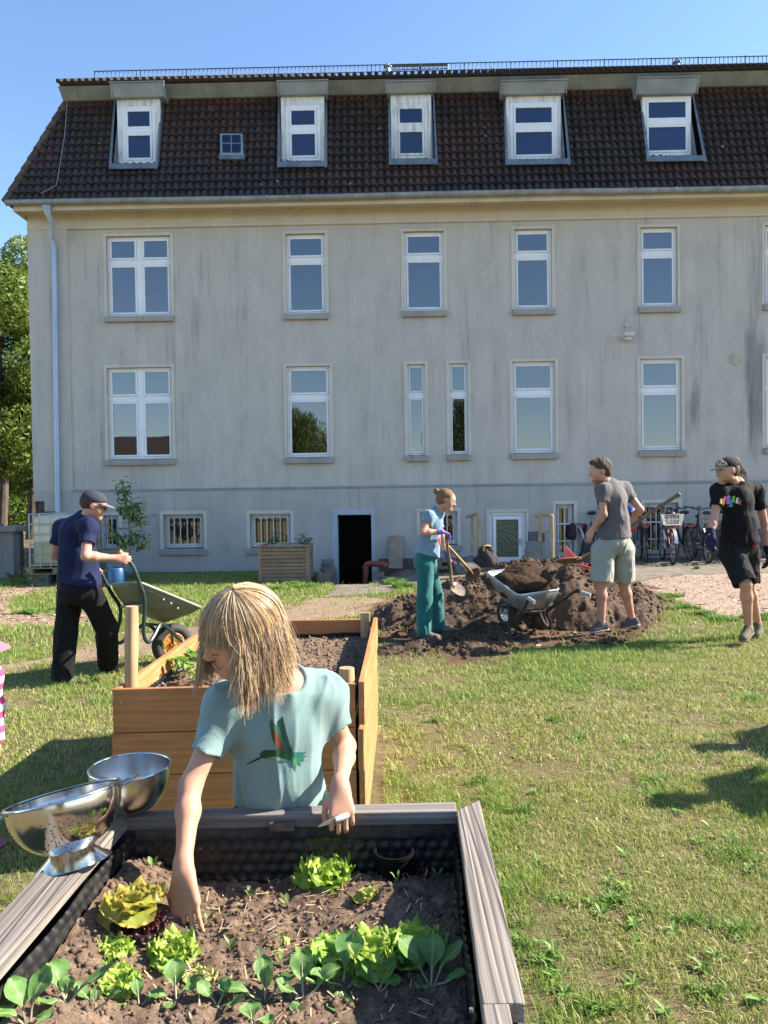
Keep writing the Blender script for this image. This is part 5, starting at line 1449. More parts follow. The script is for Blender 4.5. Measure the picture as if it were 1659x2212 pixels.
for s in (-1, 1):
    mb = MB(); pts = [Vector((s * (rr_ + .0), -.032, -.008)), Vector((s * (rr_ + .02), -.030, -.004)), Vector((s * (rr_ + .036), -.018, -.001)), Vector((s * (rr_ + .040), 0, 0)), Vector((s * (rr_ + .036), .018, -.001)), Vector((s * (rr_ + .02), .030, -.004)), Vector((s * (rr_ + .0), .032, -.008))]
    Rz = Matrix.Rotation(R(25), 4, 'Z'); mb.tube([Rt.to_3x3() @ (Rz.to_3x3() @ p) for p in pts], .0075, 10, flat=.35, up=(0, 0, 1)); mb.build('handle', M_st, cld, smooth_=True)
for k in range(7):
    V, F, ed, S = leaf(.10, .075, .8, .1, .008, .1, k + 400, 9, 7, .8, .5); V = rotz(V, k * .9) + np.array((.02 * math.cos(k), .02 * math.sin(k), -.07 + .005 * k))
    o = link('lettuce_leaf', mesh_from('lettuce_leaf', V, F, [M_let], True, col=np.full((len(V), 3), (.12, .26, .05) if k % 3 else (.05, .02, .03)) * (.8 + .1 * k)), None, tuple(cc)); tag(o, 'picked lettuce leaf lying in the colander', 'lettuce leaf', 'picked leaves in the colander')
bc = J(283, 1758, 1.872); r0 = .097
mb = MB(); pf = [(r, z + .112) for r, z in bowlprof(r0, .112, 18, 2.5)]
mb.lathe(shell(pf), 64, (bc.x, bc.y, ZR + .001)); bw = mb.build('mixing_bowl', M_br, None, base=(bc.x, bc.y, ZR), smooth_=True, sharp=70); tag(bw, 'plain brushed steel bowl on the corner of the near bed behind the colander', 'bowl')
mb = MB(); mb.tube([Vector((bc.x + r0 * math.cos(a), bc.y + r0 * math.sin(a), ZR + .113)) for a in np.linspace(0, 2 * math.pi, 65)[:-1]], .0028, 8, closed=True)
mb.build('rim', M_st, bw, True, smooth_=True)
# ============================================================ people
def skinmat(name, c, c2):
    m, nt, b = newmat(name)
    n = _noise(nt, _coord(nt), 22, 6, .7)
    nt.links.new(_mix(nt, .5, _ramp(nt, n, [(.3, c), (.7, c2)]), _ramp(nt, _noise(nt, _coord(nt), 7, 3), [(.35, tuple(v * 1.08 for v in c)), (.7, (c2[0] * 1.02, c2[1] * .86, c2[2] * .82))])), b.inputs['Base Color'])
    b.inputs['Roughness'].default_value = .58; b.inputs['Subsurface Weight'].default_value = .12
    b.inputs['Subsurface Radius'].default_value = (.012, .004, .002); b.inputs['Subsurface Scale'].default_value = 1.0
    b.inputs['Specular IOR Level'].default_value = .35
    _bump(nt, b, _noise(nt, _coord(nt), 160, 3), .12, .001)
    return m
M_skin = skinmat('skin_adult', (.50, .28, .195), (.40, .20, .14))
M_sking = skinmat('skin_child', (.50, .28, .185), (.44, .23, .15))
def cloth(name, c, c2=None, rough=.85, weave=260, sheen=.25):
    m, nt, b = newmat(name)
    n = _noise(nt, _coord(nt), 5, 4)
    nt.links.new(_ramp(nt, n, [(.35, c), (.65, c2 or tuple(v * .86 for v in c))]), b.inputs['Base Color'])
    b.inputs['Roughness'].default_value = rough; b.inputs['Sheen Weight'].default_value = sheen if max(c) > .1 else 0; b.inputs['Specular IOR Level'].default_value = .2
    _bump(nt, b, _mix(nt, .5, _noise(nt, _coord(nt, (1, 1, .5)), 9, 3, .5), _noise(nt, _coord(nt), weave, 2)), .18, .012)
    return m
M_hairb = attrmat('blonde_hair', .38, trans=.12, spec=.55)
def hairmat(name, c): return pm(name, c, tuple(v * .55 for v in c), 60, .8, stretch=(1, 1, .25), bump=.6, bscale=90, dist=.004)
M_hairbrown = hairmat('brown_hair', (.20, .105, .055)); M_hairdk = hairmat('dark_hair', (.075, .042, .025)); M_hairlt = hairmat('light_brown_hair', (.24, .14, .08))
M_eyew = pm('eye_white', (.40, .37, .34), None, 5, .4); M_iris = pm('eye_iris', (.05, .035, .025), None, 5, .2)
def nz(v): v = Vector(v); return v.normalized()
def frame(f, u):
    f = nz(f); u = Vector(u); u = (u - f * u.dot(f)).normalized(); r = f.cross(u)   # r: figure's right
    return Matrix((r, f, u)).transposed()       # local (x right, y forward, z up)
def head_ops(S, c, Rm, H, child=False, jaw=1.0, nose=1.0):
    P = lambda x, y, z: Vector(c) + Rm @ (Vector((x, y, z)) * H)
    E = lambda p, r, k=.06, sub=False: S.ell(P(*p), tuple(q * H for q in r), Rm, k * H, sub)
    Cn = lambda a, b, ra, rb, k=.06: S.cone(P(*a), P(*b), ra * H, rb * H, k * H)
    E((0, -.06, .14), (.335, .42, .36), .1)
    Cn((0, .12, .02), (0, .20, -.30), .27, .15 * jaw, .14)
    E((0, .26, -.37), (.13 * jaw, .11, .11), .1)
    for s in (-1, 1):
        E((s * .17, .19, -.10), (.14, .13, .16), .1); E((s * .19, .02, -.24), (.10 * jaw, .15, .13), .12)
    E((0, .30, .11), (.22, .07, .07), .08)
    for s in (-1, 1): E((s * .13, .385, .02), (.075, .05, .05), .05, True)
    Cn((0, .36, .05), (0, .455 * (1 if not child else .97), -.085), .032, .045 * nose, .06)
    for s in (-1, 1): E((s * .045, .405, -.105), (.035, .045, .03), .04)
    E((0, .355, -.235), (.095, .045, .018), .02); E((0, .350, -.268), (.08, .045, .02), .02); E((0, .40, -.252), (.09, .02, .006), .012, True)
    for s in (-1, 1):
        E((s * .13, .325, .02), (.062, .055, .045), .01)
        E((s * .345, -.03, .0), (.03, .085, .12), .03); E((s * .375, -.01, .01), (.015, .045, .07), .02, True)
def eyes(parent, c, Rm, H, closed=.5):
    for s in (-1, 1):
        p = Vector(c) + Rm @ (Vector((s * .13, .338, .012)) * H)
        mb = MB(); mb.sphere(p, .047 * H, 14, 10); e = mb.build('eye', M_eyew, parent, True, smooth_=True)
        q = p + Rm @ (Vector((0, .040, -.008)) * H); mb = MB(); mb.sphere(q, .016 * H, 10, 8); mb.build('iris', M_iris, e, True, smooth_=True)
def brows(parent, c, Rm, H, mat):
    for s in (-1, 1):
        P = [Vector(c) + Rm @ (Vector(q) * H) for q in ((s * .06, .385, .095), (s * .13, .385, .12), (s * .21, .34, .10))]
        mb = MB(); mb.tube(P, [.012 * H, .016 * H, .007 * H], 6); mb.build('eyebrow', mat, parent, True, smooth_=True)
def hand_ops(S, w, d, n, size=1.0, curl=(.5, .6, .5), spread=.0, thumb=1, r0=.0088, k=.006, palm=True, thumb_in=.5, curls=None):
    """w wrist, d towards the fingers, n palm normal (fingers curl to it), thumb side = thumb * d x n"""
    d = nz(d); n = Vector(n); n = (n - d * n.dot(d)).normalized(); t = d.cross(n) * thumb
    w = Vector(w); s = size; segs = []
    kn = [w + d * (.085 * s) + t * (o * s) for o in (.030, .010, -.010, -.029)]
    kn[1] += d * .004 * s; kn[3] -= d * .010 * s
    S.cone(w - d * .012 * s, w + d * .02 * s, .024 * s, .024 * s, .02 * s, flat=(n, .72))
    for q in kn: S.cone(w + d * .01 * s + (q - w).dot(t) * t * .5, q, .015 * s, .0125 * s, .012 * s, flat=(n, .85))
    Ls = [(.040, .025, .020), (.044, .028, .021), (.041, .026, .020), (.032, .020, .018)]
    for i, q in enumerate(kn):
        cu = curls[i] if curls else curl; a = 0; p = q; dd = d; off = (1.5 - i) * spread
        for j in range(3):
            a += cu[j]; dirv = (d * math.cos(a) + n * math.sin(a) + t * off * math.cos(a)).normalized()
            e = p + dirv * Ls[i][j] * s; rr = (r0 - .0008 * j) * s * (.9 if i == 3 else 1)
            S.cone(p, e, rr, rr * .93, k * s); p = e
        segs.append(p)
    tb = w + d * .022 * s + t * .022 * s; td = (d * .62 + t * .62 + n * .35 * thumb_in).normalized(); t1 = tb + td * .036 * s; td2 = (d * .85 + t * .15 + n * .5 * thumb_in).normalized(); t2 = t1 + td2 * .028 * s; t3 = t2 + (d * .8 + n * .6 * thumb_in).normalized() * .022 * s
    S.cone(w + d * .01 * s, t1, .015 * s, .012 * s, .014 * s); S.cone(t1, t2, .0105 * s, .0095 * s, k * s); S.cone(t2, t3, .0095 * s, .008 * s, k * s)
    return segs + [t3]
def folds(amp, fr=(1, 1, 1), seed=0, vert=1.0):
    """cloth folds as displacement"""
    def f(x, y, z):
        a = fbm(x * 5 * fr[0], y * 5 * fr[1], z * 2.4 * fr[2], 2, seed)
        r1 = 1 - np.abs(2 * vn(x * 13 * fr[0] + a * 3, y * 13 * fr[1], z * 4.2 * fr[2] + a * 2, seed + 3) - 1)
        r2 = 1 - np.abs(2 * vn(x * 27 * fr[0], y * 27 * fr[1] + a * 4, z * 8 * fr[2], seed + 5) - 1)
        return -amp * (1.1 * (r1 ** 2 - .4) + .5 * (r2 ** 2 - .4)) 
    return f
def person(label, J_, sc=1.0, H=.235, skin=None, shirt=None, sleeve=.55, pants=None, leglen=1.0, shoes=None, hair=None, group=None, h=.0085, hands=True, gloves=None, girth=1.0, leg_r=1.0, base=None, hem=None, collar=True, face=True, shirt_loose=.012, handkw=None, skin_parts=True, beard=None, folds_amp=.006, waistdrop=0):
    """J_: joints in place space. returns root, dict of objects"""
    j = {k: Vector(v) for k, v in J_.items()}
    skin = skin or M_skin
    b = base or Vector((j['pel'].x, j['pel'].y, 0))
    root = thing('person', label, 'person', b, 0, group)
    fT = nz(j['fT']); up = (j['neck'] - j['pel']).normalized(); lat = (j['shR'] - j['shL']).normalized()
    Rt_ = Matrix((lat, (up.cross(lat)).normalized(), up)).transposed()       # x right, y forward, z up
    if Rt_.col[1].dot(fT) < 0: Rt_ = Matrix((lat, -(up.cross(lat)).normalized(), up)).transposed()
    Rh = frame(j['fH'], j['uH'])
    S = SDF(); g = girth * sc
    def torso(S, i=0.0, kk=.05):
        S.ell(j['chest'], ((.150 * g + i), (.100 * g + i), (.17 * sc + i)), Rt_, kk)
        S.cone(j['shL'], j['shR'], .050 * g + i, None, kk, flat=(Rt_.col[1], .95))
        S.ell(j['belly'], (.135 * g + i, .098 * g + i, .16 * sc + i), Rt_, kk)
        S.cone(j['chest'], j['belly'], .112 * g + i, .108 * g + i, kk)
        S.cone(j['neck'], j['chest'], .052 * g + i, .10 * g + i, kk)
        for q_ in 'LR': S.cone(j['neck'] - up * .015 * sc, j['sh' + q_], .046 * g + i, .040 * g + i, kk)
    def pelvis(S, i=0.0):
        S.ell(j['pel'], (.155 * g + i, .110 * g + i, .12 * sc + i), Rt_, .04)
        S.ell(j['pel'] - Rt_.col[1] * .045 * g - up * .03, (.13 * g + i, .085 * g + i, .09 * sc + i), Rt_, .05)
    torso(S); pelvis(S)
    if 'head' in j:
        head_ops(S, j['head'], Rh, H, child=sc < .85)
        nb = j['head'] + Rh @ Vector((0, -.10 * H, -.22 * H)); S.cone(j['neck'] - up * .02, nb, .058 * sc, .050 * sc, .03)
    for s in 'LR':
        S.chain([j['sh' + s], j['el' + s]], [.046 * g, .037 * sc], .03)
        S.ell(j['sh' + s], .041 * g, None, .05)
        mid = j['el' + s].lerp(j['wr' + s], .3)
        S.chain([j['el' + s], mid, j['wr' + s]], [.036 * sc, .038 * sc, .0235 * sc], .02)
        if s + 'd' in j:
            kw = dict(size=sc * .98, thumb=1 if s == 'R' else -1); kw.update((handkw or {}).get(s, {}))
            hand_ops(S, j['wr' + s], j[s + 'd'], j[s + 'n'], **kw)
        lg = leg_r * sc
        S.chain([j['hip' + s], j['kn' + s]], [.082 * lg, .054 * lg], .03)
        cm = j['kn' + s].lerp(j['an' + s], .3) + (Vector(j['fL' + s]) * -.012 if 'fL' + s in j else Vector())
        S.chain([j['kn' + s], cm, j['an' + s]], [.052 * lg, .056 * lg, .034 * lg], .03)
        S.cone(j['an' + s], j['toe' + s].lerp(j['an' + s], .75), .034 * sc, .024 * sc, .02)
    out = {'root': root}
    bo = soft(S, 'body', h, skin, root); out['body'] = bo
    if face and 'head' in j: eyes(bo, j['head'], Rh, H)
    if shirt:
        S = SDF(); i = shirt_loose
        torso(S, i); hz = hem or (j['pel'] + up * .0)
        S.ell(j['pel'] + up * .04, (.158 * g + i + .014, .115 * g + i + .022, .15 * sc), Rt_, .06)
        S.cone(j['belly'], j['pel'], .125 * g + i, .135 * g + i, .05)
        S.plane(hz, -up)
        for s in 'LR':
            e = j['sh' + s].lerp(j['el' + s], sleeve)
            S.cone(j['sh' + s], e, .043 * g + i, .048 * g + i, .05, cap=True)
            S.ell(j['sh' + s], .040 * g + i, None, .06)
            if sleeve < 1: S.cone(j['sh' + s].lerp(j['el' + s], sleeve * .55), j['sh' + s].lerp(j['el' + s], sleeve * 1.2), .040 * sc, .046 * g + i * .6, .006, sub=True)
            else:
                S.cone(e, e.lerp(j['wr' + s], .92), .046 * g + i, .034 * sc + i, .03)
        if collar: S.ell(j['neck'] + up * .055 * sc + Rt_.col[1] * .035 * sc, (.078 * sc, .085 * sc, .055 * sc), Rt_, .008, True)
        ax = None
        out['shirt'] = soft(S, 'shirt', h * .9, shirt, root, folds(folds_amp, seed=int(abs(b.x * 7)) + 3), 1)
    if pants:
        S = SDF(); i = .014
        pelvis(S, i + .004)
        S.ell(j['pel'] + up * .07, (.145 * g + i, .11 * g + i, .09), Rt_, .04)
        for s in 'LR':
            r0, r1, r2 = pants[1]
            if leglen <= 1:
                e = j['kn' + s] if leglen == 1 else j['hip' + s].lerp(j['kn' + s], leglen)
                S.cone(j['hip' + s], e, r0 * sc, r1 * sc, .03, cap=True)
                if j['kn' + s].z < e.z - .01: S.cone(j['hip' + s].lerp(e, .8), e + (e - j['hip' + s]) * .1, (r1 - .025) * sc, (r1 - .012) * sc, .005, sub=True)
                S.ell(j['hip' + s], r0 * sc, None, .04)
            else:
                S.cone(j['hip' + s], j['kn' + s], r0 * sc, r1 * sc, .03)
                e = j['kn' + s].lerp(j['an' + s], leglen - 1)
                S.cone(j['kn' + s], e, r1 * sc, r2 * sc, .03)
        S.plane(j['pel'] + up * .10, up)
        out['trousers'] = soft(S, 'trousers', h * .95, pants[0], root, folds(folds_amp * 1.3, (1, 1, 1.3), seed=9), 1)
    if shoes:
        for s in 'LR':
            fd = (j['toe' + s] - j['an' + s]); fd = Vector((fd.x, fd.y, 0)).normalized(); pt = Matrix.Rotation(0, 3, 'X')
            an = j['an' + s]; toe = j['toe' + s]; sole = Vector((0, 0, -1)); L = .27 * sc
            heel = an - fd * .045 * sc + Vector((0, 0, -.055 * sc)); tip = toe
            ax = (tip - heel).normalized(); nn = (Vector((0, 0, 1)) - ax * ax.z).normalized()
            S = SDF(); S.cone(heel + nn * .012 * sc, tip - ax * .045 * sc, .036 * sc, .040 * sc, .02, flat=(nn, .9)); S.cone(heel + nn * .045 * sc, an + Vector((0, 0, -.005)), .034 * sc, .036 * sc, .03)
            S.cone(an - nn * .01 + ax * .03, tip - ax * .07 * sc, .036 * sc, .034 * sc, .03); S.plane(heel - nn * .018 * sc, -nn)
            S.ell(an + Vector((0, 0, .035)), (.030 * sc, .03 * sc, .03 * sc), None, .006, True)
            sh = soft(S, 'shoe', h * .8, shoes[0], root)
            S = SDF(); S.cone(heel, tip - ax * .045 * sc, .042 * sc, .046 * sc, .02); S.plane(heel - nn * .006 * sc, nn); S.plane(heel - nn * .028 * sc, -nn)
            soft(S, 'sole', h * .7, shoes[1], sh)
    out['Rh'] = Rh; out['Rt'] = Rt_; out['j'] = j; out['H'] = H
    return out
def gloves_on(o, mat, sides, handkw=None, sc=1.0):
    j = o['j']
    for s in sides:
        S = SDF(); kw = dict(size=sc * 1.06, thumb=1 if s == 'R' else -1, r0=.0112); kw.update((handkw or {}).get(s, {}))
        hand_ops(S, j['wr' + s], j[s + 'd'], j[s + 'n'], **kw)
        a = j['wr' + s]; e = j['el' + s]; S.cone(a + (e - a).normalized() * .06, a, .036 * sc, .031 * sc, .02, cap=True)
        soft(S, 'glove', .006, mat, o['root'])
def hair_cap(o, mat, ops, h=.006, amp=.004, name='hair'):
    S = SDF(); c = o['j']['head']; Rm = o['Rh']; H = o['H']
    for q in ops:
        if q[0] == 'e': S.ell(Vector(c) + Rm @ (Vector(q[1]) * H), tuple(v * H for v in q[2]), Rm, .05 * H, q[3] if len(q) > 3 else False)
        if q[0] == 'c': S.cone(Vector(c) + Rm @ (Vector(q[1]) * H), Vector(c) + Rm @ (Vector(q[2]) * H), q[3] * H, q[4] * H, .04 * H)
        if q[0] == 'p': S.plane(Vector(c) + Rm @ (Vector(q[1]) * H), Rm @ Vector(q[2]), .03 * H)
    def dsp(x, y, z): return amp * 2 * (fbm(x * 40, y * 40, z * 22, 3, 4) - .5)
    return soft(S, name, h, mat, o['root'], dsp)
def decal(name, target, polys, parent, step, mat=None, off=.0016):
    """printed picture lying on the cloth: polys = [(colour, [(vx,vy)..])] drawn in order, laid along the sight line onto the cloth"""
    V, Q = o_bvh[target.name]
    bvh = BVHTree.FromPolygons([Vector(v) for v in V], [tuple(int(i) for i in q) for q in Q])
    xs_ = [p[0] for c, P in polys for p in P]; ys_ = [p[1] for c, P in polys for p in P]
    gx = np.arange(min(xs_) - step, max(xs_) + 2 * step, step); gy = np.arange(min(ys_) - step, max(ys_) + 2 * step, step)
    GX, GY = np.meshgrid((gx[:-1] + gx[1:]) / 2, (gy[:-1] + gy[1:]) / 2)
    colr = np.full(GX.shape + (3,), -1.0)
    for c, P in polys:
        d = sdpoly(GX, GY, P); colr[d < 0] = c
    pts = {}; Vv, Ff, Cc = [], [], []
    o_ = Vector((0, 0, CAM_H))
    def hit(i, j_):
        if (i, j_) not in pts:
            r = ray(gx[i], gy[j_]); h_ = bvh.ray_cast(o_, r.normalized())
            pts[i, j_] = None if h_[0] is None else (h_[0] - r.normalized() * off)
        return pts[i, j_]
    for jy in range(GX.shape[0]):
        for ix in range(GX.shape[1]):
            if colr[jy, ix, 0] < 0: continue
            q = [hit(ix, jy), hit(ix + 1, jy), hit(ix + 1, jy + 1), hit(ix, jy + 1)]
            if any(v is None for v in q): continue
            n0 = len(Vv); Vv += q; Ff.append((n0 + 3, n0 + 2, n0 + 1, n0)); Cc += [colr[jy, ix]] * 4
    if not Vv: return
    return link(name, mesh_from(name, np.array([tuple(v) for v in Vv]) - org(parent), Ff, [mat or M_print], True, col=np.array(Cc)), parent)
M_print = attrmat('shirt_print', .8, spec=.2)

# ------------------------------------------------ the girl
M_tee = cloth('mint_jersey', (.185, .285, .28), (.165, .255, .25), .8)
gj = dict(head=J(519, 1368, 1.80), fH=(-.83, -.46, -.36), uH=(.30, -.12, .95), neck=J(612, 1478, 1.93), fT=(-.45, -.9, -.1),
          chest=J(596, 1570, 1.945), belly=J(603, 1675, 1.975), pel=J(612, 1765, 2.06),
          shR=J(492, 1524, 1.90), shL=J(694, 1500, 1.985), elR=J(410, 1700, 1.80), wrR=J(396, 1880, 1.665), elL=J(746, 1612, 2.03), wrL=J(735, 1698, 1.845),
          hipR=J(575, 1800, 2.08), hipL=J(650, 1800, 2.10), knR=(-.29, 2.06, .40), knL=(-.20, 2.12, .40), anR=(-.30, 2.14, .08), anL=(-.19, 2.20, .08), toeR=(-.31, 2.02, .03), toeL=(-.20, 2.08, .03),
          Rd=(J(407, 2028, 1.60) - J(396, 1880, 1.665)), Rn=(.25, .95, .1), Ld=(.08, -.55, -.75), Ln=(-.1, .85, -.5))
gh_kw = {'R': dict(size=.92, curl=(.12, .15, .1), spread=.03, r0=.0078, k=.0025, thumb_in=.6, thumb=-1), 'L': dict(size=.80, curls=[(.75, 1.2, .6), (.6, 1.1, .6), (.55, 1.0, .6), (.5, .9, .6)], spread=.05, r0=.0086, k=.004, thumb_in=.7)}
GI = person('blonde girl in a mint hummingbird t-shirt leaning over the near bed to pick lettuce', gj, .70, .208, M_sking, M_tee, .60, (cloth('dark_plaid_shorts', (.012, .045, .045), (.006, .02, .025)), (.12, .10, .09)), .5, (cloth('girl_sandal', (.12, .05, .06)), pm('sole_dark', (.03, .03, .03))), h=.0042, hem=J(604, 1757, 1.93), handkw=gh_kw, girth=.98, shirt_loose=.011, folds_amp=.010, face=True)
# lashes and brow
H_ = .208; c_ = gj['head']; Rm = GI['Rh']
for s in (-1, 1):
    mb = MB(); mb.tube([Vector(c_) + Rm @ (Vector(q) * H_) for q in ((s * .075, .378, .000), (s * .13, .392, -.014), (s * .19, .36, -.004))], [.0008, .0016, .0008], 5)
    mb.build('eyelash', M_hairdk, GI['body'], True)
mb = MB()
S = SDF()
for s in (-1, 1): S.ell(Vector(c_) + Rm @ (Vector((s * .13, .338, .018)) * H_), (.056 * H_, .056 * H_, .052 * H_), Rm, .002)
S.plane(Vector(c_) + Rm @ (Vector((0, .34, -.010)) * H_), Rm @ Vector((0, .15, -1)))
soft(S, 'eyelids', .002, M_sking, GI['body'])
S = SDF()
for q, rr_2 in (((0, .385, -.236), (.085, .025, .018)), ((0, .38, -.266), (.07, .026, .019))): S.ell(Vector(c_) + Rm @ (Vector(q) * H_), tuple(v * H_ for v in rr_2), Rm, .004)
soft(S, 'lips', .0016, pm('lip_pink', (.50, .22, .16), None, 30, .45), GI['body'])
brows(GI['body'], c_, Rm, H_, M_hairlt)
# hair: strands from the crown over the skull, then hanging
def strands(root, c, Rm, H, n, target, name='hair'):
    r_ = np.random.default_rng(12); V_, F_, C_ = [], [], []; n0 = 0
    ctr = Vector(c) + Rm @ (Vector((0, -.06, .14)) * H); rad = np.array((.352, .438, .385)) * H
    Rn = np.array(Rm); K = 16
    gdown = np.array((0, 0, -1.0)); gl = Rn.T @ gdown
    clump_az = r_.uniform(-math.pi, math.pi, 330); cl_rand = r_.random((330, 4))
    for i in range(n):
        ci = r_.integers(0, 330); az = clump_az[ci] + r_.normal(0, .05) * (4 if r_.random() < .2 else 1)      # 0 = face, + = right
        cr = cl_rand[ci]
        azw = ((az + math.pi) % (2 * math.pi)) - math.pi; face = -.98 < azw < .62
        layer = r_.random()
        # over the skull
        if face: tend = 1.30 + .16 * cr[0] + r_.normal(0, .03)
        else: tend = 1.50
        t0 = .05 + .25 * r_.random() ** 2 if not face else .12 * r_.random() + .05
        th_ = np.linspace(t0, tend, 8)
        P = []
        part = 1.0 + .06 * layer + .03 * cr[1]
        for q in th_:
            a2 = az
            loc = np.array((math.sin(q) * math.sin(a2), math.sin(q) * math.cos(a2), math.cos(q))) * rad * part
            P.append(loc)
        pts = [np.array(tuple(ctr)) + Rn @ p for p in P]
        # hanging
        if not face:
            L = H * (.46 + .38 * cr[2] + .05 * r_.normal()) ; side = Rn @ (np.array((math.sin(az), math.cos(az), 0)))
            if abs(az) < 1.15: L *= .95
            p = pts[-1].copy(); d = (pts[-1] - pts[-2]); d /= np.linalg.norm(d); da = np.clip(az - clump_az[ci], -.15, .15)
            tv = Rn @ np.array((math.cos(az), -math.sin(az), 0)) * da * rad[0] * .085
            out = side * (.22 + .42 * cr[3]); nseg = 10
            for s_ in range(nseg):
                f = s_ / nseg
                tgt = gdown + out * (.35 if f < .5 else .9 * (f - .3)) + np.array((.05, -.03, 0)) * math.sin(5 * f + 6 * cr[0]) * 3.2
                d = d * .45 + tgt / np.linalg.norm(tgt) * .55; d /= np.linalg.norm(d)
                p = p - tv * 1.0 + d * L / nseg + Rn @ np.array((math.cos(11 * f + cr[1] * 9), math.sin(9 * f + cr[2] * 9), 0)) * .0014
                pts.append(p.copy())
        else:
            p = pts[-1].copy(); d = pts[-1] - pts[-2]; d /= np.linalg.norm(d)
            for s_ in range(3): d = d * .7 + gdown * .3; p = p + d * H * .035; pts.append(p.copy())
        pts = np.array(pts); m = len(pts)
        T = np.gradient(pts, axis=0); T /= np.linalg.norm(T, axis=1)[:, None]
        Nn = pts - np.array(tuple(ctr)); Nn -= T * (Nn * T).sum(1)[:, None]; Nn /= np.linalg.norm(Nn, axis=1)[:, None] + 1e-9
        Bn = np.cross(T, Nn)
        wv = np.linspace(1, .35, m) * (.0007 + .0006 * r_.random())
        jit = Bn * (r_.normal(0, .0026)) + Nn * (r_.normal(0, .0016)) + (np.linspace(0, 1, m) ** 2)[:, None] * r_.normal(0, .0035 if r_.random() > .04 else .02, 3)
        ring = [pts + jit + wv[:, None] * (Nn * math.cos(a) * .7 + Bn * math.sin(a)) for a in (0, 2.1, 4.2)]
        V = np.stack(ring, 1).reshape(-1, 3)
        k0 = np.arange(m - 1)[:, None] * 3
        F = np.concatenate([k0 + np.array([[a, (a + 1) % 3, (a + 1) % 3 + 3, a + 3]]) for a in range(3)], 0).reshape(-1, 4)
        base = np.array((.68, .47, .275)) * (.58 + .55 * r_.random()) * (.70 + .5 * cr[0]); 
        if r_.random() < .22: base = base * np.array((.55, .52, .5))
        if r_.random() < .18: base = np.array((.82, .62, .36))
        V_.append(V); F_.append(F + n0); n0 += len(V); C_.append(np.repeat(base[None], len(V), 0))
    return link(name, mesh_from(name, np.vstack(V_) - org(root), np.vstack(F_), [M_hairb], True, col=np.vstack(C_)), root)
hr = strands(GI['root'], c_, Rm, H_, 9500, None)
S = SDF(); S.ell(Vector(c_) + Rm @ (Vector((0, -.07, .15)) * H_), tuple(v * H_ for v in (.352, .425, .375)), Rm, .01); S.ell(Vector(c_) + Rm @ (Vector((0, -.16, -.14)) * H_), tuple(v * H_ for v in (.33, .30, .34)), Rm, .04)
S.plane(Vector(c_) + Rm @ (Vector((0, .30, .22)) * H_), Rm @ Vector((0, .85, -.5)), .01)
soft(S, 'scalp_hair', .005, pm('hair_under', (.30, .19, .09), (.17, .10, .05), 60, .6), hr)
# fingernails on the picking hand and the knife
kn0 = J(685, 1787, 1.73); kn1 = J(724, 1771, 1.745); kn2 = J(752, 1761, 1.765)
kt = thing('knife', 'small worn kitchen knife held point down-left in the girl\'s left hand', 'knife', kn1)
mb = MB(); n_ = (kn1 - kn0).cross(Vector((0, 1, 0))).normalized()
mb.prism([kn0, kn0.lerp(kn1, .35) + n_ * .0055, kn1 + n_ * .006, kn1 - n_ * .005, kn0.lerp(kn1, .3) - n_ * .003], Vector((0, .0014, 0))); mb.build('blade', pm('knife_blade', (.55, .53, .48), (.35, .30, .25), 90, .35, .8), kt, True)
mb = MB(); mb.tube([kn1 - (kn1 - kn2) * .25 * 0, kn1.lerp(kn2, .5), kn2], [.0055, .0075, .007], 10); mb.build('handle', pm('knife_handle', (.45, .52, .54), None, 9, .4), kt, True, smooth_=True)
# hummingbird print
z8 = lambda x, y: ((600 + x / 1.659) / 1.8228, (2200 + y / 1.659) / 1.8228)
bird = [((.07, .16, .11), [(765, 1085), (775, 1045), (800, 1075), (840, 1110), (880, 1160), (900, 1250), (860, 1265), (810, 1240), (780, 1170)]),
        ((.20, .07, .04), [(775, 1120), (800, 1130), (840, 1180), (865, 1250), (815, 1240), (790, 1190)]),
        ((.02, .09, .07), [(820, 1060), (850, 1030), (868, 1100), (890, 1190), (915, 1260), (880, 1265), (850, 1180)]),
        ((.03, .12, .06), [(700, 1275), (720, 1255), (750, 1250), (800, 1252), (860, 1248), (905, 1260), (915, 1290), (900, 1320), (850, 1318), (790, 1300), (740, 1305), (705, 1300)]),
        ((.30, .42, .30), [(745, 1300), (800, 1290), (850, 1305), (885, 1318), (840, 1322), (790, 1315), (750, 1310)]),
        ((.40, .06, .04), [(745, 1290), (765, 1288), (770, 1302), (748, 1304)]),
        ((.02, .03, .03), [(702, 1295), (615, 1342), (618, 1347), (710, 1305)]),
        ((.05, .25, .20), [(905, 1262), (960, 1265), (1008, 1262), (985, 1285), (1010, 1290), (985, 1300), (995, 1325), (965, 1315), (975, 1360), (945, 1330), (935, 1392), (915, 1340), (900, 1310)]),
        ((.10, .35, .10), [(915, 1300), (945, 1305), (950, 1340), (932, 1350)])]
decal('hummingbird_print', GI['shirt'], [(tuple(v * .6 for v in c), [z8(*p) for p in P]) for c, P in bird], GI['shirt'], .9)

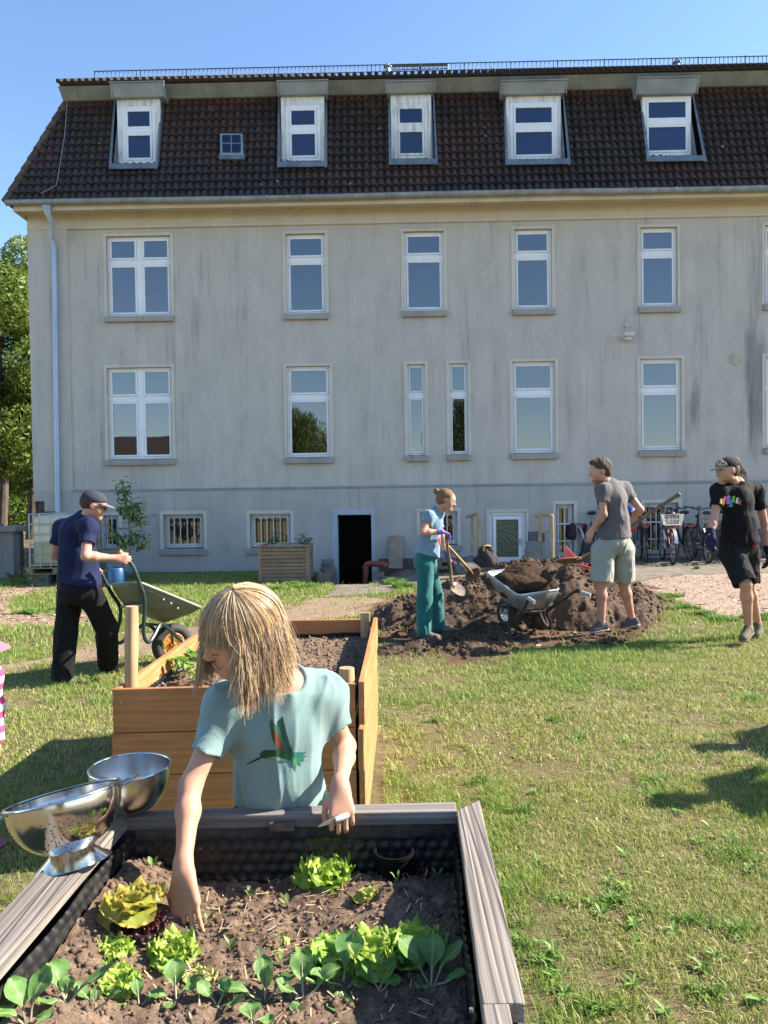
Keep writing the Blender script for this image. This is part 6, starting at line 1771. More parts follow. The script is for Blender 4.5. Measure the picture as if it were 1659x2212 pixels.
# ------------------------------------------------ man with the wheelbarrow
zz5 = lambda x, y, d: J(x / 1.8433 / 1.8228, (1850 + y / 1.8433) / 1.8228, d * .975)
jm = dict(head=zz5(682, 262, 6.50), fH=(.93, .28, -.28), uH=(.18, 0, .98), neck=zz5(632, 345, 6.58), fT=(.55, .8, 0), chest=zz5(560, 490, 6.58), belly=zz5(566, 660, 6.55), pel=zz5(575, 850, 6.55),
          shL=zz5(455, 425, 6.74), shR=zz5(640, 415, 6.38), elL=zz5(392, 620, 6.72), wrL=zz5(640, 720, 6.82), elR=zz5(622, 625, 6.25), wrR=zz5(838, 640, 6.40),
          hipL=zz5(510, 900, 6.62), hipR=zz5(650, 900, 6.50), knL=zz5(480, 1190, 6.60), anL=zz5(450, 1500, 6.55), knR=zz5(770, 1140, 6.72), anR=zz5(785, 1400, 7.0),
          toeL=zz5(590, 1545, 6.62), toeR=zz5(885, 1480, 7.05), Rd=(zz5(905, 650, 6.42) - zz5(838, 640, 6.40)), Rn=(.1, 1, -.2), Ld=(.6, .6, 0), Ln=(0, 0, -1))
hk = {'R': dict(curl=(.7, 1.1, .7)), 'L': dict(curl=(.7, 1.1, .7))}
M_navy = cloth('navy_tee', (.012, .018, .060), (.009, .013, .045)); M_blackp = cloth('black_trousers', (.010, .010, .011), (.006, .006, .007))
WM = person('man in a navy t-shirt, black trousers and dark cap pushing the olive wheelbarrow', jm, 1.0, .238, M_skin, M_navy, .60, (M_blackp, (.105, .088, .088)), 1.95, (pm('shoe_olive', (.10, .09, .05), (.03, .03, .025), 30, .7), pm('sole_black', (.02, .02, .02), None, 5, .7)), handkw=hk, girth=1.12, hem=zz5(570, 825, 6.55), folds_amp=.008)
hair_cap(WM, M_hairdk, [('e', (0, -.10, .10), (.35, .42, .34)), ('p', (0, .02, .0), (0, .9, -.3)), ('e', (0, .5, -.2), (.4, .45, .45), True)])
def cap(o, m1, m2, label=None, front=None):
    c, Rm, H = o['j']['head'], o['Rh'], o['H']
    S = SDF(); S.ell(Vector(c) + Rm @ (Vector((0, -.05, .20)) * H), tuple(v * H for v in (.365, .455, .345)), Rm, .01); S.ell(Vector(c) + Rm @ (Vector((0, -.05, .14)) * H), tuple(v * H for v in (.345, .435, .33)), Rm, .005, True)
    S.plane(Vector(c) + Rm @ (Vector((0, 0, .16)) * H), Rm @ Vector((0, .12, -1)))
    cr = soft(S, 'cap', .006, m1, o['root'])
    mb = MB(); V = []; n = 13
    for k in range(n):
        a = (k / (n - 1) - .5) * 2.2; r1 = Vector((math.sin(a) * .355, -.05 + math.cos(a) * .445, .17)); L = .30 * max(0, math.cos(a * 1.25)) ** .6
        r2 = r1 + Vector((math.sin(a) * L * .25, L, -.10 * L - .02))
        V += [Vector(c) + Rm @ (q * H) for q in (r1, r2, r2 - Vector((0, 0, .02)), r1 - Vector((0, 0, .02)))]
    F = []
    for k in range(n - 1):
        a = 4 * k
        for q in range(4): F.append((a + q, a + (q + 1) % 4, a + 4 + (q + 1) % 4, a + 4 + q))
    mb.add([tuple(v) for v in V], F); mb.build('brim', m2, cr, True, smooth_=True)
    mb = MB(); mb.sphere(Vector(c) + Rm @ (Vector((0, -.05, .545)) * H), .03 * H, 8, 6); mb.build('button', m1, cr, True, smooth_=True)
    return cr
cap(WM, cloth('cap_grey', (.045, .045, .065)), cloth('brim_mauve', (.16, .14, .17)))
mb = MB(); P = [Vector(jm['head']) + WM['Rh'] @ (Vector(q) * .238) for q in ((.36, -.02, .03), (.30, .30, .03), (.2, .40, .02))]; mb.tube(P, .003, 5)
for s in (-1, 1): mb.sphere(Vector(jm['head']) + WM['Rh'] @ (Vector((s * .14, .41, .0)) * .238), (.02, .006, .014), 10, 8, WM['Rh'])
mb.build('sunglasses', pm('dark_lens', (.012, .01, .008), None, 5, .15), WM['root'], True, smooth_=True)

# ------------------------------------------------ woman digging
z6 = lambda x, y, d: J((1350 + x / 1.8433) / 1.8228, (1850 + y / 1.8433) / 1.8228, d)
jw = dict(head=z6(752, 222, 8.15), fH=(.93, -.12, -.30), uH=(.28, 0, .96), neck=z6(690, 300, 8.2), fT=(.95, -.3, 0), chest=z6(650, 395, 8.2), belly=z6(622, 520, 8.2), pel=z6(606, 655, 8.2),
          shR=z6(625, 335, 8.06), shL=z6(680, 335, 8.38), elR=z6(582, 455, 7.98), wrR=z6(722, 448, 8.02), elL=z6(735, 545, 8.42), wrL=z6(758, 620, 8.30),
          hipR=z6(600, 700, 8.13), hipL=z6(625, 700, 8.29), knR=z6(592, 930, 8.14), knL=z6(672, 920, 8.36), anR=z6(588, 1175, 8.14), anL=z6(692, 1130, 8.40), toeR=z6(712, 1222, 8.10), toeL=z6(822, 1170, 8.38),
          Rd=(z6(785, 470, 8.08) - z6(722, 448, 8.02)), Rn=(.3, .4, -.9), Ld=(.25, -.1, -.95), Ln=(.9, -.3, .2))
M_teal = cloth('teal_trousers', (.012, .13, .13), (.009, .10, .10)); M_bluetee = cloth('washed_blue_tee', (.12, .24, .32), (.17, .25, .32))
hkw = {'R': dict(curl=(.7, 1.0, .7)), 'L': dict(curl=(.7, 1.0, .7))}
WO = person('woman with a hair bun in a blue t-shirt and teal trousers digging with a spade', jw, .93, .232, M_skin, M_bluetee, .42, (M_teal, (.100, .088, .080)), 1.97, (pm('shoe_greygreen', (.16, .16, .12), (.06, .06, .05), 40, .8), MATS['sole_black']), handkw=hkw, girth=.88, hem=z6(610, 615, 8.2), folds_amp=.007)
hair_cap(WO, M_hairbrown, [('e', (0, -.10, .16), (.36, .43, .37)), ('e', (0, -.16, -.05), (.33, .33, .27)), ('p', (0, .27, .2), (0, .95, -.45)), ('e', (0, -.56, .26), (.16, .15, .16)), ('c', (0, -.4, .2), (0, -.5, .25), .12, .12)])
gloves_on(WO, cloth('violet_glove', (.17, .13, .48), (.13, .10, .38)), 'R', hkw, .95); gloves_on(WO, cloth('navy_violet_glove', (.05, .04, .22)), 'L', hkw, .95)
decal('red_print', WO['shirt'], [((.55, .03, .05), [((1350 + x / 1.8433) / 1.8228, (1850 + y / 1.8433) / 1.8228) for x, y in ((690, 505), (722, 470), (727, 540), (705, 560), (695, 530))])], WO['shirt'], .8)
def shovel(name, label, top, bot, tip, wd, mat_s, mat_b, r=.016, n_side=None, dish=.03, cat='shovel'):
    top, bot, tip = map(Vector, (top, bot, tip)); t = thing(name, label, cat, bot)
    mb = MB(); ax = (bot - top).normalized(); mb.tube([top, top.lerp(bot, .3) + Vector((0, 0, .008)), top.lerp(bot, .7) + Vector((.006, 0, 0)), bot], [r * 1.1, r, r, r * .95], 12); mb.sphere(top, r * 1.2, 10, 8)
    mb.build('shaft', mat_s, t, True, smooth_=True)
    ax2 = (tip - bot).normalized(); L = (tip - bot).length; sd = Vector(n_side).normalized(); nn = ax2.cross(sd).normalized()
    V, F = [], []; nu, nv = 12, 9
    for i in range(nu):
        s = i / (nu - 1); hw = wd / 2 * (min(1, (s + .05) * 5) ** .5) * (1 - max(0, (s - .45) / .55) ** 2.2) ** .5 if s < 1 else .004
        for k in range(nv):
            q = k / (nv - 1) * 2 - 1
            V.append(tuple(bot + ax2 * L * s + sd * hw * q - nn * dish * (1 - q * q) * (1 - s * .6)))
    F = [(i * nv + k, i * nv + k + 1, (i + 1) * nv + k + 1, (i + 1) * nv + k) for i in range(nu - 1) for k in range(nv - 1)]
    m2 = MB(); m2.add(V, F); m2.add([tuple(Vector(v) + nn * .002) for v in V], [f[::-1] for f in F]); m2.build('blade', mat_b, t, True, smooth_=True)
    m3 = MB(); m3.tube([bot - ax * .13, bot, bot + ax2 * .05], [r * 1.25, r * 1.3, r * .9], 12); m3.build('socket', mat_b, t, True, smooth_=True)
    return t
M_shaft = wood('worn_shaft', (.26, .18, .11), (.17, .115, .07), axis=2, ring=8, knots=False); M_shafty = wood('ash_shaft', (.58, .36, .15), (.46, .27, .10), axis=2, ring=8, knots=False)
M_rust = pm('worn_shovel_steel', (.30, .18, .11), (.16, .10, .07), 18, .55, .35, bump=.2, bscale=40)
M_steelb = pm('dusty_steel', (.36, .29, .23), (.24, .18, .14), 14, .45, .4)
shovel('spade', 'round pointed shovel with a dark shaft held by the woman in violet gloves', z6(750, 490, 8.06), z6(792, 835, 8.25), z6(893, 905, 8.15), .24, M_shaft, MATS['dusty_steel'], n_side=(.30, .85, .25))
shovel('shovel', 'pale ash handled shovel stuck in the soil heap behind the digging woman', z6(712, 500, 8.55), z6(925, 735, 9.1), z6(962, 800, 9.15), .20, M_shafty, M_rust, n_side=(.75, .1, .5))

# ------------------------------------------------ man in the grey shirt
z7 = lambda x, y, d: J((2150 + x / 1.898) / 1.8228, (1750 + y / 1.898) / 1.8228, d)
D7 = 8.2
jg = dict(head=z7(402, 205, 8.12), fH=(-.97, -.05, -.12), uH=(-.06, 0, 1), neck=z7(462, 292, 8.2), fT=(-.35, .93, 0), chest=z7(495, 410, 8.2), belly=z7(512, 570, 8.2), pel=z7(505, 715, 8.2),
          shL=z7(420, 335, 8.12), shR=z7(585, 332, 8.30), elL=z7(430, 525, 8.05), wrL=z7(350, 632, 8.15), elR=z7(705, 488, 8.22), wrR=z7(640, 560, 8.42),
          hipL=z7(430, 780, 8.16), hipR=z7(575, 775, 8.24), knL=z7(412, 1040, 8.14), knR=z7(580, 1035, 8.30), anL=z7(415, 1335, 8.15), anR=z7(640, 1300, 8.36), toeL=z7(322, 1392, 8.12), toeR=z7(570, 1362, 8.40),
          Ld=(-.4, .0, -.9), Ln=(.6, .7, -.3), Rd=(-.5, .6, -.3), Rn=(0, .3, -1))
M_greytee = cloth('grey_jersey', (.115, .105, .110), (.095, .087, .092)); M_short = cloth('stone_shorts', (.30, .31, .28), (.26, .27, .245))
hk7 = {'L': dict(curl=(.35, .5, .4)), 'R': dict(curl=(.7, 1, .7))}
GM = person('bearded man in a grey t-shirt and pale shorts seen from behind holding a long shovel', jg, 1.05, .262, M_skin, M_greytee, .52, (M_short, (.112, .112, .1)), .93, (cloth('canvas_shoe', (.10, .09, .10)), pm('sole_pale', (.42, .36, .30), None, 9, .7)), handkw=hk7, girth=1.03, hem=z7(510, 700, 8.2), folds_amp=.009)
hair_cap(GM, M_hairdk, [('e', (0, -.08, .20), (.38, .46, .39)), ('e', (0, .20, .40), (.27, .20, .13)), ('p', (0, .24, .2), (0, .9, -.45)), ('e', (0, -.20, -.02), (.34, .28, .26))], amp=.009)
hair_cap(GM, pm('beard', (.24, .14, .095), (.16, .09, .06), 90, .8), [('e', (0, .20, -.30), (.20, .20, .17)), ('e', (0, .10, -.2), (.285, .2, .12)), ('p', (0, 0, -.21), (0, .25, 1))], amp=.002, name='beard')
mb = MB(); mb.box((jg['wrL'].x - .028, jg['wrL'].y - .03, jg['wrL'].z - .012), (jg['wrL'].x + .024, jg['wrL'].y + .03, jg['wrL'].z + .012))
shovel('shovel', 'long handled broad shovel held across the front of the man in grey', z7(990, 375, 8.62), z7(255, 868, 8.52), z7(75, 872, 8.50), .33, M_shaft, M_rust, r=.021, n_side=(.05, .9, -.25), dish=.045)

# ------------------------------------------------ man in the black shirt
jb = dict(head=z7(1352, 200, 7.75), fH=(-.96, -.22, -.12), uH=(-.05, 0, 1), neck=z7(1425, 285, 7.86), fT=(-.50, -.85, 0), chest=z7(1428, 420, 7.85), belly=z7(1440, 600, 7.85), pel=z7(1452, 760, 7.86),
          shR=z7(1292, 345, 7.78), shL=z7(1572, 345, 7.98), elR=z7(1255, 560, 7.70), wrR=z7(1228, 672, 7.62), elL=z7(1632, 590, 8.02), wrL=z7(1655, 800, 7.98),
          hipR=z7(1390, 810, 7.80), hipL=z7(1500, 810, 7.94), knR=z7(1492, 1045, 7.62), anR=z7(1512, 1362, 7.72), knL=z7(1515, 1040, 7.95), anL=z7(1582, 1335, 8.05), toeR=z7(1460, 1462, 7.58), toeL=z7(1560, 1440, 7.96),
          Rd=(-.12, -.1, -1), Rn=(.7, .5, .1), Ld=(.1, 0, -1), Ln=(-.7, .3, 0), fLR=(-.5, -.85, 0))
M_blackt = cloth('black_jersey', (.008, .007, .009), (.006, .005, .007)); M_cargo = cloth('black_cargo', (.012, .012, .013), (.008, .008, .009))
hk8 = {'R': dict(curl=(.5, .8, .5)), 'L': dict(curl=(.4, .5, .4))}
BMn = person('man in black with a row of coloured birds on his t-shirt', jb, 1.04, .262, M_skin, M_blackt, .56, (M_cargo, (.116, .106, .1)), .96, (pm('shoe_camo', (.15, .125, .07), (.05, .045, .03), 60, .8), pm('sole_tan', (.20, .16, .11), None, 9, .8)), handkw=hk8, girth=1.12, hem=z7(1450, 740, 7.86), folds_amp=.009)
gloves_on(BMn, cloth('navy_glove', (.02, .022, .06)), 'R', hk8, 1.12); gloves_on(BMn, cloth('black_glove', (.015, .015, .018)), 'L', hk8, 1.05)
hair_cap(BMn, M_hairdk, [('e', (0, -.14, .06), (.35, .38, .36)), ('p', (0, .04, .0), (0, .9, -.3))])
cap(BMn, cloth('cap_black', (.015, .015, .016)), pm('animal_print', (.46, .40, .32), (.05, .035, .03), 55, .8, lo=.48, hi=.56))
S = SDF(); c, Rm, H = jb['head'], BMn['Rh'], .262
S.ell(Vector(c) + Rm @ (Vector((0, .03, .25)) * H), tuple(v * H for v in (.375, .40, .30)), Rm, .01); S.plane(Vector(c) + Rm @ (Vector((0, .17, .2)) * H), Rm @ Vector((0, -1, .25))); S.plane(Vector(c) + Rm @ (Vector((0, 0, .17)) * H), Rm @ Vector((0, .12, -1)))
soft(S, 'cap_front', .006, MATS['animal_print'], BMn['root'])
mb = MB(); P0 = Vector(c) + Rm @ (Vector((0, -.46, .36)) * H); mb.sphere(P0, (.035, .035, .03), 10, 8)
for k in range(9):
    a = Vector((.004 * (k - 4), 0, 0)); mb.tube([P0 + a, P0 + a + Rm @ Vector((.0, -.03, -.06)), P0 + a * 2 + Rm @ Vector((.004 * math.sin(k), -.035 - .003 * k, -.13)), P0 + a * 3 + Rm @ Vector((0, -.01 - .006 * k, -.20 - .01 * (k % 3)))], [.010, .009, .006, .002], 6)
mb.build('ponytail', M_hairlt, BMn['root'], True, smooth_=True)
hair_cap(BMn, MATS['beard'], [('e', (0, .20, -.32), (.19, .19, .15)), ('e', (0, .12, -.24), (.27, .18, .08)), ('p', (0, 0, -.24), (0, .25, 1))], amp=.002, name='beard')
z7p = lambda x, y: ((2150 + x / 1.898) / 1.8228, (1750 + y / 1.898) / 1.8228)
def bshape(x, y, s, c):   # small hooded bird outline
    return (c, [z7p(x + a * s, y + b_ * s) for a, b_ in ((-16, 40), (-14, 0), (-8, -22), (4, -30), (16, -22), (24, -14), (14, -12), (12, 4), (16, 40))])
prt = [bshape(1308, 420, .55, (.62, .62, .08)), bshape(1335, 412, .95, (.30, .05, .07)), bshape(1362, 408, .95, (.50, .30, .70)), bshape(1400, 405, .70, (.22, .55, .10)), bshape(1383, 430, .85, (.05, .30, .38)), bshape(1428, 415, .65, (.66, .62, .52)), bshape(1449, 428, .55, (.55, .10, .10)), ((.3, .4, .42), [z7p(1350, 461), z7p(1392, 461), z7p(1392, 466), z7p(1350, 466)])]
decal('bird_row_print', BMn['shirt'], prt, BMn['shirt'], .55)
mb = MB(); p = z7(1560, 740, 7.70); mb.box((p.x - .02, p.y, p.z - .03), (p.x + .02, p.y + .01, p.z + .015)); mb.build('red_cloth_tab', cloth('red_cloth', (.5, .02, .04)), BMn['root'], True)

# ------------------------------------------------ toddler at the left edge
def stripes(name):
    m, nt, b = newmat(name); tc = nt.nodes.new('ShaderNodeTexCoord'); s = nt.nodes.new('ShaderNodeSeparateXYZ'); nt.links.new(tc.outputs['Object'], s.inputs[0])
    w_ = nt.nodes.new('ShaderNodeMath'); w_.operation = 'MULTIPLY'; w_.inputs[1].default_value = 34; nt.links.new(s.outputs[2], w_.inputs[0])
    p_ = nt.nodes.new('ShaderNodeMath'); p_.operation = 'PINGPONG'; p_.inputs[1].default_value = 1; nt.links.new(w_.outputs[0], p_.inputs[0])
    nt.links.new(_ramp(nt, p_.outputs[0], [(.47, (.60, .05, .16)), (.53, (.70, .58, .52))]), b.inputs['Base Color']); b.inputs['Roughness'].default_value = .9; return m
dk = 3.3
jk = dict(head=J(-62, 1400, dk), fH=(.4, -.9, -.2), uH=(0, 0, 1), neck=J(-62, 1448, dk), fT=(.3, -.95, 0), chest=J(-62, 1500, dk), belly=J(-62, 1560, dk), pel=J(-62, 1620, dk),
          shR=J(-104, 1462, dk), shL=J(-18, 1462, dk), elR=J(-115, 1530, dk), wrR=J(-115, 1600, dk), elL=J(-2, 1530, dk), wrL=J(0, 1598, dk - .04),
          hipR=J(-85, 1640, dk), hipL=J(-42, 1640, dk), knR=J(-85, 1720, dk), knL=J(-38, 1720, dk - .03), anR=J(-85, 1805, dk + .02), anL=J(-22, 1800, dk), toeR=J(-80, 1835, dk - .12), toeL=J(12, 1826, dk - .10),
          Ld=(.15, -.1, -1), Ln=(-.8, .2, 0), Rd=(0, 0, -1), Rn=(.8, 0, 0))
for k_ in jk:
    if k_ not in ('fH', 'uH', 'fT', 'Ld', 'Ln', 'Rd', 'Rn'): jk[k_] = Vector(jk[k_]) - Vector((.017, 0, 0))
KID = person('toddler in a pink striped top and pink hat at the left edge', jk, .58, .19, M_skin, stripes('pink_stripes'), 1.0, (cloth('pink_leggings', (.35, .12, .20)), (.10, .085, .07)), 1.9, (pm('pink_sandal', (.36, .10, .18), (.14, .04, .08), 40, .6), MATS['sole_dark']), h=.006, handkw={'L': dict(curl=(.3, .5, .3), size=.6), 'R': dict(curl=(.3, .5, .3), size=.6)}, folds_amp=.003)
mb = MB(); c = jk['head'] + Vector((0, 0, .03)); 
mb.lathe([(0, .10), (.06, .09), (.09, .06), (.10, .0), (.165, -.035), (.17, -.04), (.163, -.04), (.098, -.008), (.085, .05), (0, .09)], 28, c); mb.build('sun_hat', cloth('pink_hat', (.55, .12, .16)), KID['root'], True, smooth_=True)
# ------------------------------------------------ two helpers just outside the picture, whose shadows fall on the lawn
def helper(x, y, label, hgt=1.0, col=(.2, .2, .25)):
    o = Vector((x, y, 0)); q = lambda a, b, c: o + Vector((a, b, c)) * hgt
    jh = dict(head=q(-.05, 0, 1.62), fH=(-1, 0, -.2), uH=(0, 0, 1), neck=q(0, 0, 1.47), fT=(-1, 0, 0), chest=q(0, 0, 1.30), belly=q(.02, 0, 1.10), pel=q(.02, 0, .93), shR=q(0, .19, 1.42), shL=q(0, -.19, 1.42),
              elR=q(-.1, .32, 1.17), elL=q(-.1, -.32, 1.17), wrR=q(-.3, .2, 1.05), wrL=q(-.3, -.2, 1.05), hipR=q(0, .1, .9), hipL=q(0, -.1, .9), knR=q(-.03, .14, .48), knL=q(0, -.14, .48), anR=q(0, .15, .09), anL=q(.03, -.15, .09), toeR=q(-.17, .16, .04), toeL=q(-.14, -.16, .04))
    return person(label, jh, hgt, .235, M_skin, cloth('helper_shirt_%d' % int(x * 10), col), .55, (M_cargo, (.11, .09, .08)), 1.9, (MATS['shoe_camo'], MATS['sole_tan']), h=.014, face=False)
helper(4.35, 4.95, 'helper standing off the right side of the lawn in a plain shirt', 1.0)
helper(3.75, 4.15, 'second helper in a red shirt off the right side of the lawn', .97, (.25, .1, .1))
# ============================================================ wheelbarrows
M_tube = pm('tube_dark_green', (.025, .045, .04), (.04, .06, .055), 12, .35, .2)
M_tubeb = pm('tube_black', (.012, .012, .013), (.02, .02, .02), 12, .3, .1)
M_rub = pm('rubber', (.022, .022, .023), (.035, .033, .03), 12, .75, bump=.2, bscale=60)
M_orange = pm('orange_plastic', (.75, .28, .02), (.65, .22, .015), 8, .4)
M_trayo = pm('tray_olive_galvanised', (.20, .215, .18), (.14, .15, .125), 7, .5, .45, bump=.1, bscale=20)
M_trayi = pm('tray_rim', (.36, .36, .30), (.22, .22, .18), 9, .6, .3)
def sub_tray(name, rim, bot, mat, parent, th=.006, n=6, rimmat=None, world=True):
    """open pan through rounded corner loops. rim/bot: 4 corners in order"""
    def loop(c, r):
        P = []
        m = len(c)
        for i in range(m):
            a, b_, d = c[i - 1], c[i], c[(i + 1) % m]
            u = (a - b_).normalized() * r; v = (d - b_).normalized() * r
            for k in range(n):
                t = k / (n - 1); P.append((b_ + u) * (1 - t) ** 2 + b_ * 2 * t * (1 - t) + (b_ + v) * t * t)
        return P
    rl = loop(rim, .07); bl = loop(bot, .09); L = len(rl); V = []; rings = 8
    cb = sum(bot, Vector()) / 4
    for k in range(rings + 1):
        t = k / rings; tt = t ** 1.25
        for q in range(L): V.append(rl[q].lerp(bl[q], tt) + (rl[q].lerp(bl[q], tt) - (sum(rim, Vector()) / 4).lerp(cb, tt)) * .07 * math.sin(math.pi * t))
    for q in range(L): V.append(bl[q].lerp(cb, .35) + (bl[q] - rl[q]).normalized() * .012)
    V.append(cb + (cb - sum(rim, Vector()) / 4).normalized() * .016)
    F = [(i * L + q, i * L + (q + 1) % L, (i + 1) * L + (q + 1) % L, (i + 1) * L + q) for i in range(rings + 1) for q in range(L)] + [((rings + 1) * L + q, (rings + 1) * L + (q + 1) % L, (rings + 2) * L) for q in range(L)]
    A_ = np.array([tuple(v) for v in V]); c = A_.mean(0); A2 = c + (A_ - c) * .985; A2[:, 2] = A_[:, 2] + .0
    mb = MB(); mb.add(A_, F); mb.add(A2, [f[::-1] for f in F]); o = mb.build(name, mat, parent, world, smooth_=True, sharp=60)
    mb = MB(); mb.tube(rl, .011, 8, closed=True); mb.build('rim', rimmat or mat, o, world, smooth_=True)
    return o, rl
def wheel(parent, c, axis, r, tw, rimc, spokes=12, name='wheel'):
    ax = Vector(axis).normalized(); u = ax.orthogonal().normalized(); v = ax.cross(u)
    P = [c + (u * math.cos(a) + v * math.sin(a)) * (r - tw) for a in np.linspace(0, 2 * math.pi, 37)[:-1]]
    mb = MB(); mb.tube(P, tw, 12, closed=True, up=ax); ty = mb.build('wheel', M_rub, parent, True, smooth_=True)
    mb = MB(); rr = r - tw * 1.9
    for s in (-1, 1): mb.tube([c + (u * math.cos(a) + v * math.sin(a)) * rr + ax * s * tw * .6 for a in np.linspace(0, 2 * math.pi, 33)[:-1]], .010, 8, closed=True)
    for k in range(spokes):
        a = 2 * math.pi * k / spokes; a2 = a + .35
        d0 = u * math.cos(a) + v * math.sin(a); d1 = u * math.cos(a2) + v * math.sin(a2)
        mb.tube([c + d0 * rr * .25, c + (d0 + d1) * .5 * rr * .7, c + d1 * rr], .009, 6)
    mb.tube([c - ax * tw * .9, c + ax * tw * .9], rr * .28, 14); mb.build('rim', rimc, ty, True, smooth_=True)
    mb = MB(); mb.tube([c - ax * tw * 1.5, c + ax * tw * 1.5], .011, 8); mb.build('axle', sm, ty, True)
    return ty
K5 = .975
q5 = lambda x, y, d: J(x / 1.8433 / 1.8228, (1850 + y / 1.8433) / 1.8228, d * K5)
W1 = thing('wheelbarrow', 'empty olive wheelbarrow with orange wheel hub and orange grips', 'wheelbarrow', G(370, 1425))
rim_ = [q5(805, 832, 6.95), q5(1015, 815, 6.50), q5(1470, 1002, 7.10), q5(1330, 985, 7.75)]
bot_ = [q5(885, 985, 7.0), q5(1040, 980, 6.68), q5(1215, 1112, 7.02), q5(1130, 1095, 7.35)]
sub_tray('tray', rim_, bot_, M_trayo, W1, rimmat=M_trayi)
def bez(pts, n=6):
    P = [Vector(p) for p in pts]; out = []
    for i in range(len(P) - 1):
        p0 = P[max(i - 1, 0)]; p1 = P[i]; p2 = P[i + 1]; p3 = P[min(i + 2, len(P) - 1)]
        for k in range(n):
            t = k / n; out.append(.5 * ((2 * p1) + (p2 - p0) * t + (2 * p0 - 5 * p1 + 4 * p2 - p3) * t * t + (3 * p1 - p0 - 3 * p2 + p3) * t ** 3))
    return out + [P[-1]]
ax1 = q5(1352, 1262, 7.20); axw = q5(1250, 1265, 7.36)
mb = MB(); mb.tube(bez([q5(928, 650, 6.48), q5(972, 715, 6.48), q5(1012, 820, 6.50), q5(1050, 950, 6.55), q5(1042, 1180, 6.62), q5(1078, 1252, 6.68), q5(1120, 1200, 6.78), q5(1165, 1120, 6.9), q5(1215, 1145, 7.0), q5(1290, 1215, 7.15), ax1]), .017, 10)
mb.build('handle_tube', M_tube, W1, True, smooth_=True)
mb = MB(); mb.tube(bez([q5(690, 690, 6.85), q5(740, 760, 6.9), q5(800, 880, 6.95), q5(868, 990, 7.0), q5(872, 1080, 7.05), q5(845, 1200, 7.1), q5(855, 1255, 7.12), q5(900, 1240, 7.2), q5(1000, 1150, 7.3), q5(1060, 1120, 7.4), q5(1130, 1170, 7.5), q5(1180, 1262, 7.6)]), .017, 10)
mb.build('handle_tube', M_tube, W1, True, smooth_=True)
mb = MB(); mb.tube([q5(866, 590, 6.46), q5(895, 622, 6.47), q5(930, 652, 6.48)], [.019, .021, .019], 12); mb.build('grip', M_orange, W1, True, smooth_=True)
mb = MB(); mb.tube([q5(655, 640, 6.80), q5(695, 695, 6.85)], [.019, .02], 12); mb.build('grip', M_orange, W1, True, smooth_=True)
mb = MB(); mb.tube([q5(872, 992, 7.0), q5(1052, 985, 6.56)], .012, 8); mb.tube([q5(1075, 1120, 7.0), q5(1235, 1130, 7.2), q5(1255, 1262, 7.3)], .012, 8); mb.build('cross_brace', M_tube, W1, True, smooth_=True)
wheel(W1, axw, (.62, -.78, 0), .20, .05, M_orange)
for x, y in ((1185, 942), (1240, 970), (1290, 1005)): mb = MB(); mb.sphere(q5(x, y, 6.74), .012, 8, 6); mb.build('bolt', M_trayi, W1, True, smooth_=True)

W2 = thing('wheelbarrow', 'grey wheelbarrow heaped with dark soil in front of the soil pile', 'wheelbarrow', G(1120, 1372))
rim2 = [z6(1040, 742, 8.75), z6(1345, 705, 9.0), z6(1578, 868, 8.35), z6(1270, 912, 8.0)]
bot2 = [z6(1160, 960, 8.55), z6(1390, 930, 8.75), z6(1500, 1005, 8.42), z6(1290, 1020, 8.15)]
M_trayg = pm('tray_grey_galvanised', (.34, .36, .37), (.24, .26, .27), 7, .38, .55, bump=.08, bscale=18)
tr2, rl2 = sub_tray('tray', rim2, bot2, M_trayg, W2, rimmat=pm('tray_rim_light', (.50, .53, .56), None, 9, .35, .5))
mb = MB(); mb.tube(bez([z6(1385, 955, 7.78), z6(1350, 940, 7.84), z6(1325, 990, 7.9), z6(1270, 1070, 7.98), z6(1262, 1150, 8.0), z6(1240, 1195, 8.02), z6(1212, 1180, 8.1), z6(1210, 1060, 8.25), z6(1205, 990, 8.35), z6(1150, 990, 8.6)]), .017, 10); mb.build('handle_tube', M_tubeb, W2, True, smooth_=True)
mb = MB(); mb.tube(bez([z6(1705, 870, 8.05), z6(1640, 910, 8.15), z6(1540, 980, 8.3), z6(1480, 1030, 8.42), z6(1505, 1100, 8.45), z6(1505, 1150, 8.45), z6(1478, 1140, 8.5), z6(1440, 1070, 8.6), z6(1425, 1020, 8.7)]), .017, 10); mb.build('handle_tube', M_tubeb, W2, True, smooth_=True)
mb = MB(); mb.tube([z6(1345, 932, 7.84), z6(1392, 962, 7.74)], .021, 12); mb.build('grip', pm('grip_grey', (.35, .36, .37), None, 9, .45), W2, True, smooth_=True)
q = lambda x, y, d: z7(x, y, d)
mb = MB(); mb.tube(bez([q(20, 1240, 8.2), q(140, 1150, 8.1), q(215, 1100, 8.05), q(262, 1105, 8.0)]), .017, 10); mb.build('handle_tube', M_tubeb, W2, True, smooth_=True)
mb = MB(); mb.tube([q(258, 1103, 8.0), q(332, 1128, 7.94)], .021, 12); mb.build('grip', MATS['grip_grey'], W2, True, smooth_=True)
mb = MB(); mb.tube([z6(1290, 1035, 8.1), z6(1480, 1020, 8.45)], .012, 8); mb.tube([z6(1200, 1010, 8.4), z6(1150, 985, 8.65)], .014, 8); mb.build('cross_brace', M_tubeb, W2, True, smooth_=True)
wheel(W2, z6(1196, 1035, 8.72), (.88, .45, 0), .185, .048, pm('rim_white_steel', (.55, .55, .55), None, 9, .4, .4))
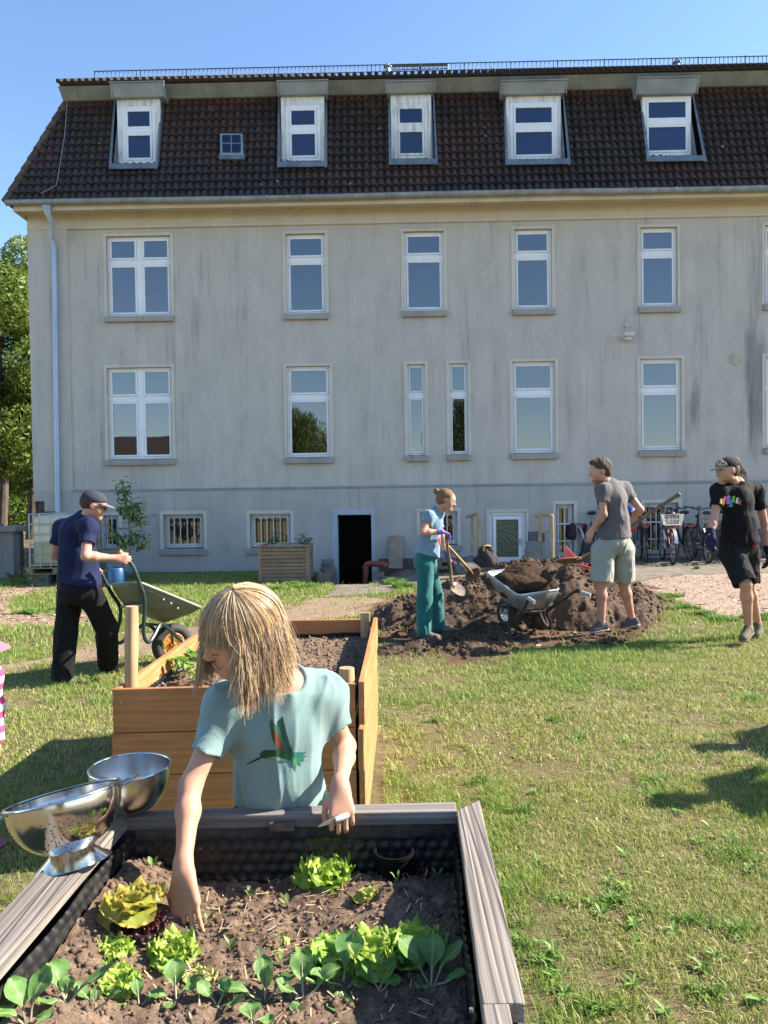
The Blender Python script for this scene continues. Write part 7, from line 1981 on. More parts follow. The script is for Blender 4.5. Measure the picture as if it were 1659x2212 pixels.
# heap in the tray
cx_ = sum(rl2, Vector()) / len(rl2); S = SDF()
S.ell(cx_ + Vector((.02, .05, -.04)), (.40, .36, .15), None, .05); S.ell(z6(1335, 760, 8.65) + Vector((0, 0, -.06)), (.26, .24, .20), None, .08); S.ell(z6(1430, 870, 8.4) + Vector((0, 0, -.04)), (.16, .2, .07), None, .05); S.ell(z6(1230, 850, 8.45) + Vector((0, 0, -.05)), (.14, .2, .07), None, .05)
nrm = (rim2[1] - rim2[0]).cross(rim2[3] - rim2[0]).normalized()
for i in range(4):
    a, b_ = rim2[i], rim2[(i + 1) % 4]; e = (b_ - a).cross(Vector((0, 0, 1))).normalized(); e = e if (cx_ - a).dot(e) < 0 else -e; S.plane(a - e * .035, e, .02)
def hd_(x, y, z): return .05 * (fbm(x * 9, y * 9, z * 9, 4, 3) - .5) + .02 * (fbm(x * 30, y * 30, z * 30, 3, 4) - .5)
V, Q = S.mesh(.012, hd_); hp = link('soil_heap', mesh_from('soil_heap', V - np.array(tuple(cx_)), Q, [M_soildark], True), None, tuple(cx_)); tag(hp, 'heap of dark compost filling the grey wheelbarrow', 'soil')
# red shovel lying on the heap
pr = thing('shovel', 'bright red plastic shovel blade sticking up behind the heap', 'shovel', z7(180, 850, 8.9))
S = SDF(); mb = MB()
P = [z7(150, 762, 9.0), z7(245, 862, 8.85), z7(180, 862, 8.9), z7(112, 868, 9.05)]
Pb = [p + Vector((.01, .02, 0)) for p in P]; mb.hexa(P, Pb); mb.build('blade', pm('red_plastic', (.62, .045, .04), (.70, .09, .08), 5, .35), pr, True, bevel=.006)
mb = MB(); mb.tube([z7(255, 905, 8.8), z7(330, 925, 8.75)], .016, 8); mb.build('socket', MATS['red_plastic'], pr, True, smooth_=True)
# edging stick on the ground
def logt(name, label, cat, pts, r, mat, group=None, n=8):
    mb = MB(); mb.tube(bez(pts, 4), r, n); o = mb.build(name, mat, None, base=Vector(pts[0]), smooth_=True, sharp=60); return tag(o, label, cat, group)
a = GG(1362, 1268); b_ = GG(1442, 1300); logt('stake', 'thin pale wooden stake lying along the edge of the soil heap', 'stake', [a + Vector((0, 0, .10)), a.lerp(b_, .5) + Vector((0, 0, .06)), b_ + Vector((0, 0, .02))], .012, M_post)

# ============================================================ by the facade, left
def FP(vx, vy, w):                 # world point at outward distance w from the facade
    u, z = FL(vx, vy, w); return BM @ Vector((u, -w, z))
# slatted planter
M_slat = wood('planter_slat', (.36, .25, .17), (.26, .17, .11), axis=0, ring=9, bump=.3, c3=(.20, .13, .09)); M_slaty = wood('planter_slat_side', (.44, .30, .20), (.32, .20, .13), axis=1, ring=9, bump=.3)
pa = G(559, 1257, .0); pb = G(669, 1256, .0); dpl = pa.y; zt = J(559, 1181, dpl).z
x0, x1 = pa.x, G(668, 1256, 0).x; y0 = dpl; y1 = dpl + .78
PL = thing('planter_box', 'brown slatted wooden planter with herbs standing against the house', 'planter', ((x0 + x1) / 2, (y0 + y1) / 2, 0))
n = 9; hh = (zt - .03) / n
for k in range(n):
    z0 = .01 + k * hh; z1 = z0 + hh - .010
    for a, b_, m_ in (((x0 + .05, y0 + .005, z0), (x1 - .05, y0 + .025, z1), M_slat), ((x0 + .05, y1 - .025, z0), (x1 - .05, y1 - .005, z1), M_slat), ((x1 - .025, y0 + .05, z0), (x1 - .005, y1 - .05, z1), M_slaty), ((x0 + .005, y0 + .05, z0), (x0 + .025, y1 - .05, z1), M_slaty)): mb = MB(); mb.box(a, b_); mb.build('slat', m_, PL, True)
for cx, cy in ((x0, y0), (x1 - .05, y0), (x0, y1 - .05), (x1 - .05, y1 - .05)):
    mb = MB(); mb.box((cx - .002, cy - .002, 0), (cx + .052, cy + .052, zt - .012)); mb.build('corner_post', M_slaty, PL, True, bevel=.003)
mb = MB(); mb.box((x0 - .02, y0 - .02, zt - .011), (x1 + .02, y0 + .06, zt + .012)); mb.box((x0 - .02, y1 - .06, zt - .011), (x1 + .02, y1 + .02, zt + .012)); mb.box((x0 - .02, y0 + .0605, zt - .010), (x0 + .06, y1 - .0605, zt + .011)); mb.box((x1 - .06, y0 + .0605, zt - .010), (x1 + .02, y1 - .0605, zt + .011)); mb.build('rim', M_slaty, PL, True)
mb = MB(); mb.box((x0 + .03, y0 + .03, 0.02), (x1 - .03, y1 - .03, zt - .07)); mb.build('soil', M_soildark, PL, True)
bush('herb', 'dark green herb at the left end of the slatted planter', 'plant', ((x0 * .75 + x1 * .25), y0 + .35, zt - .07), .30, .20, 60, .06, (.05, .13, .02), 7)
bush('herb', 'dark green herb at the right end of the slatted planter', 'plant', ((x0 * .12 + x1 * .88), y0 + .4, zt - .07), .27, .24, 70, .06, (.05, .12, .02), 8)
bush('lettuce', 'small pale lettuce in the middle of the slatted planter', 'lettuce', ((x0 * .45 + x1 * .55), y0 + .2, zt - .07), .10, .12, 22, .07, (.35, .42, .25), 9)
# sapling with stake
s0 = G(281, 1255, 0); ds = s0.y
SP = thing('sapling', 'young slim pear tree with glossy leaves behind the olive wheelbarrow', 'tree', s0)
mb = MB(); tr = [s0, J(281, 1200, ds), J(279, 1140, ds), J(272, 1090, ds), J(266, 1040, ds)]; mb.tube(bez(tr), np.linspace(.016, .004, 25), 8); mb.build('trunk', pm('young_bark', (.24, .14, .09), (.16, .10, .07), 30, .8), SP, True, smooth_=True)
V_, F_, C_ = [], [], []; n0 = 0; r_ = random.Random(2); bm_ = MB()
brs = [((279, 1190), (236, 1137)), ((279, 1180), (243, 1155)), ((281, 1150), (322, 1165)), ((280, 1130), (300, 1082)), ((278, 1120), (258, 1090)), ((274, 1100), (266, 1035)), ((280, 1160), (310, 1185)), ((279, 1140), (316, 1120)), ((277, 1110), (296, 1110)), ((279, 1165), (262, 1175)), ((272, 1080), (262, 1060)), ((273, 1095), (292, 1090))]
for (a, b_) in brs:
    A1 = J(a[0], a[1], ds); B1 = J(b_[0], b_[1], ds + r_.uniform(-.35, .35)); mid = A1.lerp(B1, .5) + Vector((0, 0, -.03)); bm_.tube([A1, mid, B1], [.006, .004, .002], 5)
    for k in range(40):
        c = A1.lerp(B1, .15 + .85 * r_.random()) + Vector((r_.gauss(0, .05), r_.gauss(0, .06), r_.gauss(0, .05)))
        V, F, ed, S_ = leaf(r_.uniform(.08, .13), r_.uniform(.045, .07), r_.uniform(.2, 1.2), .12, .002, .22, k, 6, 5, .8, r_.uniform(-.8, .8)); V = rotz(V, r_.random() * 6.28) + np.array(tuple(c))
        V_.append(V); F_.append(F + n0); n0 += len(V); C_.append(np.array((.16, .23, .08))[None] * r_.uniform(.6, 1.7) * np.ones((len(V), 1)))
bm_.build('branches', MATS['young_bark'], SP, True, smooth_=True)
M_pear = attrmat('pear_leaf', .3, trans=.2, spec=.6)
link('foliage', mesh_from('foliage', np.vstack(V_) - org(SP), np.vstack(F_), [M_pear], True, col=np.vstack(C_)), SP)
bush('weed_clump', 'leafy weeds around the foot of the young pear tree', 'plant', s0, .14, .14, 34, .07, (.18, .24, .06), 17)
# watering can
wc = G(252, 1262, 0); wc = Vector((J(252, 1262, 13.6).x, 13.6, 0)); WCn = thing('watering_can', 'blue plastic watering can standing by the house wall', 'watering can', wc)
M_blue = pm('blue_plastic', (.02, .10, .22), (.015, .08, .18), 5, .4)
mb = MB(); mb.lathe([(0, 0.0), (.15, 0), (.155, .02), (.15, .30), (.13, .33), (.10, .335), (.10, .325), (.12, .32), (.14, .29), (.14, .02), (0, .01)], 24, wc); mb.build('body', M_blue, WCn, True, smooth_=True)
mb = MB(); mb.tube(bez([wc + Vector((.10, 0, .32)), wc + Vector((.14, 0, .43)), wc + Vector((.24, 0, .40)), wc + Vector((.23, 0, .25)), wc + Vector((.15, 0, .14))]), .016, 8); mb.build('handle', M_blue, WCn, True, smooth_=True)
mb = MB(); mb.tube([wc + Vector((-.13, 0, .06)), wc + Vector((-.28, 0, .24)), wc + Vector((-.40, 0, .40))], [.035, .025, .03], 10); mb.build('spout', M_blue, WCn, True, smooth_=True)
# garden hose curls
def wallpipe(): pass
h0 = FP(215, 1195, .25); h1 = FP(258, 1180, .06)
logt('hose', 'thin yellow hose hanging from the basement window by the pear tree', 'hose', [FP(214, 1160, .1), FP(216, 1190, .3), FP(236, 1201, .35), FP(252, 1190, .3), FP(254, 1170, .08)], .010, pm('hose_yellow', (.35, .30, .05), None, 9, .5))
# water tank on pallets
dt = 13.9
tA = J(66, 1226, dt); tw = .95; th_ = .98; z0 = tA.z
IB = thing('water_tank', 'white caged plastic water tank on a pallet at the house corner', 'tank', (tA.x + tw / 2, dt + tw / 2, 0))
m, nt, b = newmat('tank_plastic'); tc = nt.nodes.new('ShaderNodeTexCoord'); s_ = nt.nodes.new('ShaderNodeSeparateXYZ'); nt.links.new(tc.outputs['Object'], s_.inputs[0])
mm = nt.nodes.new('ShaderNodeMapRange'); mm.inputs[1].default_value = z0 + .45; mm.inputs[2].default_value = z0 + .50; nt.links.new(s_.outputs[2], mm.inputs[0])
nt.links.new(_mix(nt, mm.outputs[0], (.36, .40, .26), (.62, .60, .46)), b.inputs['Base Color']); b.inputs['Roughness'].default_value = .4; b.inputs['Subsurface Weight'].default_value = .3
S = SDF(); cx = tA.x + tw / 2; cy = dt + tw / 2
for sx_ in (-1, 1):
    for sy_ in (-1, 1): S.cone((cx + sx_ * .32, cy + sy_ * .32, z0 + .12), (cx + sx_ * .32, cy + sy_ * .32, z0 + th_ - .12), .13, None, .05)
S.cone((cx - .3, cy, z0 + .12), (cx + .3, cy, z0 + .12), .11, None, .05, flat=((0, 1, 0), 3.6)); S.cone((cx - .3, cy, z0 + th_ - .13), (cx + .3, cy, z0 + th_ - .13), .11, None, .05, flat=((0, 1, 0), 3.6))
mb = MB(); mb.box((cx - .44, cy - .44, z0 + .02), (cx + .44, cy + .44, z0 + th_ - .03)); mb.build('bottle', MATS['tank_plastic'], IB, True, bevel=.09, smooth_=True, sharp=60)
cg = MB(); e = .475
for zz in np.linspace(z0 + .04, z0 + th_, 6): cg.tube([(cx - e, cy - e, zz), (cx + e, cy - e, zz), (cx + e, cy + e, zz), (cx - e, cy + e, zz)], .011, 6, closed=True)
for k in range(6):
    t = -e + 2 * e * k / 5
    for p in ((cx + t, cy - e - .012), (cx + t, cy + e + .012), (cx - e - .012, cy + t), (cx + e + .012, cy + t)): cg.tube([(p[0], p[1], z0), (p[0], p[1], z0 + th_)], .011, 6)
cg.build('cage', pm('galvanised_light', (.42, .44, .46), (.3, .32, .34), 9, .4, .6), IB, True, smooth_=True)
PT = thing('pallet', 'weathered wooden pallet carrying the water tank', 'pallet', (cx, cy, 0)); M_pal = wood('pallet_wood', (.34, .26, .19), (.22, .16, .11), axis=0, ring=8)
for zz in (z0 - .025, z0 - .13):
    for k in range(6): mb = MB(); t = -.5 + k * .175; mb.box((cx - .6, cy + t, zz), (cx + .6, cy + t + .12, zz + .022)); mb.build('deck_board', M_pal, PT, True)
for k in (-.55, -.06, .43):
    mb = MB(); mb.box((cx + k, cy - .5, z0 - .107), (cx + k + .12, cy + .5, z0 - .026)); mb.build('block', M_pal, PT, True)
for k, (ox, wz) in enumerate(((-.55, .4), (.05, .45))):
    mb = MB(); mb.box((cx + ox, cy - .48, 0), (cx + ox + wz, cy + .4, z0 - .132)); tag(mb.build('stone_block', M_stone, None, base=(cx + ox, cy, 0), bevel=.02), ('left' if k == 0 else 'right') + ' rough grey block propping up the pallet of the water tank', 'stone')
mb = MB(); p = J(118, 1128, dt); mb.box((p.x, dt - .03, p.z - .02), (p.x + .12, dt + .02, p.z + .03)); mb.build('red_cap', MATS['red_plastic'], IB, True, bevel=.006)
# gate pillar, fence
dg = 15.2; pl = J(24, 1240, dg); PGt = J(24, 1148, dg).z; hw = 20 / FPX * dg * .85
mb = MB(); mb.box((pl.x - hw, dg - .2, -.05), (pl.x + hw, dg + .2, PGt)); gpz = mb.build('gate_pillar', stucco('pillar_stone', (.24, .22, .21), (.30, .28, .27), .5), None, base=(pl.x, dg, 0), bevel=.01); tag(gpz, 'square grey stone gate pillar with a flat cap left of the water tank', 'pillar')
mb = MB(); mb.box((pl.x - hw - .1, dg - .3, PGt + .002), (pl.x + hw + .1, dg + .3, PGt + .11)); mb.build('cap', MATS['pillar_stone'], gpz, True, bevel=.015)
def meshfence(xa, xb, y, label, h=1.1):
    t = thing('wire_fence', label, 'fence', (xa, y, 0)); mb = MB()
    for x in np.arange(xa, xb, .10): mb.tube([(x, y, .05), (x, y, h)], .0028, 4)
    for zz in (.1, .35, .6, .85, h - .02): mb.tube([(xa, y - .006, zz), (xb, y - .006, zz)], .005, 4)
    mb.build('mesh_panel', pm('fence_grey', (.12, .13, .14), None, 9, .5, .4), t, True)
    for x in (xa, xb): mb = MB(); mb.box((x - .03, y - .03, 0), (x + .03, y + .03, h + .05)); mb.build('post', MATS['fence_grey'], t, True)
    return t
meshfence(pl.x - 3.2, pl.x - hw - .02, dg, 'grey wire mesh fence left of the gate pillar', 1.05)
meshfence(pl.x + hw + .02, tA.x + .1, dg + .1, 'grey wire mesh fence between the gate pillar and the water tank', 1.05)
# ============================================================ by the facade, middle
# stone steps and small sack left of the door
def stone(x0, y0_, x1, y1_, label, dd=.5, d=None, dz=0):
    p = GG(x0, y1_) if d is None else None; d = d or p.y; a = J(x0, y0_, d); b_ = J(x1, y1_, d)
    mb = MB(); mb.box((a.x, d, b_.z + dz), (b_.x, d + dd, a.z)); return tag(mb.build('stone_block', pm('step_stone', (.27, .22, .17), (.15, .125, .095), 14, .9, bump=.7, bscale=26), None, base=((a.x + b_.x) / 2, d, b_.z), bevel=.02), label, 'stone')
stone(684, 1245, 711, 1274, 'rough sandstone kerb block left of the cellar steps', .7, 14.3)
stone(668, 1262, 688, 1273, 'low broken sandstone block beside the sandstone kerb block', .4, 14.1)
stone(700, 1232, 724, 1274, 'dark stone wall stub against the cellar door frame', .6, 15.1, -.1)
S = SDF(); c = J(708, 1221, 15.3); S.ell(c, (.14, .1, .12), None, .03); S.ell(c + Vector((0, 0, -.09)), (.16, .12, .06), None, .05); S.cone(c + Vector((-.1, 0, .1)), c + Vector((.1, 0, .1)), .03, None, .04)
V, Q = S.mesh(.012, lambda x, y, z: .02 * (fbm(x * 12, y * 12, z * 12, 3, 3) - .5)); tag(link('sack', mesh_from('sack', V - np.array(tuple(c)), Q, [cloth('sack_grey', (.20, .20, .18), (.14, .14, .13))], True), None, tuple(c)), 'small grey sack on the dark stone stub left of the cellar door', 'sack')
# red drain pipe
dd = 15.45
mb = MB(); mb.tube(bez([J(790, 1268, dd - .2), J(790, 1240, dd - .2), J(792, 1220, dd - .2), J(806, 1218, dd - .25), J(830, 1219, dd - .5), J(833, 1219, dd - .55)], 6), .058, 14); mb.tube([J(790, 1228, dd - .2), J(790, 1222, dd - .2)], .068, 14); mb.tube([J(826, 1219, dd - .46), J(834, 1219, dd - .56)], .068, 14, cap=False)
dp = mb.build('drain_pipe', pm('pipe_terracotta', (.30, .07, .035), (.24, .055, .03), 6, .45), None, base=J(790, 1268, dd), smooth_=True, sharp=50); tag(dp, 'terracotta red plastic drain pipe bent beside the dark cellar door', 'pipe')
# retaining slabs right of door
stone(806, 1240, 830, 1252, 'upper stone step slab right of the red pipe', .5, 14.9)
stone(806, 1254, 828, 1268, 'lower stone step slab right of the red pipe', .5, 14.7)
stone(818, 1246, 1060, 1252, 'long timber edge beam running along the foot of the wall', .12, 14.9)
# board leaning on wall
a = [FP(842, 1157, .04), FP(871, 1158, .04), FP(870, 1228, .30), FP(839, 1227, .30)]; off = Vector((0, -.02, 0))
m, nt, b = newmat('parquet_board'); br = nt.nodes.new('ShaderNodeTexBrick'); br.inputs['Scale'].default_value = 3.5; br.inputs['Color1'].default_value = (.36, .26, .19, 1); br.inputs['Color2'].default_value = (.27, .185, .13, 1); br.inputs['Mortar'].default_value = (.2, .14, .1, 1); br.inputs['Mortar Size'].default_value = .008
nt.links.new(_coord(nt, (1, 1, 1)), br.inputs['Vector']); mp2 = br.inputs['Vector'].links[0].from_node; mp2.inputs['Rotation'].default_value = (R(90), 0, 0); nt.links.new(br.outputs[0], b.inputs['Base Color']); b.inputs['Roughness'].default_value = .7
mb = MB(); mb.hexa(a, [p + off for p in a]); tag(mb.build('board', m, None, base=a[3]), 'parquet patterned board leaning on the wall right of the cellar door', 'board')
# brown band at wall foot
mb = MB(); a, z1 = FL(818, 1221, .0)[0], FL(830, 1221, 0)[1]; mb.box((a, -.025, -.2), (FL(1050, 1220)[0], -.002, FL(950, 1205)[1])); mb.build('base_board', pm('base_brown', (.17, .10, .07), (.12, .08, .06), 5, .8), B)
# bamboo / log bundle
M_bam = pm('bamboo', (.34, .24, .14), (.22, .15, .09), 12, .7)
for k in range(12):
    x = 935 + (k * 7.3) % 50; y = 1226 - (k // 5) * 7; p = FP(x, y, 1.1); q_ = p + Vector((.1, .7, .02)); logt('bamboo_cane', 'cut bamboo cane in the stack behind the digging woman', 'cane', [p, p.lerp(q_, .5), q_], .035, M_bam, 'bamboo canes stacked by the wall', 10)
# hand rails from debarked logs
M_log = pm('debarked_log', (.50, .35, .19), (.33, .22, .12), 14, .7, bump=.3, bscale=30, stretch=(1, 1, .3))
def rail(px, d, label, r=.035):
    t = thing('log_handrail', label, 'handrail', J(px[0][0], px[0][1], d)); 
    (ax_, ay_), (bx_, by_), (cx2, cy2), (dx_, dy_) = px      # left post foot, left post top, right post foot, right post top; bar from left end
    return t
for (lx, lt, lb, rx, rt_, rb_, bx_, by_, d, lab) in ((1020, 1113, 1197, 1035, 1110, 1195, 1008, 1114, 15.0, 'pale debarked log handrail left of the glazed door'), (1166, 1116, 1198, 1193, 1112, 1204, 1154, 1113, 14.6, 'pale debarked log handrail in front of the bicycles')):
    t = thing('log_handrail', lab, 'handrail', J((lx + rx) / 2, rb_, d))
    mb = MB(); mb.tube(bez([J(lx, lb, d + .25), J(lx, (lb + lt) / 2, d + .25), J(lx, lt, d + .25)]), .034, 10); mb.build('post', M_log, t, True, smooth_=True)
    mb = MB(); mb.tube(bez([J(rx, rb_, d), J(rx, (rb_ + rt_) / 2, d), J(rx - 1, rt_ + 6, d)]), .038, 10); mb.build('post', M_log, t, True, smooth_=True)
    mb = MB(); mb.tube(bez([J(bx_, by_ + 2, d + .35), J((bx_ + rx) / 2, (by_ + rt_) / 2, d + .15), J(rx - 3, rt_ + 1, d), J(rx, rt_ + 9, d)]), .036, 10); mb.build('top_rail', M_log, t, True, smooth_=True)
    if rx - lx > 20: mb = MB(); mb.tube([J(lx, 1150, d + .22), J(rx, 1147, d)], .028, 8); mb.build('cross_rail', M_log, t, True, smooth_=True)
# stone with rucksack
S = SDF(); c = J(1013, 1205, 14.4); S.cone(c + Vector((-.05, .1, -.12)), c + Vector((.1, .3, -.1)), .13, .12, .03); S.cone(c + Vector((-.12, 0, -.22)), c + Vector((.16, .1, -.22)), .16, .16, .03)
V, Q = S.mesh(.02, lambda x, y, z: .03 * (fbm(x * 6, y * 6, z * 6, 3, 3) - .5)); tag(link('concrete_block', mesh_from('concrete_block', V - np.array(tuple(c)), Q, [M_stone], True), None, tuple(c)), 'dark rounded concrete block under the rucksack by the glazed door', 'stone')
c = J(1050, 1194, 13.9); RS = thing('rucksack', 'dark rucksack with a yellow cloth slumped on the concrete block', 'rucksack', c + Vector((0, 0, -.2)))
S = SDF(); S.cone(c + Vector((-.05, 0, .04)), c + Vector((.07, 0, .04)), .09, None, .03); S.cone(c + Vector((-.06, 0, -.15)), c + Vector((.12, 0, -.15)), .12, None, .12); S.cone(c + Vector((.0, -.12, -.04)), c + Vector((.06, -.14, -.16)), .08, .10, .02); S.ell(c + Vector((-.12, -.02, -.13)), (.13, .08, .06), None, .05)
soft(S, 'body', .012, cloth('rucksack_cloth', (.03, .027, .032), (.055, .045, .05)), RS, lambda x, y, z: .03 * (fbm(x * 14, y * 14, z * 9, 3, 3) - .5))
S = SDF(); S.ell(c + Vector((.02, -.06, .13)), (.075, .06, .018), None, .03); S.ell(c + Vector((-.05, -.10, .07)), (.03, .02, .05), None, .03); soft(S, 'cloth', .01, cloth('yellow_cloth', (.55, .30, .04)), RS, lambda x, y, z: .02 * (fbm(x * 24, y * 24, z * 9, 3, 3) - .5))
for k in range(3): mb = MB(); mb.tube([c + Vector((.0 + k * .05, -.10 - .02 * k, .07 - k * .03)), c + Vector((.03 + k * .05, -.16, -.06)), c + Vector((.04 + k * .05, -.15, -.2))], .008, 6); mb.build('strap', pm('strap_grey', (.2, .19, .18), None, 9, .7), RS, True)
S = SDF(); c = J(1153, 1190, 14.7); S.ell(c, (.18, .14, .17), None, .03); S.ell(c + Vector((0, 0, -.13)), (.24, .18, .08), None, .05); S.cone(c + Vector((-.14, 0, .16)), c + Vector((.14, 0, .16)), .03, None, .04)
V, Q = S.mesh(.015, lambda x, y, z: .03 * (fbm(x * 9, y * 9, z * 9, 3, 3) - .5)); tag(link('sack', mesh_from('sack', V - np.array(tuple(c)), Q, [MATS['sack_grey']], True), None, tuple(c)), 'large grey sack between the glazed door and the bicycles', 'sack')

# ============================================================ bicycles
M_spoke = pm('bike_metal', (.45, .46, .48), (.3, .3, .32), 9, .35, .8)
def bike(loc, rz, label, frame_c, step=False, basket=None, guard=(.02, .02, .02), bar='flat', child=.0, bag=False, seatbag=False, wr=.34, tilt=0):
    t = thing('bicycle', label, 'bicycle', loc, rz, 'bicycles parked by the house wall'); t.rotation_euler = (R(tilt), 0, rz)
    fm = pm('bike_paint_%d%d%d' % tuple(int(v * 99) for v in frame_c), frame_c, None, 9, .25, .1, coat=.4); gm = pm('guard_%d%d%d' % tuple(int(v * 99) for v in guard), guard, None, 9, .3, .2)
    xr, xf = -.52, .54; r = wr
    def whl(x):
        mb = MB(); P = [(x + (r - .018) * math.cos(a), 0, r + (r - .018) * math.sin(a)) for a in np.linspace(0, 2 * math.pi, 37)[:-1]]; mb.tube(P, .020, 8, closed=True, up=(0, 1, 0)); wo = mb.build('wheel', M_rub, t, smooth_=True)
        mb = MB(); P = [(x + (r - .045) * math.cos(a), 0, r + (r - .045) * math.sin(a)) for a in np.linspace(0, 2 * math.pi, 37)[:-1]]; mb.tube(P, .011, 6, closed=True, up=(0, 1, 0)); mb.tube([(x, -.04, r), (x, .04, r)], .022, 8); mb.build('rim', M_spoke, wo, smooth_=True)
        mb = MB()
        for k in range(24): a = 2 * math.pi * k / 24; mb.tube([(x, .02 * (-1) ** k, r), (x + (r - .05) * math.cos(a + .2 * (-1) ** k), 0, r + (r - .05) * math.sin(a + .2 * (-1) ** k))], .0016, 3, cap=False)
        mb.build('spokes', M_spoke, wo)
        mb = MB(); 
        for k in (0, 2): a = 1.2 + k * 1.57; mb.box((x + .2 * math.cos(a) - .02, -.006, r + .2 * math.sin(a) - .035), (x + .2 * math.cos(a) + .02, .006, r + .2 * math.sin(a) + .035))
        mb.build('reflector', pm('reflector_orange', (.8, .25, .02), None, 9, .3), wo)
    whl(xr); whl(xf)
    mb = MB(); bb = (-.06, 0, .28); st = (-.20, 0, .78); hd = (.34, 0, .86); hb = (.38, 0, .72)
    if step: mb.tube(bez([hb, (.25, 0, .48), (.08, 0, .34), bb]), .019, 8); mb.tube([bb, st], .016, 8); mb.tube(bez([hd, (.16, 0, .60), (-.12, 0, .44)]), .015, 8)
    else: mb.tube([hb, bb], .019, 8); mb.tube([bb, st], .016, 8); mb.tube([(-.18, 0, .72), hd], .016, 8)
    mb.tube([(.33, 0, .90), (.40, 0, .66)], .019, 8)
    for s in (-1, 1): mb.tube([bb, (xr, s * .06, r)], .010, 6); mb.tube([(-.17, s * .02, .68), (xr, s * .06, r)], .008, 6); mb.tube(bez([(.40, s * .05, .68), (.44, s * .055, .50), (xf, s * .05, r)]), .012, 6)
    mb.build('frame', fm, t, smooth_=True)
    mb = MB(); mb.tube([(.34, 0, .88), (.31, 0, 1.02)], .012, 8)
    if bar == 'flat': mb.tube(bez([(.22, -.29, 1.04), (.34, -.18, 1.06), (.33, 0, 1.02), (.34, .18, 1.06), (.22, .29, 1.04)]), .011, 8)
    else: mb.tube(bez([(.05, -.28, 1.05), (.26, -.26, 1.10), (.36, -.12, 1.08), (.32, 0, 1.03), (.36, .12, 1.08), (.26, .26, 1.10), (.05, .28, 1.05)]), .011, 8)
    h_ = mb.build('handlebar', M_spoke if bar != 'flat' else M_tubeb, t, smooth_=True)
    for s in (-1, 1): mb = MB(); mb.tube([(.22 if bar == 'flat' else .17, s * .29 if bar == 'flat' else s * .27, 1.04 if bar == 'flat' else 1.07), (.17 if bar == 'flat' else .03, s * .34 if bar == 'flat' else s * .285, 1.03 if bar == 'flat' else 1.045)], .017, 8); mb.build('grip', M_rub, h_, smooth_=True)
    mb = MB(); mb.tube([(-.19, 0, .76), (-.215, 0, .94)], .012, 8); mb.build('seat_post', M_spoke, t)
    S = SDF(); S.cone((-.31, 0, .965), (-.05, 0, .965), .075, .02, .03, flat=((0, 0, 1), .5)); S.ell((-.31, 0, .97), (.075, .10, .035), None, .03); V, Q = S.mesh(.012); link('saddle', mesh_from('saddle', V, Q, [M_tubeb], True), t)
    for x, a0, a1 in ((xr, .35, 2.9), (xf, .9, 3.4)):
        mb = MB(); P = [(x + (r + .02) * math.cos(a), 0, r + (r + .02) * math.sin(a)) for a in np.linspace(a0, a1, 14)]
        V = []; 
        for p in P: V += [(p[0], -.028, p[2]), (p[0], .028, p[2]), (p[0] * 1 + (x - p[0]) * .02, .028, p[2] + .004), (p[0] + (x - p[0]) * .02, -.028, p[2] + .004)]
        mb.add(V, [(4 * k + q, 4 * k + (q + 1) % 4, 4 * k + 4 + (q + 1) % 4, 4 * k + 4 + q) for k in range(13) for q in range(4)]); mb.build('mudguard', gm, t)
    mb = MB(); mb.box((xr - .27, -.06, .735), (xr + .20, -.045, .75)); mb.box((xr - .27, .045, .735), (xr + .20, .06, .75)); mb.box((xr - .27, -.045, .736), (xr - .255, .045, .749)); mb.box((xr + .0, -.045, .736), (xr + .015, .045, .749))
    for s in (-1, 1): mb.tube([(xr - .12, s * .055, .74), (xr, s * .06, r)], .005, 5)
    rk = mb.build('luggage_rack', M_tubeb, t)
    mb = MB(); mb.box((xr - .30, -.045, .70), (xr - .275, .045, .745)); mb.build('rear_light', pm('rear_red', (.6, .02, .02), None, 9, .25), t, bevel=.006)
    mb = MB(); mb.tube([(-.06, -.09, .28), (-.06, .09, .28)], .02, 8); mb.tube([(-.06, -.10, .28), (.08, -.10, .20)], .009, 6); mb.tube([(-.06, .10, .28), (-.20, .10, .36)], .009, 6); mb.box((.05, -.15, .185), (.12, -.10, .21)); mb.box((-.23, .10, .35), (-.16, .15, .375)); mb.tube([(-.06, -.05, .28), (-.06, -.058, .28)], .09, 18); mb.build('crank', M_spoke, t, smooth_=True)
    mb = MB(); mb.sphere((.43, 0, .88), .035, 10, 8); mb.build('front_light', M_tubeb, t, smooth_=True)
    if basket:
        bx, bz, bw, bl, bh, wcol = basket; mb = MB(); 
        for zz, k in ((0, .8), (bh * .5, .9), (bh, 1)):
            a, c2 = bl / 2 * k, bw / 2 * k; mb.tube([(bx - a, -c2, bz + zz), (bx + a, -c2, bz + zz), (bx + a, c2, bz + zz), (bx - a, c2, bz + zz)], .005, 5, closed=True)
        for s in np.linspace(-1, 1, 9):
            mb.tube([(bx + s * bl * .4, -bw * .4, bz), (bx + s * bl / 2, -bw / 2, bz + bh)], .0025, 4); mb.tube([(bx + s * bl * .4, bw * .4, bz), (bx + s * bl / 2, bw / 2, bz + bh)], .0025, 4)
            mb.tube([(bx - bl * .4, s * bw * .4, bz), (bx - bl / 2, s * bw / 2, bz + bh)], .0025, 4); mb.tube([(bx + bl * .4, s * bw * .4, bz), (bx + bl / 2, s * bw / 2, bz + bh)], .0025, 4); mb.tube([(bx + s * bl * .4, -bw * .4, bz), (bx + s * bl * .4, bw * .4, bz)], .0025, 4)
        mb.build('basket', pm('basket_%d' % int(wcol[0] * 99), wcol, None, 9, .4, .2), t)
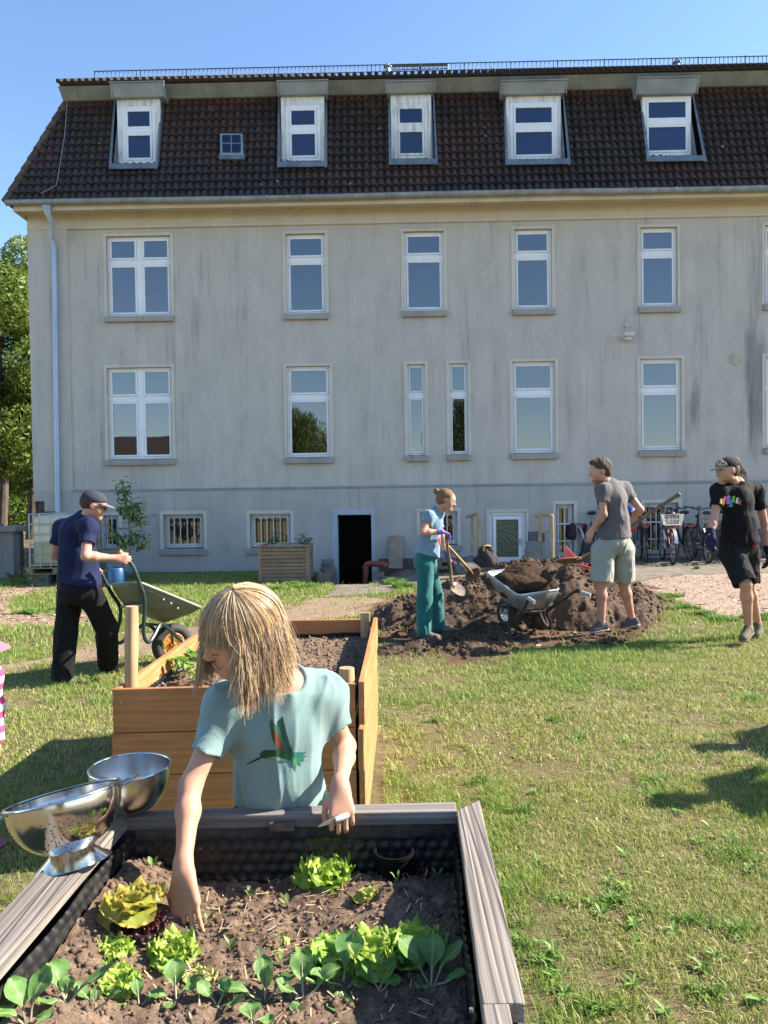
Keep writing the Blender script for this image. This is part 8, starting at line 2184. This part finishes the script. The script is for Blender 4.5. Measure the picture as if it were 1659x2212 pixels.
    if bag:
        for s in (-1, 1):
            S = SDF(); S.cone((xr - .12, s * .13, .52), (xr + .08, s * .13, .52), .12, None, .03, flat=((0, 1, 0), .55)); S.cone((xr - .12, s * .13, .66), (xr + .08, s * .13, .66), .10, None, .03, flat=((0, 1, 0), .55)); V, Q = S.mesh(.018, lambda x, y, z: .02 * (fbm(x * 12, y * 12, z * 12, 2, 3) - .5)); link('pannier', mesh_from('pannier', V, Q, [MATS['rucksack_cloth']], True), t)
    return t
def bpos(rx, ry, fx_, fy_):
    """rear wheel foot and front wheel foot in the picture -> place and turn"""
    a = GG(rx, ry); b_ = GG(fx_, fy_); dv = (b_ - a); ang = math.atan2(dv.y, dv.x); mid = a + Vector((math.cos(ang), math.sin(ang), 0)) * .52; mid.z = float(gz(mid.x, mid.y)); return mid, ang
for (px, lab, kw) in [
    ((1243, 1206, 1178, 1196), 'dark blue bicycle with black panniers and a seat bag beside the log handrail', dict(frame_c=(.02, .03, .08), bag=True, bar='flat', guard=(.6, .6, .62), basket=(.56, .86, .30, .24, .22, (.015, .015, .015)))),
    ((1290, 1210, 1255, 1196), 'small blue-green bicycle mostly hidden behind the man in grey', dict(frame_c=(.02, .25, .22), bar='flat', wr=.28)),
    ((1365, 1221, 1330, 1198), 'black bicycle with a blue helmet on its saddle right of the man in grey', dict(frame_c=(.015, .015, .02), bar='flat')),
    ((1396, 1215, 1372, 1194), 'black bicycle with orange reflectors between two others', dict(frame_c=(.02, .02, .022), bar='flat', guard=(.02, .02, .02))),
    ((1455, 1219, 1402, 1196), 'dark red step-through bicycle with a cream wire basket', dict(frame_c=(.16, .015, .02), step=True, bar='swept', guard=(.75, .75, .74), basket=(-.52, .76, .36, .36, .20, (.75, .72, .62)))),
    ((1530, 1217, 1462, 1196), 'black city bicycle with raised handlebar and a dark wire basket', dict(frame_c=(.02, .02, .03), step=True, bar='flat', guard=(.12, .12, .13), basket=(-.52, .76, .34, .34, .18, (.12, .12, .12)))),
    ((1600, 1216, 1548, 1196), 'silver bicycle partly behind the man in the black shirt', dict(frame_c=(.35, .37, .40), step=True, bar='flat', guard=(.6, .6, .62))),
    ((1330, 1212, 1290, 1196), 'dark green bicycle behind the legs of the man in grey', dict(frame_c=(.02, .06, .03), bar='swept', guard=(.5, .5, .52))),
    ((1492, 1212, 1432, 1195), 'black bicycle squeezed between the basket bicycles', dict(frame_c=(.02, .02, .02), bar='flat', guard=(.02, .02, .02))),
    ((1566, 1211, 1508, 1195), 'blue-grey bicycle between the black city bicycle and the silver one', dict(frame_c=(.10, .14, .18), bar='flat', guard=(.4, .4, .42))),
    ((1690, 1216, 1630, 1196), 'blue bicycle at the right edge beyond the man in the black shirt', dict(frame_c=(.05, .2, .32), bar='flat', guard=(.1, .3, .4)))]:
    p, a = bpos(*px); bike(p, a, lab, tilt=random.uniform(-4, 4), **kw)
p, a = bpos(1365, 1221, 1330, 1198); hc = p + Vector((math.cos(a) * -.2, math.sin(a) * -.2, 1.02)); mb = MB(); mb.lathe([(0, .12), (.06, .115), (.11, .07), (.125, .0), (.115, -.02), (.10, 0), (.08, .07), (0, .10)], 18, hc)
tag(mb.build('helmet', pm('helmet_blue', (.03, .04, .25), (.4, .4, .45), 8, .3, lo=.55, hi=.6), None, base=hc, smooth_=True), 'blue cycling helmet resting on a bicycle saddle', 'helmet')
# bicycle rack
a = GG(1180, 1206); b_ = GG(1640, 1200); RK = thing('bicycle_rack', 'low galvanised rack rail holding the parked bicycles', 'rack', (a + b_) / 2)
mb = MB(); mb.tube([a + Vector((0, .35, .04)), b_ + Vector((0, .35, .04))], .02, 6); mb.build('base_rail', MATS['galvanised_dark'], RK, True)
for k in range(12):
    p = a.lerp(b_, (k + .5) / 12) + Vector((0, .35, .04)); mb = MB(); mb.tube(bez([p, p + Vector((-.12, .15, .35)), p + Vector((0, .3, .42)), p + Vector((.12, .15, .35)), p + Vector((.1, 0, 0))]), .010, 6); mb.build('hoop', MATS['galvanised_light'], RK, True, smooth_=True)

# ============================================================ trees
def tree(name, label, base, h, crown, nleaf, Ls, cols, seed, trunk_r=.22, lumps=38, cat='tree', trunks=None, droop=False, group=None):
    t = thing(name, label, cat, base, 0, group); r_ = np.random.default_rng(seed); b0 = np.array(tuple(base))
    mb = MB(); tops = trunks or [(0, 0)]
    cx, cy, cz, rx, ry, rz = crown
    for tx, ty in tops:
        P = [Vector(base) + Vector((tx, ty, -.1)), Vector(base) + Vector((tx * .8 + .1, ty, h * .2)), Vector(base) + Vector((tx * .6 - .05, ty, h * .4)), Vector(base) + Vector((cx * .5, cy, h * .7))]
        mb.tube(bez(P), np.linspace(trunk_r, trunk_r * .4, 19), 10)
        for k in range(7):
            a = k * 2.4; s = P[2].lerp(P[3], k / 7); e = Vector(base) + Vector((cx + math.cos(a) * rx * .7, cy + math.sin(a) * ry * .7, cz + rz * (-.5 + k * .15))); mb.tube([s, s.lerp(e, .5) + Vector((0, 0, .3)), e], [trunk_r * .35, trunk_r * .22, .03], 6)
    mb.build('trunk', pm('bark_dark', (.05, .038, .028), (.10, .08, .06), 9, .95, bump=.8, bscale=20, stretch=(1, 1, .3)), t, True, smooth_=True)
    # leaf clusters on lumps over the crown
    d = r_.normal(size=(lumps, 3)); d /= np.linalg.norm(d, axis=1)[:, None]; rad = .55 + .45 * r_.random(lumps) ** .5
    C = d * rad[:, None] * np.array((rx, ry, rz)) * .82 + np.array((cx, cy, cz)); lr = .30 * min(rx, rz) * (.7 + .7 * r_.random(lumps)); lc = r_.random(lumps)
    li = r_.integers(0, lumps, nleaf); dd = r_.normal(size=(nleaf, 3)); dd /= np.linalg.norm(dd, axis=1)[:, None]
    P = C[li] + dd * (lr[li] * (.35 + .65 * r_.random(nleaf) ** .4))[:, None]
    if droop: P[:, 2] -= r_.random(nleaf) ** 2 * 1.6
    nrm = dd + r_.normal(size=(nleaf, 3)) * .7; nrm /= np.linalg.norm(nrm, axis=1)[:, None]
    u = np.cross(nrm, r_.normal(size=(nleaf, 3))); u /= np.linalg.norm(u, axis=1)[:, None]; v = np.cross(nrm, u)
    L = Ls * (.6 + .8 * r_.random(nleaf))[:, None]
    if droop: u = u * .3 + np.array((0, 0, -1)); u /= np.linalg.norm(u, axis=1)[:, None]; v = np.cross(u, r_.normal(size=(nleaf, 3))); v /= np.linalg.norm(v, axis=1)[:, None]
    wv = .32 if not droop else .16
    V = np.stack([P - u * L, P + v * L * wv - nrm * L * .1, P + u * L, P - v * L * wv - nrm * L * .1], 1).reshape(-1, 3)
    F = np.arange(4 * nleaf).reshape(-1, 4)
    t_ = (.5 * lc[li] + .5 * r_.random(nleaf))[:, None]; c = np.array(cols[0]) * (1 - t_) + np.array(cols[1]) * t_
    link('crown', mesh_from('crown', V + b0 - org(t), F, [M_treeleaf], False, col=np.repeat(c, 4, 0)), t)
    return t
M_treeleaf = attrmat('tree_leaf', .5, trans=.35, spec=.4)
def at_(vx, d): p = J(vx, 1075, d); return (p.x, d, 0)
tree('linden_tree', 'tall linden tree with sunlit yellow-green crown beyond the house corner', at_(20, 28), 12, (-.4, 0, 6.9, 3.0, 2.6, 4.9), 70000, .10, [(.08, .14, .018), (.22, .27, .04)], 1, .2, 60, trunks=[(-.35, 0)])
tree('linden_tree', 'darker tree behind the linden at the left edge', at_(-70, 33), 13, (-.5, 0, 8, 3.6, 3, 4.8), 42000, .10, [(.05, .11, .015), (.15, .20, .03)], 2, .26, 50)
tree('linden_tree', 'shaded tree with a dark trunk close behind the house corner', at_(66, 30), 10, (.2, 0, 5.4, 2.6, 2.2, 4.0), 40000, .09, [(.04, .09, .012), (.10, .16, .02)], 4, .24, 40)
for k, (vx, d, r0, z) in enumerate(((10, 36, 2.8, 1.9), (70, 38, 2.8, 2.2), (-50, 34, 2.6, 1.9))):
    p = at_(vx, d); tree('hedge_shrub', ('broad', 'tall', 'low')[k] + ' leafy green shrub in the background beyond the wire fence', p, 3, (0, 0, z, r0, 1, z * 1.1), 14000, .09, [(.06, .13, .02), (.16, .24, .04)], 20 + k, .08, 26, cat='shrub')
# garden edge plants bottom-left of the tank
for k, (vx, vy, hh_, c_) in enumerate(((55, 1262, .32, (.20, .26, .07)), (85, 1264, .25, (.28, .34, .08)), (105, 1258, .35, (.16, .22, .06)), (30, 1262, .22, (.14, .2, .05)), (125, 1256, .3, (.18, .24, .06)))):
    bush('garden_plant', ('dry stalky', 'bright leafy', 'tall wispy', 'low dark', 'mid green')[k] + ' garden plant growing before the water tank', 'plant', GG(vx, vy), hh_, .25, 60, .08, c_, 60 + k)
# behind the camera: what the panes reflect
tree('willow_tree', 'large drooping willow far behind the viewer, seen only in window reflections', (-6.2, -16.5, 0), 7.5, (0, 0, 4.3, 2.4, 2.2, 3.3), 40000, .13, [(.06, .10, .02), (.16, .20, .05)], 9, .3, 60, droop=True)
tree('willow_tree', 'second smaller willow behind the viewer, reflected in the right hand panes', (4.4, -16, 0), 7, (0, 0, 4.4, 3.0, 2, 3.6), 46000, .13, [(.06, .10, .02), (.16, .20, .05)], 10, .25, 40, droop=True)
HS = thing('village_house', 'low house with a dark tiled roof and chimney behind the viewer', 'house', (-15, -22, 0))
mb = MB(); mb.box((-22, -26, 0), (-9.6, -18, 3.6)); mb.build('wall', pm('house_wall', (.42, .38, .30), None, 2, .9), HS, True)
mb = MB(); mb.prism([(-22.4, -17.6, 3.4), (-22.4, -22, 6.0), (-22.4, -26.4, 3.4)], (13.2, 0, 0)); rf = mb.build('roof', pm('house_roof', (.04, .03, .028), (.06, .045, .04), 5, .8, bump=.5, bscale=14), HS, True)
mb = MB(); mb.box((-14.3, -22.4, 5.4), (-13.6, -21.7, 7.2)); mb.build('chimney', M_brick, rf, True)
